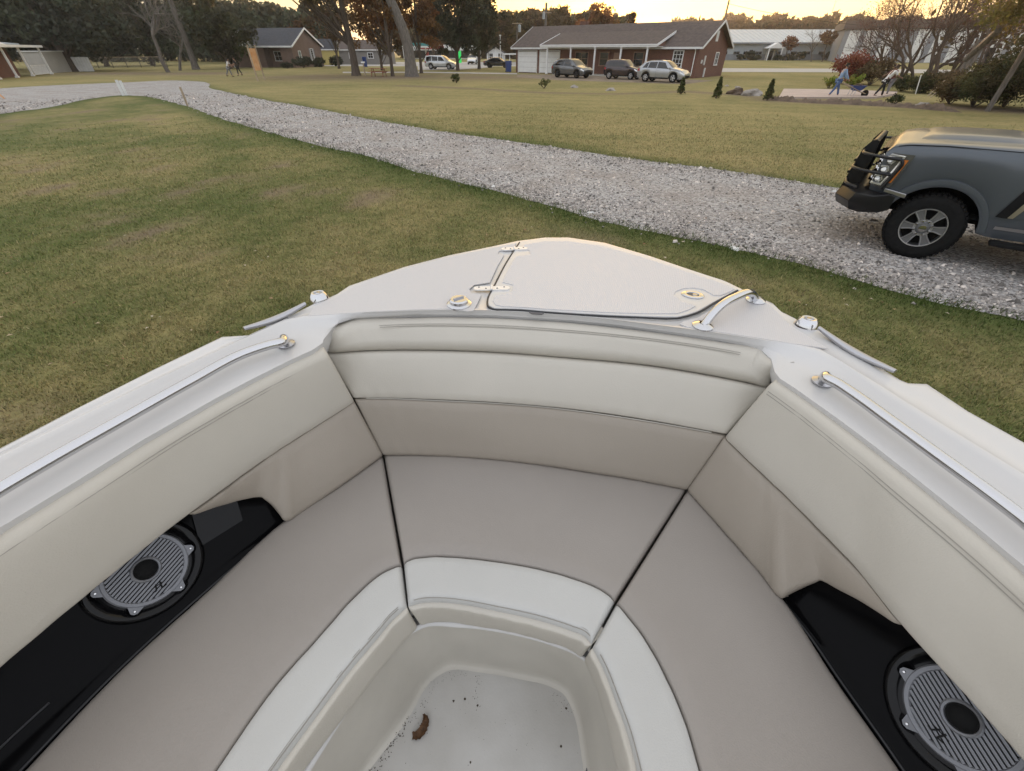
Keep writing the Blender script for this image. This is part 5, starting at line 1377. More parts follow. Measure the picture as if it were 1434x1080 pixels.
def stake(base, top, w_, label, m, n=1):
    b = G(*base); o = root('survey_stake', b, R(15), label, 'stake'); h = zat(top[0], top[1], b.y)
    mb = MB()
    for k in range(n): mb.box((k*(w_+.03), 0, h/2-k*.02), (w_, .03, h-k*.04), None)
    mb.build('board', m, o, smooth=0, bevel=.004)
    mb = MB(); mb.prism([(-w_/2, -.02, .0), (w_/2, -.02, .0), (0, -.02, -.2)], (0, .03, 0)); mb.build('point', m, o, smooth=0)
stake((173, 134), (157, 112), .16, 'pair of pale boards standing upright at the corner of the gravel drive', M['offwhite'], 2)
stake((263, 149), (251, 122), .10, 'single wooden stake at the near edge of the gravel drive', M['wood'])
lw = root('curved_panel', G(6, 139), R(50), 'white curved panel on a yellow foot at the left edge of the drive', 'panel')
mb = MB(); rows = []
for k in range(9):
    a = R(10 + 75*k/8); rows.append([(-1.5+1.3*math.sin(a+.3), y, .35 + 1.0*math.cos(a)) for y in (0, .25, .5)])
mb.grid(rows); mb.grid([[Vector(p)*.97 for p in r_] for r_ in rows]); mb.build('shell', M['white'], lw)
mb = MB(); mb.beam((-.3, .2, .7), (.05, .2, 0), .10, .08); mb.build('foot', M['orange'], lw, smooth=0)

# ---- paving slab, dirt bank, rubble
def clod(name, c, r, m, sq=.6, n=2, seed=0, jag=.3):
    bm = bmesh.new(); bmesh.ops.create_icosphere(bm, subdivisions=n, radius=1); q = random.Random(seed)
    ph = [q.uniform(0, 6) for _ in range(6)]
    for v in bm.verts:
        k = 1 + jag*(math.sin(v.co.x*3+ph[0])*math.sin(v.co.y*3.3+ph[1]) + .5*math.sin(v.co.z*6+ph[2]+v.co.x*4)) + q.uniform(-.06, .06)
        v.co = Vector((v.co.x*r*k, v.co.y*r*k*.8, v.co.z*r*sq*k))
    me = bpy.data.meshes.new(name); bm.to_mesh(me); bm.free(); me.materials.append(m)
    o = bpy.data.objects.new(name, me); COL.objects.link(o); o.location = c; o.rotation_euler.z = q.uniform(0, 6); return o
M['dirt'] = mat('dirt', (.12, .085, .06), .95, var=.35, vscale=3, bump=.6, bscale=12, bdist=.05)
M['rubble'] = mat('rubble', (.30, .27, .24), .9, var=.2, vscale=6)
M['slab'] = brick_mat('pale_pavers', (.50, .40, .34), (.45, .36, .31), (.34, .29, .26))
mb = MB(); mb.prism([G(1097, 126.5), G(1180, 127.5), G(1256, 131), G(1252, 134), G(1225, 138.5), G(1090, 138.5)], (0, 0, .10))
tag(mb.build('paving_slab', M['slab'], smooth=0), 'pale pinkish paved slab where people work at right', 'slab')
# dirt bank as one rough ridge
rows = []; q = random.Random(3)
edge = [G(px, py) for px, py in ((1070, 139), (1092, 141), (1120, 143), (1150, 144.5), (1180, 145.5), (1210, 147), (1240, 148.5), (1275, 151), (1310, 154), (1345, 157))]
edge = catmull(edge, 12)
for i, p in enumerate(edge):
    f = min(1, i/8, (len(edge)-1-i)/8); n_ = Vector((.35, .94, 0)); hgt = (.17 + .09*math.sin(i*.31) * math.sin(i*.17+1) + .06*math.sin(i*1.9+math.sin(i*.7)*3) + q.uniform(-.03, .05))*f
    rows.append([p - n_*.5 + Vector((0, 0, -.02)), p - n_*.25 + Vector((0, 0, hgt*.5)), p + n_*q.uniform(-.05, .05) + Vector((0, 0, hgt)), p + n_*.35 + Vector((0, 0, hgt*.6 + q.uniform(0, .06))), p + n_*.8 + Vector((0, 0, -.02))])
mb = MB(); mb.grid(rows); tag(mb.build('dirt_bank', M['dirt'], smooth=60), kind='structure')
for k, (px, py, r, m, lb) in enumerate(((855, 127, .42, 'rubble', 'pale rubble chunk lying in front of the silver suv'), (804, 123, .35, 'rubble', 'pale stone on the bare strip before the dark grey suv'), (1031, 132, .7, 'dirt', 'brown heap of soil left of the rubble pile'), (1052, 133.5, .75, 'rubble', 'grey pile of rubble behind a small cedar'), (1018, 121, .22, 'rubble', 'small pale stone on the lawn right of the house'), (1033, 123, .22, 'rubble', 'small pale stone farther right on the lawn by the house'), (1292, 148, .35, 'rubble', 'tan lump of rubble at the right end of the dirt bank'))):
    o = clod('rubble_heap' if r > .5 else 'rubble_stone', G(px, py), r, M[m], .45, 3 if r > .5 else 2, k+5); tag(o, lb, 'rubble')

# ---- people and wheelbarrow
def skin(name, J, E, m, parent, rootv=0, sub=2):
    """J: {key: (pos, radius)}"""
    keys = list(J); me = bpy.data.meshes.new(name)
    me.from_pydata([J[k][0] for k in keys], [(keys.index(a), keys.index(b)) for a, b in E], [])
    me.materials.append(m); o = bpy.data.objects.new(name, me); COL.objects.link(o)
    if parent is not None: o.parent = parent
    sm = o.modifiers.new('skin', 'SKIN'); sm.use_smooth_shade = True
    for i, k in enumerate(keys):
        r = J[k][1]; r = r if isinstance(r, tuple) else (r, r)
        o.data.skin_vertices[0].data[i].radius = r; o.data.skin_vertices[0].data[i].use_root = (i == rootv)
    s2 = o.modifiers.new('sub', 'SUBSURF'); s2.levels = sub; s2.render_levels = sub
    return o
M['skin'] = mat('skin', (.32, .18, .12), .6)
M['skin_dark'] = mat('dark_skin', (.16, .085, .055), .6)
M['hair'] = mat('dark_hair', (.02, .014, .010), .7)
def cloth(n, c): return mat(n, c, .85, var=.15, vscale=9)
def person(loc, rz, label, lean, legs, arms, shirt, trousers, hairm, skinm, h=1.72, headturn=0, sleeve='upper', cap=None):
    """local +x = facing. lean: forward tilt of the trunk in degrees. legs: [(hip fwd deg, knee deg)]*2, arms: [(shoulder fwd deg, out, elbow deg)]*2"""
    o = root('person', loc, rz, label, 'person'); s = h/1.72
    a = R(lean); up_ = Vector((math.sin(a), 0, math.cos(a)))
    foot_z = 0
    J = {}; E = []
    hipz = .90*s
    # lower the pelvis so that the lowest foot touches the ground
    def leg(sg, f, kn):
        hp = Vector((0, sg*.09*s, 0)); kd = Vector((math.sin(R(f)), 0, -math.cos(R(f)))); k_ = hp + kd*.43*s
        ad = Vector((math.sin(R(f-kn)), 0, -math.cos(R(f-kn)))); an = k_ + ad*.41*s; return hp, k_, an
    L = [leg(1, *legs[0]), leg(-1, *legs[1])]
    low = min(L[0][2].z, L[1][2].z); pel = Vector((0, 0, -low + .07*s))
    J['pel'] = (pel, (.135*s, .105*s)); J['waist'] = (pel + up_*.18*s, (.125*s, .10*s)); J['chest'] = (pel + up_*.38*s, (.155*s, .115*s)); J['neckb'] = (pel + up_*.53*s, .07*s)
    a2 = R(lean*.6); hd_ = Vector((math.sin(a2), 0, math.cos(a2)))
    J['neck'] = (pel + up_*.57*s, .052*s); J['jaw'] = (J['neck'][0] + hd_*.07*s + Vector((.025, 0, 0)), .068*s); J['head'] = (J['neck'][0] + hd_*.15*s + Vector((.01, 0, 0)), (.080*s, .095*s)); J['crown'] = (J['neck'][0] + hd_*.225*s, .06*s)
    E += [('pel', 'waist'), ('waist', 'chest'), ('chest', 'neckb'), ('neckb', 'neck'), ('neck', 'jaw'), ('jaw', 'head'), ('head', 'crown')]
    for i, sg in enumerate((1, -1)):
        hp, k_, an = [p + pel for p in L[i]]; n = 'LR'[i]
        J['hip'+n] = (hp + Vector((0, 0, -.04)), .085*s); J['knee'+n] = (k_, .058*s); J['calf'+n] = (k_.lerp(an, .35), .055*s); J['ank'+n] = (an, .04*s); J['toe'+n] = (an + Vector((.17*s, 0, -.045*s)), .035*s)
        E += [('pel', 'hip'+n), ('hip'+n, 'knee'+n), ('knee'+n, 'calf'+n), ('calf'+n, 'ank'+n), ('ank'+n, 'toe'+n)]
        f, out, el = arms[i]
        sh = pel + up_*.49*s + Vector((0, sg*.185*s, 0)); d1 = Vector((math.sin(R(f)), sg*math.sin(R(out)), -math.cos(R(f)))).normalized(); eb = sh + d1*.28*s
        d2 = Vector((math.sin(R(f+el)), sg*math.sin(R(out))*.3, -math.cos(R(f+el)))).normalized(); wr = eb + d2*.25*s
        J['sh'+n] = (sh, .062*s); J['elb'+n] = (eb, .044*s); J['wr'+n] = (wr, .028*s); J['palm'+n] = (wr + d2*.07*s, (.042*s, .022*s))
        E += [('chest', 'sh'+n), ('sh'+n, 'elb'+n), ('elb'+n, 'wr'+n), ('wr'+n, 'palm'+n)]
        px_ = Vector((d2.z, 0, -d2.x)).normalized()
        for q_, (off, ln) in enumerate(((-.030, .065), (-.010, .078), (.010, .074), (.030, .058))):
            b_ = wr + d2*.095*s + Vector((0, 0, 0)) + px_*off*s
            J['f%d%s' % (q_, n)] = (b_, .0095*s); J['g%d%s' % (q_, n)] = (b_ + d2*ln*s*.6 + Vector((0, -sg*.02*s, 0)), .008*s)
            E += [('palm'+n, 'f%d%s' % (q_, n)), ('f%d%s' % (q_, n), 'g%d%s' % (q_, n))]
        J['th'+n] = (wr + d2*.06*s - px_*.052*s, .011*s); E += [('palm'+n, 'th'+n)]
    b = skin('body', J, E, skinm, o)
    g = lambda ks, k: {x: (J[x][0], tuple(v*k for v in J[x][1]) if isinstance(J[x][1], tuple) else J[x][1]*k) for x in ks}
    T = g(['pel', 'waist', 'chest', 'neckb', 'shL', 'elbL', 'shR', 'elbR'], 1.16)
    for n in 'LR': T['elb'+n] = (J['sh'+n][0].lerp(J['elb'+n][0], .9), .062*s)
    T['neckb'] = (J['neckb'][0] - up_*.02, .075*s); T['hem'] = (pel - up_*.06*s, (.16*s, .13*s))
    te = [('hem', 'pel'), ('pel', 'waist'), ('waist', 'chest'), ('chest', 'neckb'), ('chest', 'shL'), ('shL', 'elbL'), ('chest', 'shR'), ('shR', 'elbR')]
    if sleeve == 'long':
        for n in 'LR': T['wr'+n] = (J['wr'+n][0], .042*s); te.append(('elb'+n, 'wr'+n))
    skin('shirt', T, te, shirt, o, 0)
    P = g(['pel', 'hipL', 'kneeL', 'calfL', 'hipR', 'kneeR', 'calfR'], 1.18)
    for n in 'LR': P['cuff'+n] = (J['calf'+n][0].lerp(J['ank'+n][0], .85), .062*s)
    skin('trousers', P, [('pel', 'hipL'), ('hipL', 'kneeL'), ('kneeL', 'calfL'), ('calfL', 'cuffL'), ('pel', 'hipR'), ('hipR', 'kneeR'), ('kneeR', 'calfR'), ('calfR', 'cuffR')], trousers, o)
    skin('hair', {'a': (J['head'][0] - Vector((.018, 0, -.02)), (.086*s, .10*s)), 'b': (J['crown'][0] - Vector((.01, 0, -.005)), .068*s), 'c': (J['head'][0] - Vector((.05, 0, .03)), .06*s)}, [('c', 'a'), ('a', 'b')], cap or hairm, o, 0, 1)
    for n in 'LR':
        skin('shoe', {'a': (J['ank'+n][0] + Vector((-.03, 0, -.035))*s, .048*s), 'b': (J['ank'+n][0] + Vector((.08, 0, -.042))*s, .046*s), 'c': (J['toe'+n][0] + Vector((.02, 0, 0)), .034*s)}, [('a', 'b'), ('b', 'c')], M['blackmatt'], o, 0, 1)
    # face: nose, eyes, ears
    hc = J['head'][0]; mb = MB()
    mb.lathe([(0, .028), (.012, .004), (.016, -.012), (0, -.016)], Matrix.Translation(hc + Vector((.092*s, 0, -.02*s))), 8); mb.build('nose', skinm, o)
    for sg in (1, -1):
        mb = MB(); mb.lathe([(0, .012), (.009, .006), (.009, -.006), (0, -.012)], Matrix.Translation(hc + Vector((.086*s, sg*.032*s, .005*s))), 8); mb.build('eye', M['blackmatt'], o)
        mb = MB(); mb.lathe([(0, .03), (.012, .015), (.010, -.02), (0, -.03)], Matrix.Translation(hc + Vector((.0, sg*.085*s, -.01*s))), 8); mb.build('ear', skinm, o)
    mb = MB(); mb.box(hc + Vector((.080*s, 0, -.055*s)), (.012, .045*s, .010)); mb.build('mouth', mat('lips', (.22, .07, .06), .6), o)
    return o
blue, jeans = cloth('blue_cotton', (.20, .29, .42)), cloth('denim', (.075, .12, .24))
white_c, black_c = cloth('white_cotton', (.62, .61, .58)), cloth('black_cotton', (.012, .012, .014))
maroon, greyc = cloth('maroon_cotton', (.10, .03, .035)), cloth('grey_cotton', (.16, .16, .17))
person(G(1166, 136), R(-12), 'person in pale blue shirt and jeans pushing the blue wheelbarrow', 14, [(22, 6), (-14, 14)], [(28, 8, 16), (24, 8, 18)], blue, jeans, M['hair'], M['skin'], 1.78, sleeve='long')
person(G(1230, 136.5), R(-8), 'person in white t-shirt and black trousers leaning forward by the shrubs', 30, [(18, 10), (-22, 6)], [(50, 8, 25), (40, 8, 30)], white_c, black_c, M['hair'], M['skin_dark'], 1.75)
person(G(1240, 134), R(200), 'person in maroon top and grey trousers facing the one in white', 26, [(12, 12), (-10, 10)], [(45, 10, 30), (50, 10, 20)], maroon, greyc, M['hair'], M['skin_dark'], 1.68)
person(G(323, 107.5), R(10), 'person in white top walking on the far left lawn', 22, [(18, 10), (-18, 16)], [(30, 8, 40), (20, 8, 40)], white_c, greyc, M['hair'], M['skin'], 1.7)
person(G(336, 106), R(185), 'person in black clothes on the far left lawn beside one in white', 10, [(10, 8), (-14, 12)], [(20, 8, 40), (25, 8, 30)], black_c, black_c, M['hair'], M['skin'], 1.75)
wbw = root('wheelbarrow', G(1196, 136.5), R(-12), 'blue wheelbarrow pushed along beside the pale slab', 'wheelbarrow')
mb = MB(); t1 = [(-.42, -.30), (.38, -.26), (.38, .26), (-.42, .30)]; b1 = [(-.25, -.18), (.18, -.16), (.18, .16), (-.25, .18)]
def ring(ps, z): return [Vector((x, y, z)) for x, y in ps]
mb.grid([ring(b1, .36), ring(t1, .62)], True); mb.grid([ring([(x*.96, y*.96) for x, y in t1], .622), ring([(x*.96, y*.96) for x, y in b1], .375)], True); mb.face(ring(b1, .36)); mb.face(ring([(x*.96, y*.96) for x, y in b1], .375)); mb.grid([ring(t1, .62), ring([(x*.96, y*.96) for x, y in t1], .622)], True)
mb.build('tray', M['blueplastic'], wbw, smooth=20)
mb = MB(); mb.lathe([(.10, -.04), (.17, -.05), (.20, -.02), (.20, .02), (.17, .05), (.10, .04)], Matrix.Translation((.52, 0, .20)) @ Matrix.Rotation(R(90), 4, 'X'), 20); mb.lathe([(0, -.03), (.10, -.03), (.10, .03), (0, .03)], Matrix.Translation((.52, 0, .20)) @ Matrix.Rotation(R(90), 4, 'X'), 14); mb.build('wheel', M['tyre'], wbw)
for s_ in (1, -1):
    mb = MB(); mb.tube([(.52, s_*.08, .20), (.1, s_*.16, .33), (-.35, s_*.24, .50), (-.95, s_*.27, .74)], .02, 8); mb.build('handle', M['wood'], wbw)
    mb = MB(); mb.tube([(-.30, s_*.22, .46), (-.36, s_*.23, .03), (-.22, s_*.2, .03), (-.1, s_*.18, .36)], .015, 6); mb.build('leg', M['steel_brushed'], wbw)
clod('soil', PM[wbw.name] @ Vector((-.03, 0, .60)), .27, M['dirt'], .45, 3, 44); tag(bpy.data.objects['soil'], 'heap of dark soil in the wheelbarrow', 'soil')
# ================================================================ GROUND
GL = [(-60,178),(0,160),(60,152),(130,138),(165,134),(200,135),(230,141),(265,150),(300,163),(350,178),(400,192),(450,205),(510,218),(584,241),(640,255),(688,267),(779,291),(848,312),(953,333),(1040,352),(1130,373),(1255,410),(1434,450),(1600,490)]
GU = [(-60,128),(0,124),(70,120),(140,117),(190,115),(235,113),(272,114),(296,124),(349,136),(380,142),(418,148),(460,156),(500,164),(622,185),(744,202),(800,210),(849,218),(925,228),(1000,237),(1080,249),(1183,266),(1300,290),(1434,318),(1600,352)]
gl = [G(*p) for p in GL]; gu = [G(*p) for p in GU]
q = random.Random(11)
def rough(l, k, a):
    out = []
    for p in catmull(l, k):
        s_ = a*min(1, .35 + p.length/60)
        out.append(p + Vector((q.gauss(0, s_), q.gauss(0, s_), 0)))
    return out
glr, gur = rough(gl, 10, .05), rough(gu, 10, .05)
gpoly = np.array([(p.x, p.y) for p in gl + gu[::-1]])
def inside(P, poly):
    x, y = P[:, 0], P[:, 1]; c = np.zeros(len(P), bool); n = len(poly); j = n-1
    for i in range(n):
        xi_, yi = poly[i]; xj, yj = poly[j]
        m_ = ((yi > y) != (yj > y)) & (x < (xj-xi_)*(y-yi)/(yj-yi+1e-12) + xi_); c ^= m_; j = i
    return c
def dist_line(P, L):
    d = np.full(len(P), 1e9); L = np.array([(p.x, p.y) for p in L])
    for a, b in zip(L[:-1], L[1:]):
        ab = b-a; t = np.clip(((P-a)@ab)/(ab@ab+1e-9), 0, 1); d = np.minimum(d, np.linalg.norm(P - (a + t[:, None]*ab), axis=1))
    return d
def noise2(P, s, seed):
    r = np.random.default_rng(seed); v = np.zeros(len(P))
    for k in range(6):
        a = r.uniform(0, 6.28); f = s*r.uniform(.5, 1.8); v += np.sin(P[:, 0]*math.cos(a)*f + P[:, 1]*math.sin(a)*f + r.uniform(0, 6.28) + 1.3*np.sin(P[:, 1]*f*.6*math.sin(a+1)+P[:, 0]*f*.5+k))
    return v/6
upper = np.array([(p.x, p.y) for p in gu]); 
def beyond(P):  # on the far side of the drive
    s_ = np.interp(P[:, 0], upper[::1, 0][np.argsort(upper[:, 0])], upper[:, 1][np.argsort(upper[:, 0])]); return P[:, 1] - s_
def zone(P):
    """dry (straw) 0-1, bare soil 0-1, lush edge 0-1"""
    b = beyond(P); far = np.clip(b/1.5, 0, 1)
    n1, n2, n3 = noise2(P, .5, 1), noise2(P, 1.7, 2), noise2(P, 5., 3)
    dry = np.clip(.36 + .46*n1 + .44*n2 + .34*n3, 0, 1)*(1-far) + far*np.clip(.70 + .30*n1 + .22*n2 + .12*n3 + .1*np.sin(P[:, 1]*3.2 + P[:, 0]*.6), 0, 1)
    soil = np.clip((n2 + .9*n3 - .36)*1.8, 0, .8)*(1-far)
    # bare strip in front of the parked cars, pine straw under the trees
    strip = dist_line(P, [G(560, 120), G(660, 124), G(760, 130), G(860, 132), G(960, 128), G(1040, 134), G(1100, 142)])
    soil = np.maximum(soil, np.clip(1.15 - strip/(1.0 + .8*n1), 0, 1)*.75)
    straw = np.exp(-(dist_line(P, [G(440, 108), G(580, 108), G(690, 108)])/7)**2)
    straw2 = np.exp(-(dist_line(P, [G(150, 103), G(280, 103)])/6)**2)
    soil = np.maximum(soil, np.clip((straw + straw2)*(.75 + .35*n1), 0, .9))
    bank = np.exp(-(dist_line(P, [G(1090, 140), G(1240, 146), G(1434, 156), G(1600, 160)])/1.6)**2); soil = np.maximum(soil, bank)
    dg = np.minimum(dist_line(P, gl), dist_line(P, gu) + .4)
    lush = np.exp(-(dg/.60)**2)*np.clip(.85 + .5*n2, 0, 1)
    return np.clip(np.stack([dry*(1-.7*lush), soil*(1-lush), lush], 1), 0, 1)
def axis(lo, hi, st, far): 
    m_ = np.arange(lo, hi+1e-6, st); a = lo - np.geomspace(st*2, far, 22)[::-1]; b = hi + np.geomspace(st*2, far, 22); return np.r_[a, m_, b]
ax_, ay_ = axis(-40, 46, .5, 2500), axis(-6, 70, .5, 2500)
XX, YY = np.meshgrid(ax_, ay_); P2 = np.stack([XX.ravel(), YY.ravel()], 1)
z = .03*noise2(P2, .35, 9)*np.clip(np.linalg.norm(P2, axis=1)/20, 0, 1)*0
nxg, nyg = len(ax_), len(ay_); idx = np.arange(nxg*nyg).reshape(nyg, nxg)
Fq = np.stack([idx[:-1, :-1].ravel(), idx[:-1, 1:].ravel(), idx[1:, 1:].ravel(), idx[1:, :-1].ravel()], 1)
def lawn_mat():
    m = bpy.data.materials.new('lawn'); m.use_nodes = True; n = m.node_tree.nodes; l = m.node_tree.links; p = n['Principled BSDF']
    p.inputs['Roughness'].default_value = .95; p.inputs['Specular IOR Level'].default_value = .1
    a = n.new('ShaderNodeVertexColor'); a.layer_name = 'tint'; sp = n.new('ShaderNodeSeparateColor'); l.new(a.outputs[0], sp.inputs[0])
    tc = n.new('ShaderNodeTexCoord')
    def nz(s_, d=6, sc=None):
        t = n.new('ShaderNodeTexNoise'); t.inputs['Scale'].default_value = s_; t.inputs['Detail'].default_value = d
        if sc:
            mp = n.new('ShaderNodeMapping'); mp.inputs['Scale'].default_value = sc; l.new(tc.outputs['Object'], mp.inputs[0]); l.new(mp.outputs[0], t.inputs['Vector'])
        else: l.new(tc.outputs['Object'], t.inputs['Vector'])
        return t.outputs['Fac']
    def mix(f, c1, c2):
        x = n.new('ShaderNodeMix'); x.data_type = 'RGBA'
        if isinstance(f, float): x.inputs[0].default_value = f
        else: l.new(f, x.inputs[0])
        for i, c in ((6, c1), (7, c2)):
            if isinstance(c, tuple): x.inputs[i].default_value = (*c, 1)
            else: l.new(c, x.inputs[i])
        return x.outputs[2]
    def addn(f, nf, k):
        x = n.new('ShaderNodeMath'); x.operation = 'MULTIPLY_ADD'; l.new(nf, x.inputs[0]); x.inputs[1].default_value = k
        y = n.new('ShaderNodeMath'); y.operation = 'SUBTRACT'; y.use_clamp = True; l.new(f, x.inputs[2]); l.new(x.outputs[0], y.inputs[0]); y.inputs[1].default_value = k*.5; return y.outputs[0]
    g = mix(nz(14), (.074, .090, .030), (.150, .168, .058))
    d = mix(nz(11), (.25, .208, .088), (.385, .315, .150))
    so_ = mix(nz(9), (.13, .092, .065), (.23, .18, .135))
    lu = mix(nz(16), (.045, .066, .018), (.09, .12, .036))
    c = mix(addn(sp.outputs[0], nz(3.5, 8), 1.1), g, d); c = mix(addn(sp.outputs[1], nz(5, 8), .9), c, so_); c = mix(sp.outputs[2], c, lu)
    l.new(c, p.inputs['Base Color'])
    b = n.new('ShaderNodeBump'); b.inputs['Strength'].default_value = .8; b.inputs['Distance'].default_value = .04; l.new(nz(30, 4), b.inputs['Height']); l.new(b.outputs[0], p.inputs['Normal'])
    return m
M['lawn'] = lawn_mat()
lawn = np_mesh('lawn', np.c_[P2, z], Fq, M['lawn'], tint=zone(P2), smooth=True); tag(lawn, kind='structure')
# gravel sheet
def gravel_mat():
    m = bpy.data.materials.new('gravel'); m.use_nodes = True; n = m.node_tree.nodes; l = m.node_tree.links; p = n['Principled BSDF']; p.inputs['Roughness'].default_value = .9
    tc = n.new('ShaderNodeTexCoord'); v = n.new('ShaderNodeTexVoronoi'); v.inputs['Scale'].default_value = 26; l.new(tc.outputs['Object'], v.inputs['Vector'])
    sp = n.new('ShaderNodeSeparateColor'); l.new(v.outputs['Color'], sp.inputs[0])
    r = n.new('ShaderNodeValToRGB'); l.new(sp.outputs[0], r.inputs[0]); r.color_ramp.elements[0].color = (.19, .18, .175, 1); r.color_ramp.elements[1].color = (.54, .52, .50, 1); r.color_ramp.elements.new(.5).color = (.36, .345, .33, 1)
    ns = n.new('ShaderNodeTexNoise'); ns.inputs['Scale'].default_value = .8; ns.inputs['Detail'].default_value = 6; l.new(tc.outputs['Object'], ns.inputs['Vector'])
    r2 = n.new('ShaderNodeValToRGB'); l.new(ns.outputs['Fac'], r2.inputs[0]); r2.color_ramp.elements[0].position = .42; r2.color_ramp.elements[1].position = .68
    x = n.new('ShaderNodeMix'); x.data_type = 'RGBA'; mr = n.new('ShaderNodeMath'); mr.operation = 'MULTIPLY'; mr.inputs[1].default_value = .45; l.new(r2.outputs[0], mr.inputs[0]); l.new(mr.outputs[0], x.inputs[0])
    l.new(r.outputs[0], x.inputs[6]); x.inputs[7].default_value = (.23, .18, .14, 1); l.new(x.outputs[2], p.inputs['Base Color'])
    b = n.new('ShaderNodeBump'); b.inputs['Strength'].default_value = .9; b.inputs['Distance'].default_value = .03; b.invert = True; l.new(v.outputs['Distance'], b.inputs['Height']); l.new(b.outputs[0], p.inputs['Normal'])
    return m
M['gravel'] = gravel_mat()
mb = MB(); n_ = min(len(glr), len(gur))
A1, _ = resample(glr, np.linspace(0, 1, 220)); A2, _ = resample(gur, np.linspace(0, 1, 220))
# match by photo column so that strips stay across the drive
mb.grid([[Vector((*a[:2], .006)), Vector((*((a+b)/2)[:2], .022)), Vector((*b[:2], .006))] for a, b in zip(A1, A2)])
tag(mb.build('gravel_drive', M['gravel'], smooth=60), kind='structure')
# loose stones
def scatter(n, rmin, rmax, az0, az1, r):
    """denser near the camera: uniform in log distance"""
    az = r.uniform(az0, az1, n); d = np.exp(r.uniform(math.log(rmin), math.log(rmax), n)); return np.stack([d*np.sin(az), d*np.cos(az)], 1)
r = np.random.default_rng(5)
Pp = scatter(190000, 3.5, 42, R(-52), R(58), r); Pp += r.normal(0, .02, Pp.shape)
keep = inside(Pp, gpoly); nearE = dist_line(Pp, gl) < .35; keep |= (nearE & (r.random(len(Pp)) < .025)); Pp = Pp[keep][:60000]
n = len(Pp); dist = np.linalg.norm(Pp, axis=1); sz = (.007 + .015*r.random(n)**2 + .018*(r.random(n) < .03))*np.clip(.75 + dist/22, .8, 2.2)
base = np.array([(1,0,0),(-.5,.87,0),(-.5,-.87,0),(.3,.4,.75),(-.6,.1,.65),(.25,-.5,.7)], dtype=float)
fo = np.array([(3,4,5),(0,1,3),(1,4,3),(1,2,4),(2,5,4),(2,0,5),(0,3,5)])
ang = r.uniform(0, 6.28, n); ca, sa = np.cos(ang), np.sin(ang)
Bv = base[None]*(1 + r.normal(0, .22, (n, 6, 3))); Bv *= (sz[:, None]*r.uniform(.7, 1.3, (n, 3)))[:, None, :]
V = np.empty_like(Bv); V[..., 0] = Bv[..., 0]*ca[:, None] - Bv[..., 1]*sa[:, None] + Pp[:, None, 0]; V[..., 1] = Bv[..., 0]*sa[:, None] + Bv[..., 1]*ca[:, None] + Pp[:, None, 1]; V[..., 2] = Bv[..., 2] + .010
F = (fo[None] + (np.arange(n)*6)[:, None, None]).reshape(-1, 3)
tn = (r.choice([.34, .75, 1.15, 1.65, 2.2], n, p=[.24, .28, .24, .16, .08])*r.uniform(.85, 1.15, n))
da, db = dist_line(Pp, gl), dist_line(Pp, gu); lat = da/(da+db+1e-6); wear = np.exp(-((lat-.5)/.17)**2)*np.clip(.55 + .9*noise2(Pp, .9, 77), 0, 1)*.35
rut = (np.exp(-((lat-.28)/.09)**2) + np.exp(-((lat-.74)/.09)**2))*.12
tt = np.repeat(np.stack([tn*(1.04-.30*wear+rut), tn*(.97-.40*wear+rut), tn*(.89-.50*wear+rut)], 1), 6, axis=0)
st = np_mesh('gravel_stones', V.reshape(-1, 3), F, mat('stone', (.30, .29, .285), .85, tint=True), tint=tt); tag(st, kind='stuff')
# grass blades
r = np.random.default_rng(8)
Pp = scatter(620000, 1.5, 30, R(-68), R(66), r)
ing = inside(Pp, gpoly)
# not under the boat
bx_ = (Pp - np.array([BC.x, BC.y])) @ np.array([BS.x, BS.y]); ba_ = (Pp - np.array([BC.x, BC.y])) @ np.array([BA.x, BA.y])
Zn = zone(Pp); n2 = noise2(Pp, 2.2, 31)
prob = np.clip(1.0 - .75*Zn[:, 1], .05, 1)*np.where(ing, .0, 1)
dE = np.minimum(dist_line(Pp, gl), dist_line(Pp, gu)); prob = np.where(ing & (dE < .22), .35, prob)
prob = prob*np.clip((29 - np.linalg.norm(Pp, axis=1))/16, 0, 1)
Pp = Pp[(r.random(len(Pp)) < prob)]; n = len(Pp); Zn = zone(Pp); dist = np.linalg.norm(Pp, axis=1)
dE = np.minimum(dist_line(Pp, gl), dist_line(Pp, gu) + .3)
hgt = (.018 + .018*r.random(n))*(1 + 1.3*np.exp(-(dE/.3)**2)*r.random(n)) ; wd = (.0026 + .0022*r.random(n))*np.clip(.7 + dist/8, 1, 3.4); hgt *= np.clip(.85+dist/30, 1, 1.5)*np.clip(1 + .7*noise2(Pp, 9, 55), .4, 2.2)
a = r.uniform(0, 6.28, n); ln = r.uniform(.2, 1.1, n)*hgt; la = r.uniform(0, 6.28, n)
V = np.zeros((n, 3, 3)); V[:, 0, 0] = Pp[:, 0] - np.cos(a)*wd; V[:, 0, 1] = Pp[:, 1] - np.sin(a)*wd; V[:, 1, 0] = Pp[:, 0] + np.cos(a)*wd; V[:, 1, 1] = Pp[:, 1] + np.sin(a)*wd
V[:, 2, 0] = Pp[:, 0] + np.cos(la)*ln; V[:, 2, 1] = Pp[:, 1] + np.sin(la)*ln; V[:, 2, 2] = hgt
gcol = np.array([.178, .222, .074]); dcol = np.array([.46, .375, .195]); scol = np.array([.27, .21, .145]); lcol = np.array([.070, .112, .026])
mixd = np.clip(Zn[:, :1] + r.normal(0, .28, (n, 1)), 0, 1); col = gcol*(1-mixd) + dcol*mixd; ms = np.clip(Zn[:, 1:2]*.8 + r.normal(0, .15, (n, 1)), 0, 1); col = col*(1-ms) + scol*ms; ml = np.clip(Zn[:, 2:3] + r.normal(0, .2, (n, 1)), 0, 1); col = col*(1-ml) + lcol*ml
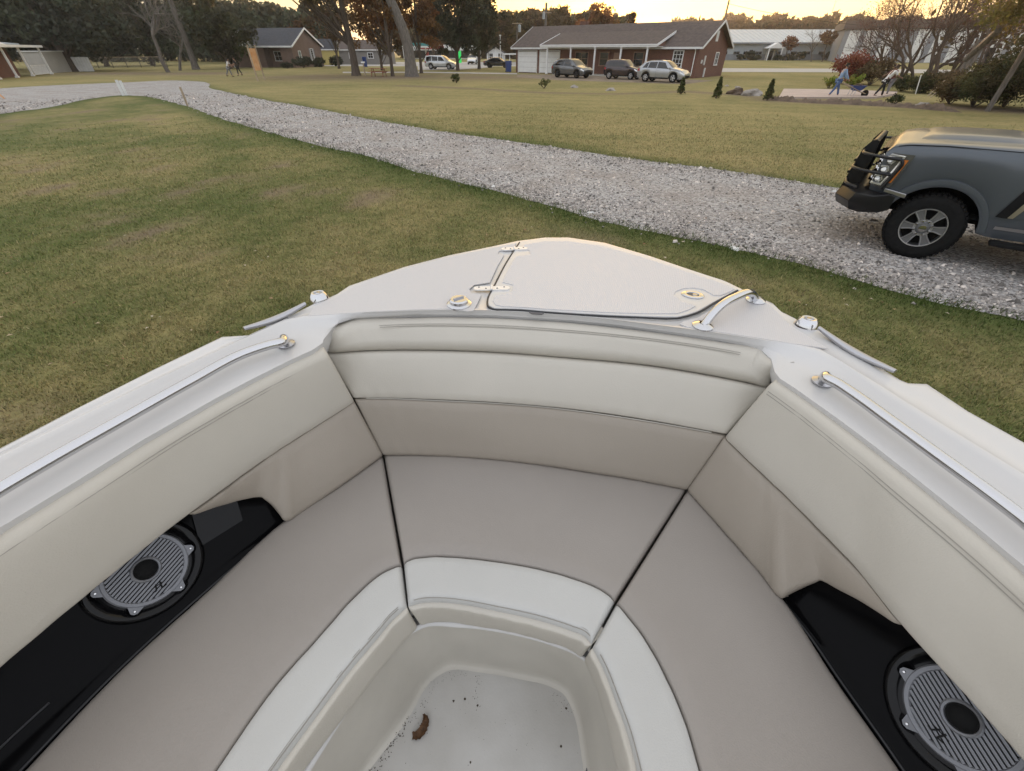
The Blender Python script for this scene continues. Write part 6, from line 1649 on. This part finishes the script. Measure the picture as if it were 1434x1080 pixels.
col *= r.uniform(.5, 1.2, (n, 1))
gb = np_mesh('grass', V.reshape(-1, 3), np.arange(n*3).reshape(-1, 3), mat('grass_blade', (1, 1, 1), .8, spec=.15, tint=True, trans=.25), tint=np.repeat(col, 3, axis=0)); tag(gb, kind='stuff')
# fallen leaves on the lawn
r = np.random.default_rng(12); Pp = scatter(420, 2.5, 30, R(-66), R(50), r); n = len(Pp)
s_ = r.uniform(.010, .024, n); a = r.uniform(0, 6.28, n); V = np.zeros((n, 4, 3))
for k, (dx, dy, dz) in enumerate(((1.4, 0, .4), (0, .8, 1.2), (-1.4, 0, .3), (0, -.8, .9))):
    V[:, k, 0] = Pp[:, 0] + s_*(dx*np.cos(a) - dy*np.sin(a)); V[:, k, 1] = Pp[:, 1] + s_*(dx*np.sin(a) + dy*np.cos(a)); V[:, k, 2] = .035 + s_*dz*.6
lc = np.array([(.30, .20, .10), (.36, .28, .17), (.22, .11, .05), (.42, .36, .26)])[r.integers(0, 4, n)]
tag(np_mesh('fallen_leaves', V.reshape(-1, 3), np.arange(n*4).reshape(-1, 4), mat('fallen_leaf', (1, 1, 1), .8, tint=True), tint=np.repeat(lc, 4, axis=0)), kind='stuff')
# few pale blobs by the gravel edge (weathered cans/stones in the photo)
for k, (px, py) in enumerate(((690, 262), (827, 299), (1028, 349), (1168, 269))):
    o = clod('pale_stone', G(px, py), .07, M['offwhite'], .5, 2, 60+k); tag(o, ['pale flat stone at the near gravel edge, leftmost of three', 'pale flat stone at the near gravel edge, middle of three', 'pale flat stone at the near gravel edge right of the bow', 'pale stone on the far gravel edge beside the truck bumper'][k], 'stone')
# roads and paths
def strip(name, px, m, zz):
    mb = MB(); mb.face([Vector((p.x, p.y, zz)) for p in (G(*q_) for q_ in px)]); tag(mb.build(name, m, smooth=0), kind='structure')
M['paleroad'] = mat('pale_road', (.40, .38, .35), .9, var=.08, vscale=.6)
strip('road', [(985, 100.8), (1200, 101.5), (1700, 108), (1700, 102), (1200, 96.5), (985, 95.6)], M['paleroad'], .010)
strip('street', [(380, 92.5), (600, 93), (735, 93), (735, 87), (600, 87), (380, 87)], M['paleroad'], .010)
strip('parking_apron', [(585, 98.5), (640, 98), (690, 94.5), (690, 93.1), (585, 93.2)], M['paleroad'], .014)
strip('pavement', [(480, 102.6), (590, 102.3), (724, 104.3), (724, 102.8), (590, 100.7), (480, 100.9)], M['concrete'], .018)
strip('driveway', [(724, 104.5), (790, 105.5), (1000, 113), (960, 118), (780, 112.5), (724, 108)], mat('worn_drive', (.20, .155, .11), .95, var=.3, vscale=1.2), .008)

# ================================================================ TREES
def leaves(K, rad, n, size, r, tint, tv=.35, flat=.75, orange=0.0):
    """leaf quads clustered round clump centres K (k,3)"""
    k = r.integers(0, len(K), n); ct = r.uniform(1-tv, 1+tv, len(K)); hue = r.normal(0, .07, (len(K), 3))
    d = r.normal(0, 1, (n, 3)); d /= np.linalg.norm(d, axis=1, keepdims=True); d *= (r.random((n, 1))**.5); d[:, 2] *= flat
    C = K[k] + d*np.asarray(rad)[k][:, None]
    u_ = r.normal(0, 1, (n, 3)); u_ /= np.linalg.norm(u_, axis=1, keepdims=True); w_ = r.normal(0, 1, (n, 3)); w_ -= (w_*u_).sum(1, keepdims=True)*u_; w_ /= np.linalg.norm(w_, axis=1, keepdims=True)
    s_ = size*r.uniform(.6, 1.4, (n, 1)); V = np.stack([C - u_*s_, C + w_*s_*.55, C + u_*s_, C - w_*s_*.55], 1)
    t = np.array(tint)[None]*(ct[k][:, None])*(1 + hue[k])*r.uniform(.75, 1.25, (n, 1))
    return V.reshape(-1, 3), np.arange(n*4).reshape(-1, 4), np.repeat(np.clip(t, .02, 4), 4, axis=0)
def clumps(r, n, c, rad, shell=.55, bottom=None):
    d = r.normal(0, 1, (n, 3)); d /= np.linalg.norm(d, axis=1, keepdims=True); q_ = shell + (1-shell)*r.random((n, 1)); q_[r.random(n) < .25] *= .6
    P = np.array(c) + d*q_*np.array(rad)
    return P
TREE_N = [0]
def tree(name, label, loc, h, tr, crown, n, size, lm, tint=(1, 1, 1), K=40, cr=None, bark=None, lean=(0, 0), cat='tree', group=None, limbs=10, fork=None, shell=.5, cone=False, tv=.4):
    TREE_N[0] += 1; r = np.random.default_rng(100+TREE_N[0])
    o = root(name, loc, r.uniform(0, .4), label, cat, group)
    c, rad = crown
    C = clumps(r, K, c, rad, shell)
    if cone:
        t = r.random(K)**.8; a = r.uniform(0, 6.28, K); rr = rad[0]*(1-t)**.8*(.55+.45*r.random(K)); C = np.stack([rr*np.cos(a), rr*np.sin(a), c[2]-rad[2] + t*2*rad[2]], 1)
    cr = cr or rad[0]*.28
    mb = MB(); lx, ly = lean
    path = [(0, 0, -.1), (lx*.02+.05, ly*.02, h*.12), (lx*.3, ly*.3, h*.35), (lx*.65+.1, ly*.65, h*.65), (lx, ly, h)]
    path = catmull(path, 4); k = len(path); mb.tube(path, [tr*(1.35 if i == 0 else 1.1 if i == 1 else 1.0)*(1 - .75*(i/(k-1))**1.2) for i in range(k)], 10)
    for i in range(limbs):
        e = Vector(C[r.integers(0, K)]); t = float(np.clip((e.z*.62)/h, .12, .92)); b = path[int(t*(k-1))]
        m_ = b.lerp(e, .5) + Vector(r.normal(0, .06, 3))*rad[0] + Vector((0, 0, .05*rad[2])); mb.tube(catmull([b, m_, e], 3), [tr*.34*(1-.85*j/6) for j in range(7)], 5)
    mb.build('trunk', bark or M['bark'], o)
    V, F, T = leaves(C, np.full(K, cr)*r.uniform(.7, 1.3, K), n, size, r, tint, tv)
    np_mesh('crown', V, F, lm, o, T)
    return o
def bare_tree(name, label, loc, h, tr, spread, depth, seed, m, twig=None, cat='tree', lean=(0, 0), nb=3, leafn=0, lm=None, ltint=(1, 1, 1), lsize=.1, ups=.35, stems=1):
    q = random.Random(seed); o = root(name, loc, 0, label, cat); mb = MB(); tw = MB(); tips = []
    def grow(p, d, L, rad, dep):
        pts = [p]; dd = d.copy()
        for i in range(3):
            dd = (dd + Vector((q.gauss(0, .16), q.gauss(0, .16), q.gauss(0, .08)))).normalized(); pts.append(pts[-1] + dd*L/3)
        (mb if dep > 1 else tw).tube(pts, [rad, rad*.85, rad*.72, rad*.6], 7 if dep > 2 else (4 if dep > 1 else 3), caps=False)
        if dep == 0: tips.append(pts[-1]); tips.append(pts[1]); return
        for k in range(nb + 2*(dep == 1)):
            t = q.choice([1, 2, 3, 3]); s_ = Vector((q.gauss(0, 1), q.gauss(0, 1), q.gauss(ups, .5))).normalized()
            nd = (dd*.75 + s_*spread).normalized(); grow(pts[t], nd, L*q.uniform(.58, .82), rad*.55, dep-1)
    for s_ in range(stems):
        d0 = Vector((lean[0] + (q.gauss(0, .25) if stems > 1 else 0), lean[1] + (q.gauss(0, .25) if stems > 1 else 0), 1)).normalized()
        grow(Vector((q.gauss(0, .15)*(stems > 1), q.gauss(0, .15)*(stems > 1), -.05)), d0, h*.36, tr, depth)
    t_ = mb.build('trunk', m, o, smooth=60, fixn=False); tw.build('twigs', twig or m, o, smooth=60, fixn=False)
    if leafn:
        r = np.random.default_rng(seed); K = np.array([tuple(t) for t in tips]); V, F, T = leaves(K, np.full(len(K), .5), leafn, lsize, r, ltint, .5); np_mesh('crown', V, F, lm, o, T)
    return o
def TP(px, py): return G(px, py)
DK, LF, OR, RD, BR = M['leafdark'], M['leaf'], M['leaforange'], M['leafred'], M['leafbrown']
# left dark mass
tree('evergreen_oak', 'huge dark evergreen oak spreading over the white porch at left', TP(103, 100.5), 13, .55, ((-1, 1, 6.4), (10, 7, 5.0)), 15000, .30, DK, (1, 1, 1), 90, 2.0, lean=(-2.5, 0))
tree('evergreen_oak', 'dark evergreen tree rising above the porch house at the left edge', at(-30, 90, 80)*Vector((1, 1, 0)), 14, .5, ((0, 0, 6.5), (11, 7, 5.5)), 12000, .33, DK, (.95, 1, 1), 80, 2.2)
tree('evergreen_tree', 'dark evergreen behind the wire fence right of the oak', at(150, 92, 98)*Vector((1, 1, 0)), 14, .4, ((0, 0, 7.0), (8, 5, 6.2)), 11000, .33, DK, (1.1, 1.15, 1), 70, 1.9)
tree('evergreen_tree', 'dark evergreen just left of the leaning pine trunk', at(215, 92, 104)*Vector((1, 1, 0)), 14, .4, ((0, 0, 6.5), (8, 5, 5.8)), 9000, .33, DK, (1.2, 1.2, 1), 60, 1.7)
tree('evergreen_tree', 'olive evergreen right of the pine trunk beside the bungalow', at(322, 96, 84)*Vector((1, 1, 0)), 9.5, .35, ((0, 0, 5.2), (5.2, 4, 4.0)), 8000, .26, LF, (.55, .52, .5), 60, 1.2)
tree('evergreen_tree', 'tall dark evergreen behind the brown brick bungalow', at(330, 88, 125)*Vector((1, 1, 0)), 15, .4, ((0, 0, 7.0), (11, 6, 6.0)), 9000, .40, DK, (1.2, 1.3, 1.1), 60, 2.2)
tree('evergreen_tree', 'dark evergreen beyond the bungalow roof towards the gap', at(395, 88, 140)*Vector((1, 1, 0)), 11, .4, ((0, 0, 5.5), (7, 5, 3.8)), 6000, .40, DK, (1.3, 1.2, 1), 50, 1.8)
tree('autumn_tree', 'rusty autumn tree behind the right gable of the bungalow', at(440, 88, 135)*Vector((1, 1, 0)), 9, .35, ((0, 0, 5.2), (6.5, 4, 3.6)), 6000, .32, OR, (.75, .75, .8), 50, 1.4)
bare_tree('bare_tree', 'grey leafless tree with crooked branches before the wire fence', TP(236, 101.5), 11, .28, .75, 5, 21, M['barkgrey'], M['barkgrey'], nb=3)
bare_tree('bare_tree', 'smaller grey leafless tree leaning beside the crooked one', TP(252, 99), 9, .2, .7, 4, 22, M['barkgrey'], M['barkgrey'], nb=3, lean=(-.15, 0))
tree('pine_tree', 'tall straight pine trunk rising left of the bungalow', TP(275, 97.5), 22, .48, ((0, 0, 18), (5, 5, 4)), 3000, .35, DK, (1.2, 1.2, 1), 30, 1.5, M['barkgrey'])
# middle: trunks and autumn foliage
tree('forked_tree', 'dark forked trunk with hanging leaves left of the picnic table', TP(499, 106), 15, .46, ((-3.5, 0, 9.0), (6.0, 4, 3.4)), 6500, .20, LF, (1.0, .75, .6), 60, .9, lean=(-.4, 0))
tree('pine_tree', 'massive grey pine trunk behind the picnic table', TP(577, 107.5), 24, .64, ((0, 0, 20), (6, 6, 4)), 2500, .35, DK, (1.2, 1.2, 1), 30, 1.5, M['barkgrey'], lean=(-7, 0))
tree('slender_tree', 'slender trunk between the picnic table and massive pine', TP(550, 107), 13, .19, ((-.5, 1, 6.6), (3.8, 3, 3.4)), 5500, .16, OR, (.8, .8, .8), 50, .8)
tree('slender_tree', 'thin dark trunk directly behind the massive pine', at(590, 101, 68)*Vector((1, 1, 0)), 12, .2, ((0, 0, 6.2), (3.6, 3, 3.6)), 5000, .17, OR, (.7, .75, .7), 50, .8)
tree('autumn_tree', 'brown autumn tree over the picnic table', at(535, 98, 78)*Vector((1, 1, 0)), 11, .2, ((0, 0, 6.0), (4.6, 3, 4.2)), 7500, .19, BR, (.85, .9, .8), 70, .9)
tree('autumn_tree', 'olive brown tree left of the picnic table', at(475, 96, 86)*Vector((1, 1, 0)), 10, .2, ((0, 0, 6.8), (4.2, 3, 3.0)), 4200, .2, BR, (.75, .8, .75), 50, .8)
tree('autumn_tree', 'orange leaved tree right of the massive pine trunk', at(608, 90, 110)*Vector((1, 1, 0)), 12, .25, ((0, 0, 7.2), (4.5, 3, 4.6)), 6000, .24, OR, (.75, .8, .8), 50, 1.0)
tree('cedar', 'dense dark cedar standing over two trunks near the white minivan', TP(641, 99), 11, .25, ((0, 0, 6.2), (4.6, 4, 4.8)), 14000, .17, DK, (1.0, 1.0, .9), 110, .8)
tree('cedar', 'second dark cedar right of the lit green sign', TP(671, 97), 11, .25, ((.3, 0, 6.2), (3.6, 3, 4.2)), 9000, .18, DK, (1.25, 1.1, .9), 80, .8)
# behind the house roof; orange ones carry the low sun's glow in leaf colour
for k, (px, top, d, wd, m, tnt, lb) in enumerate(((702, 12, 130, 6, BR, (.8, .9, .8), 'brown tree behind the left end of the house roof'), (735, 14, 140, 6.5, BR, (.75, .95, .8), 'olive tree above the garage end of the roof'), (780, 13, 135, 6, BR, (.8, .9, .8), 'brown tree just right of the thick roof pole'), (806, 20, 150, 5, OR, (1, 1, 1), 'low orange tree left of the round bright one above roof'), (834, 8, 128, 5.2, OR, (1.15, 1.05, 1), 'round orange sunlit tree above the house roof'))):
    h = zat(px, top, d); tree('roadside_tree', lb, at(px, 85, d)*Vector((1, 1, 0)), h*.9, .3, ((0, 0, h*.60), (wd, wd*.7, h*.42)), 6500, .30, m, tnt, 60, 1.15)
h = zat(878, 22, 110); tree('conifer', 'small pointed conifer just left of the sunset glow over the roof', at(878, 85, 110)*Vector((1, 1, 0)), h*1.02, .14, ((0, 0, h*.55), (2.0, 2.0, h*.5)), 4000, .16, OR, (.7, .7, .6), 60, .45, cone=True)
# far woods: one mass of treetops all round
def woods(name, pts, n, size, m, tint, seed):
    r = np.random.default_rng(seed); K = []; rd = []
    for px, top, d in pts:
        c = at(px, 85, d); h = zat(px, top, d)
        for j in range(12):
            K.append((c.x + r.normal(0, d*.008), c.y + r.normal(0, 5), h*r.uniform(.05, .84))); rd.append(h*r.uniform(.14, .22))
        for j in range(5): K.append((c.x + r.normal(0, d*.006), c.y + r.normal(0, 3), h*r.uniform(.72, .9))); rd.append(h*.11)
    V, F, T = leaves(np.array(K), np.array(rd), n, size, r, tint, .45); o = np_mesh(name, V, F, m, None, T); return tag(o, kind='stuff')
q = random.Random(5)
wl = [(px, 25 + 6*math.sin(px*.11) + q.uniform(-4, 4), 230 + q.uniform(-15, 15)) for px in range(930, 1330, 6)]
woods('distant_woods', wl, 42000, .85, BR, (.55, .62, .6), 1)
wl = [(px, 36 + q.uniform(-3, 2), 235) for px in range(868, 934, 5)]
woods('distant_woods', wl, 9000, .7, OR, (.8, .8, .8), 2)  # orange of the low sun put into these treetops' leaf colour
wl = [(px, 16 + 5*math.sin(px*.09) + q.uniform(-5, 5), 200 + q.uniform(-15, 15)) for px in range(560, 868, 6)]
woods('distant_woods', wl, 44000, .8, BR, (.7, .8, .75), 3)
wl = [(px, 2 + 5*math.sin(px*.06) + q.uniform(-6, 10), 150 + q.uniform(-10, 10)) for px in range(-200, 470, 7)]
woods('distant_woods', wl, 52000, .62, DK, (1.2, 1.2, 1.0), 4)
wl = [(px, 22 + q.uniform(-8, 8), 200) for px in range(1330, 1760, 8)]
woods('distant_woods', wl, 24000, .8, BR, (.5, .6, .55), 6)
# tall wood beside the plot, beyond the right edge of the photo
wl = [(px, -330 + 45*math.sin(px*.021) + q.uniform(-25, 25), 46 + q.uniform(-4, 6)) for px in range(1450, 2300, 16)]
woods('thicket_wood', wl, 30000, .30, BR, (.6, .75, .6), 8)
# shrubs by the buildings
def shrub(name, label, loc, rx, h, n, size, m, tint, K=26, cat='shrub', group=None, cone=False, stem=True):
    TREE_N[0] += 1; r = np.random.default_rng(300+TREE_N[0]); o = root(name, loc, 0, label, cat, group)
    if cone:
        t = r.random(K*5)**.85; K = K*5; a = r.uniform(0, 6.28, K); rr = rx*(1-t*.88)*(.3+.7*r.random(K)); C = np.stack([rr*np.cos(a), rr*np.sin(a), h*(.06+.9*t)], 1); cr = rx*.22
    else:
        C = clumps(r, K, (0, 0, h*.52), (rx*.85, rx*.75, h*.42), .4); cr = min(rx, h)*.3
    V, F, T = leaves(C, np.full(K, cr), n, size, r, tint, .4); np_mesh('foliage', V, F, m, o, T)
    mb = MB()
    for i in range(6): mb.tube([(0, 0, -.03), Vector(C[i])*.6, Vector(C[i])], [.02+rx*.015, .015, .006], 5)
    mb.build('stem', M['bark'], o); return o
for px, py, hh, lb in ((1003, 138, 1.10, 'small upright cedar on the lawn right of the house'), (1074, 141, 1.05, 'small upright cedar left of the pale slab'), (953, 132, .95, 'thin young cedar in front of the silver suv nose')):
    shrub('young_cedar', lb, G(px, py), .30, hh, 2600, .04, LF, (.95, 1.0, .75), 40, 'shrub', None, True)
shrub('young_cedar', 'tiny bush alone on the dry grass left of the garage', G(639, 116.5), .5, .9, 700, .06, LF, (.9, .9, .6), 18)
shrub('weed_clump', 'sparse weed clump in front of the garage driveway', G(762, 124), .5, .7, 260, .06, LF, (1.0, 1.0, .6), 14)
for px, py, rx, hh, lb in ((425, 95.5, 1.7, 1.6, 'clipped dark hedge bush at the corner of the bungalow'), (447, 94, 1.5, 1.4, 'low dark bush under the bungalow gable window'), (470, 93, 1.6, 1.6, 'dark round bush under the yellow shed'), (403, 96, 1.0, .8, 'low brownish bush by the bungalow porch')):
    shrub('hedge_bush', lb, G(px, py), rx, hh, 1800, .13, DK, (1, 1, .9), 24)
for k, (px, rx, hh, m, t, lb) in enumerate(((1052, 1.6, 2.8, DK, (1, 1, 1), 'rounded dark bush left of the industrial entrance'), (1040, 2.6, 1.5, DK, (1.1, 1, 1), 'low spreading bush at the industrial wall, far left'), (1062, 2.4, 1.4, DK, (1, 1, 1), 'low bush directly left of the white portico'), (1092, 2.4, 1.4, DK, (1, 1, 1), 'low bush directly right of the white portico'), (1108, 2.6, 1.5, DK, (1, 1, 1), 'low bush below the red tree at the industrial wall'), (1123, 1.8, 2.4, DK, (1, 1, 1), 'round bush midway along the industrial wall'), (1164, 2.2, 2.2, DK, (1, 1, 1), 'bush at the right end of the industrial wall'))):
    shrub('wall_bush', lb, (xi(px, 157), 157, 0), rx, hh, 800, .24, m, t, 20)
bare_tree('small_tree', 'small red leaved tree right of the white portico', (xi(1103, 150), 150, 0), 6.0, .14, .6, 4, 31, M['bark'], None, leafn=1300, lm=RD, ltint=(.8, .9, .8), lsize=.22)
bare_tree('small_tree', 'grey leafless tree before the industrial wall', (xi(1140, 140), 140, 0), 8.5, .18, .65, 5, 32, M['barkgrey'], None, nb=3)
bare_tree('small_tree', 'rusty leaved tree near the corner of the warehouse', (xi(1155, 138), 138, 0), 7.0, .16, .6, 4, 33, M['bark'], None, leafn=1600, lm=OR, ltint=(.6, .6, .7), lsize=.22)
# right side: bare trees, red bush, vines
shrub('red_bush', 'glowing rust red bush behind the wheelbarrow', G(1192, 118), 2.2, 2.3, 5200, .085, RD, (1.25, 1.2, 1.0), 60)
shrub('brown_bush', 'brown twiggy bush right of the red one', G(1216, 120), 1.6, 1.9, 3400, .08, BR, (.7, .8, .7), 45)
shrub('green_bush', 'bright green low bush left of the wheelbarrow person', G(1160, 124), .75, .95, 900, .06, LF, (2.6, 2.7, 1.0), 18)
shrub('green_bush', 'bright green low bush behind the wheelbarrow', G(1193, 123.5), .8, .9, 900, .06, LF, (2.6, 2.7, 1.0), 18)
shrub('low_shrub', 'small dark shrub at the end of the dirt bank', G(1250, 148), .5, .55, 900, .04, LF, (.7, .75, .6), 16)
pr_ = mat('reddish_twigs', (.075, .045, .04), .9)
for k, (px, py, hh, trr, dep, ln, lb) in enumerate(((1232, 112, 8.5, .12, 5, 0, 'leftmost leafless tree of the right hand thicket'), (1262, 116, 9, .15, 5, 0, 'leafless tree behind the person in white'), (1284, 118, 8.5, .14, 5, 0, 'dark leafless tree in the thicket above the fence post'), (1305, 120, 9.5, .17, 5, .05, 'forked leafless tree in the middle of the thicket'), (1328, 116, 9, .15, 5, 0, 'leafless tree behind the broken grey trunk'), (1350, 126, 8, .13, 5, .1, 'leafless tree behind the vine covered bushes'))):
    bare_tree('leafless_tree', lb, G(px, py), hh, trr, .62, dep, 41+k, M['bark'], pr_, nb=3, stems=2 if k % 2 else 3, leafn=1700, lm=RD, ltint=(.6, .8, .9), lsize=.055, lean=(ln, 0))
bt = root('broken_tree', G(1334, 122), 0, 'thick pale broken tree trunk leaning in the thicket', 'tree trunk')
mb = MB(); mb.tube(catmull([(0, 0, -.1), (.2, 0, 1.2), (.35, 0, 2.4), (.35, .05, 3.0)], 5), [.36, .34, .32, .31, .30]*3 + [.26], 12); mb.build('trunk', M['barkgrey'], bt)
dt = root('dead_stump', G(1358, 126), 0, 'tall black stump beside the broken grey trunk', 'tree stump')
mb = MB(); mb.tube(catmull([(0, 0, -.1), (.03, 0, 1.3), (.0, 0, 2.5)], 4), [.27, .26, .25, .25, .25, .24, .24, .24, .2], 12); mb.build('trunk', mat('charred_bark', (.02, .016, .014), .9), dt)
fl_ = at(1362, 80, 24.5); lg = MB(); pa = [at(1352, 84, 25.5), at(1372, 66, 25), at(1398, 42, 24)]; lg.tube(catmull(pa, 4), [.13]*9, 10)
tag(lg.build('fallen_log', M['barkgrey']), 'pale snapped log slanting across the thicket at right', 'log')
gt = root('slim_tree', G(1382, 156), 0, 'slim smooth grey trunk standing in front of the vines', 'tree trunk')
gtop = at(1440, 62, G(1382, 156).y); dl = gtop - G(1382, 156); mb = MB(); mb.tube(catmull([(0, 0, -.1), dl*.5 + Vector((.03, 0, 0)), dl, dl*1.6], 4), [.11]*13, 10); mb.build('trunk', M['barkgrey'], gt)
for k, (px, py, rx, hh, n, m, t, lb) in enumerate(((1330, 146, 1.1, 1.3, 6000, BR, (.75, .9, .7), 'brown vine tangle at the foot of the thicket'), (1362, 150, 1.5, 2.2, 11000, LF, (.75, .72, .6), 'olive vine covered bush left of the slim grey trunk'), (1405, 150, 2.0, 3.0, 16000, LF, (.55, .58, .5), 'big dark green vine mound behind the slim grey trunk'), (1450, 156, 2.2, 3.0, 14000, LF, (.5, .52, .45), 'dark vine mound cut by the right edge'), (1290, 131, 1.5, 1.1, 5000, LF, (.65, .65, .5), 'low green bramble behind the thin fence post'), (1262, 128, 1.2, 1.0, 3600, LF, (.6, .6, .5), 'low bramble right of the working people'), (1318, 132, 1.4, 1.5, 5200, BR, (.7, .8, .65), 'brown bramble below the forked leafless tree'))):
    shrub('bramble', lb, G(px, py), rx, hh, n, .055, m, t, 60)
tree('olive_tree', 'olive green tree hanging over the thicket in the top right corner', at(1470, 150, 23.5)*Vector((1, 1, 0)), 8, .2, ((-2.7, .5, 5.0), (4.4, 2.5, 2.5)), 24000, .07, LF, (1.25, 1.05, .55), 110, .62)
# fence posts and poles in the thicket
for base, top, lb in (((1282, 132), (1290, 105), 'thin pale metal fence post in the brambles'), ((1298, 135), (1324, 112), 'leaning bamboo cane in the brambles'), ((1301, 137), (1330, 114), 'second leaning cane just right of the first')):
    a = G(*base); o = root('fence_post' if 'metal' in lb else 'cane', a, 0, lb, 'post' if 'metal' in lb else 'cane'); t = at(*top, a.y) - a
    mb = MB(); mb.tube([(0, 0, -.05), t], .03, 8); mb.build('post' if 'metal' in lb else 'stick', M['offwhite'] if 'metal' in lb else M['wood'], o)

# ================================================================ AIR
hz = bpy.data.materials.new('haze'); hz.use_nodes = True; hn = hz.node_tree.nodes; hl = hz.node_tree.links
hn.remove(hn['Principled BSDF']); pv = hn.new('ShaderNodeVolumePrincipled'); pv.inputs['Density'].default_value = HAZE; pv.inputs['Color'].default_value = (1, .95, .88, 1); pv.inputs['Anisotropy'].default_value = .55
hl.new(pv.outputs[0], hn['Material Output'].inputs['Volume'])
if HAZE > 0:
    mb = MB(); mb.box((0, 0, 21), (5600, 5600, 44)); tag(mb.build('haze', hz, smooth=0), kind='stuff')
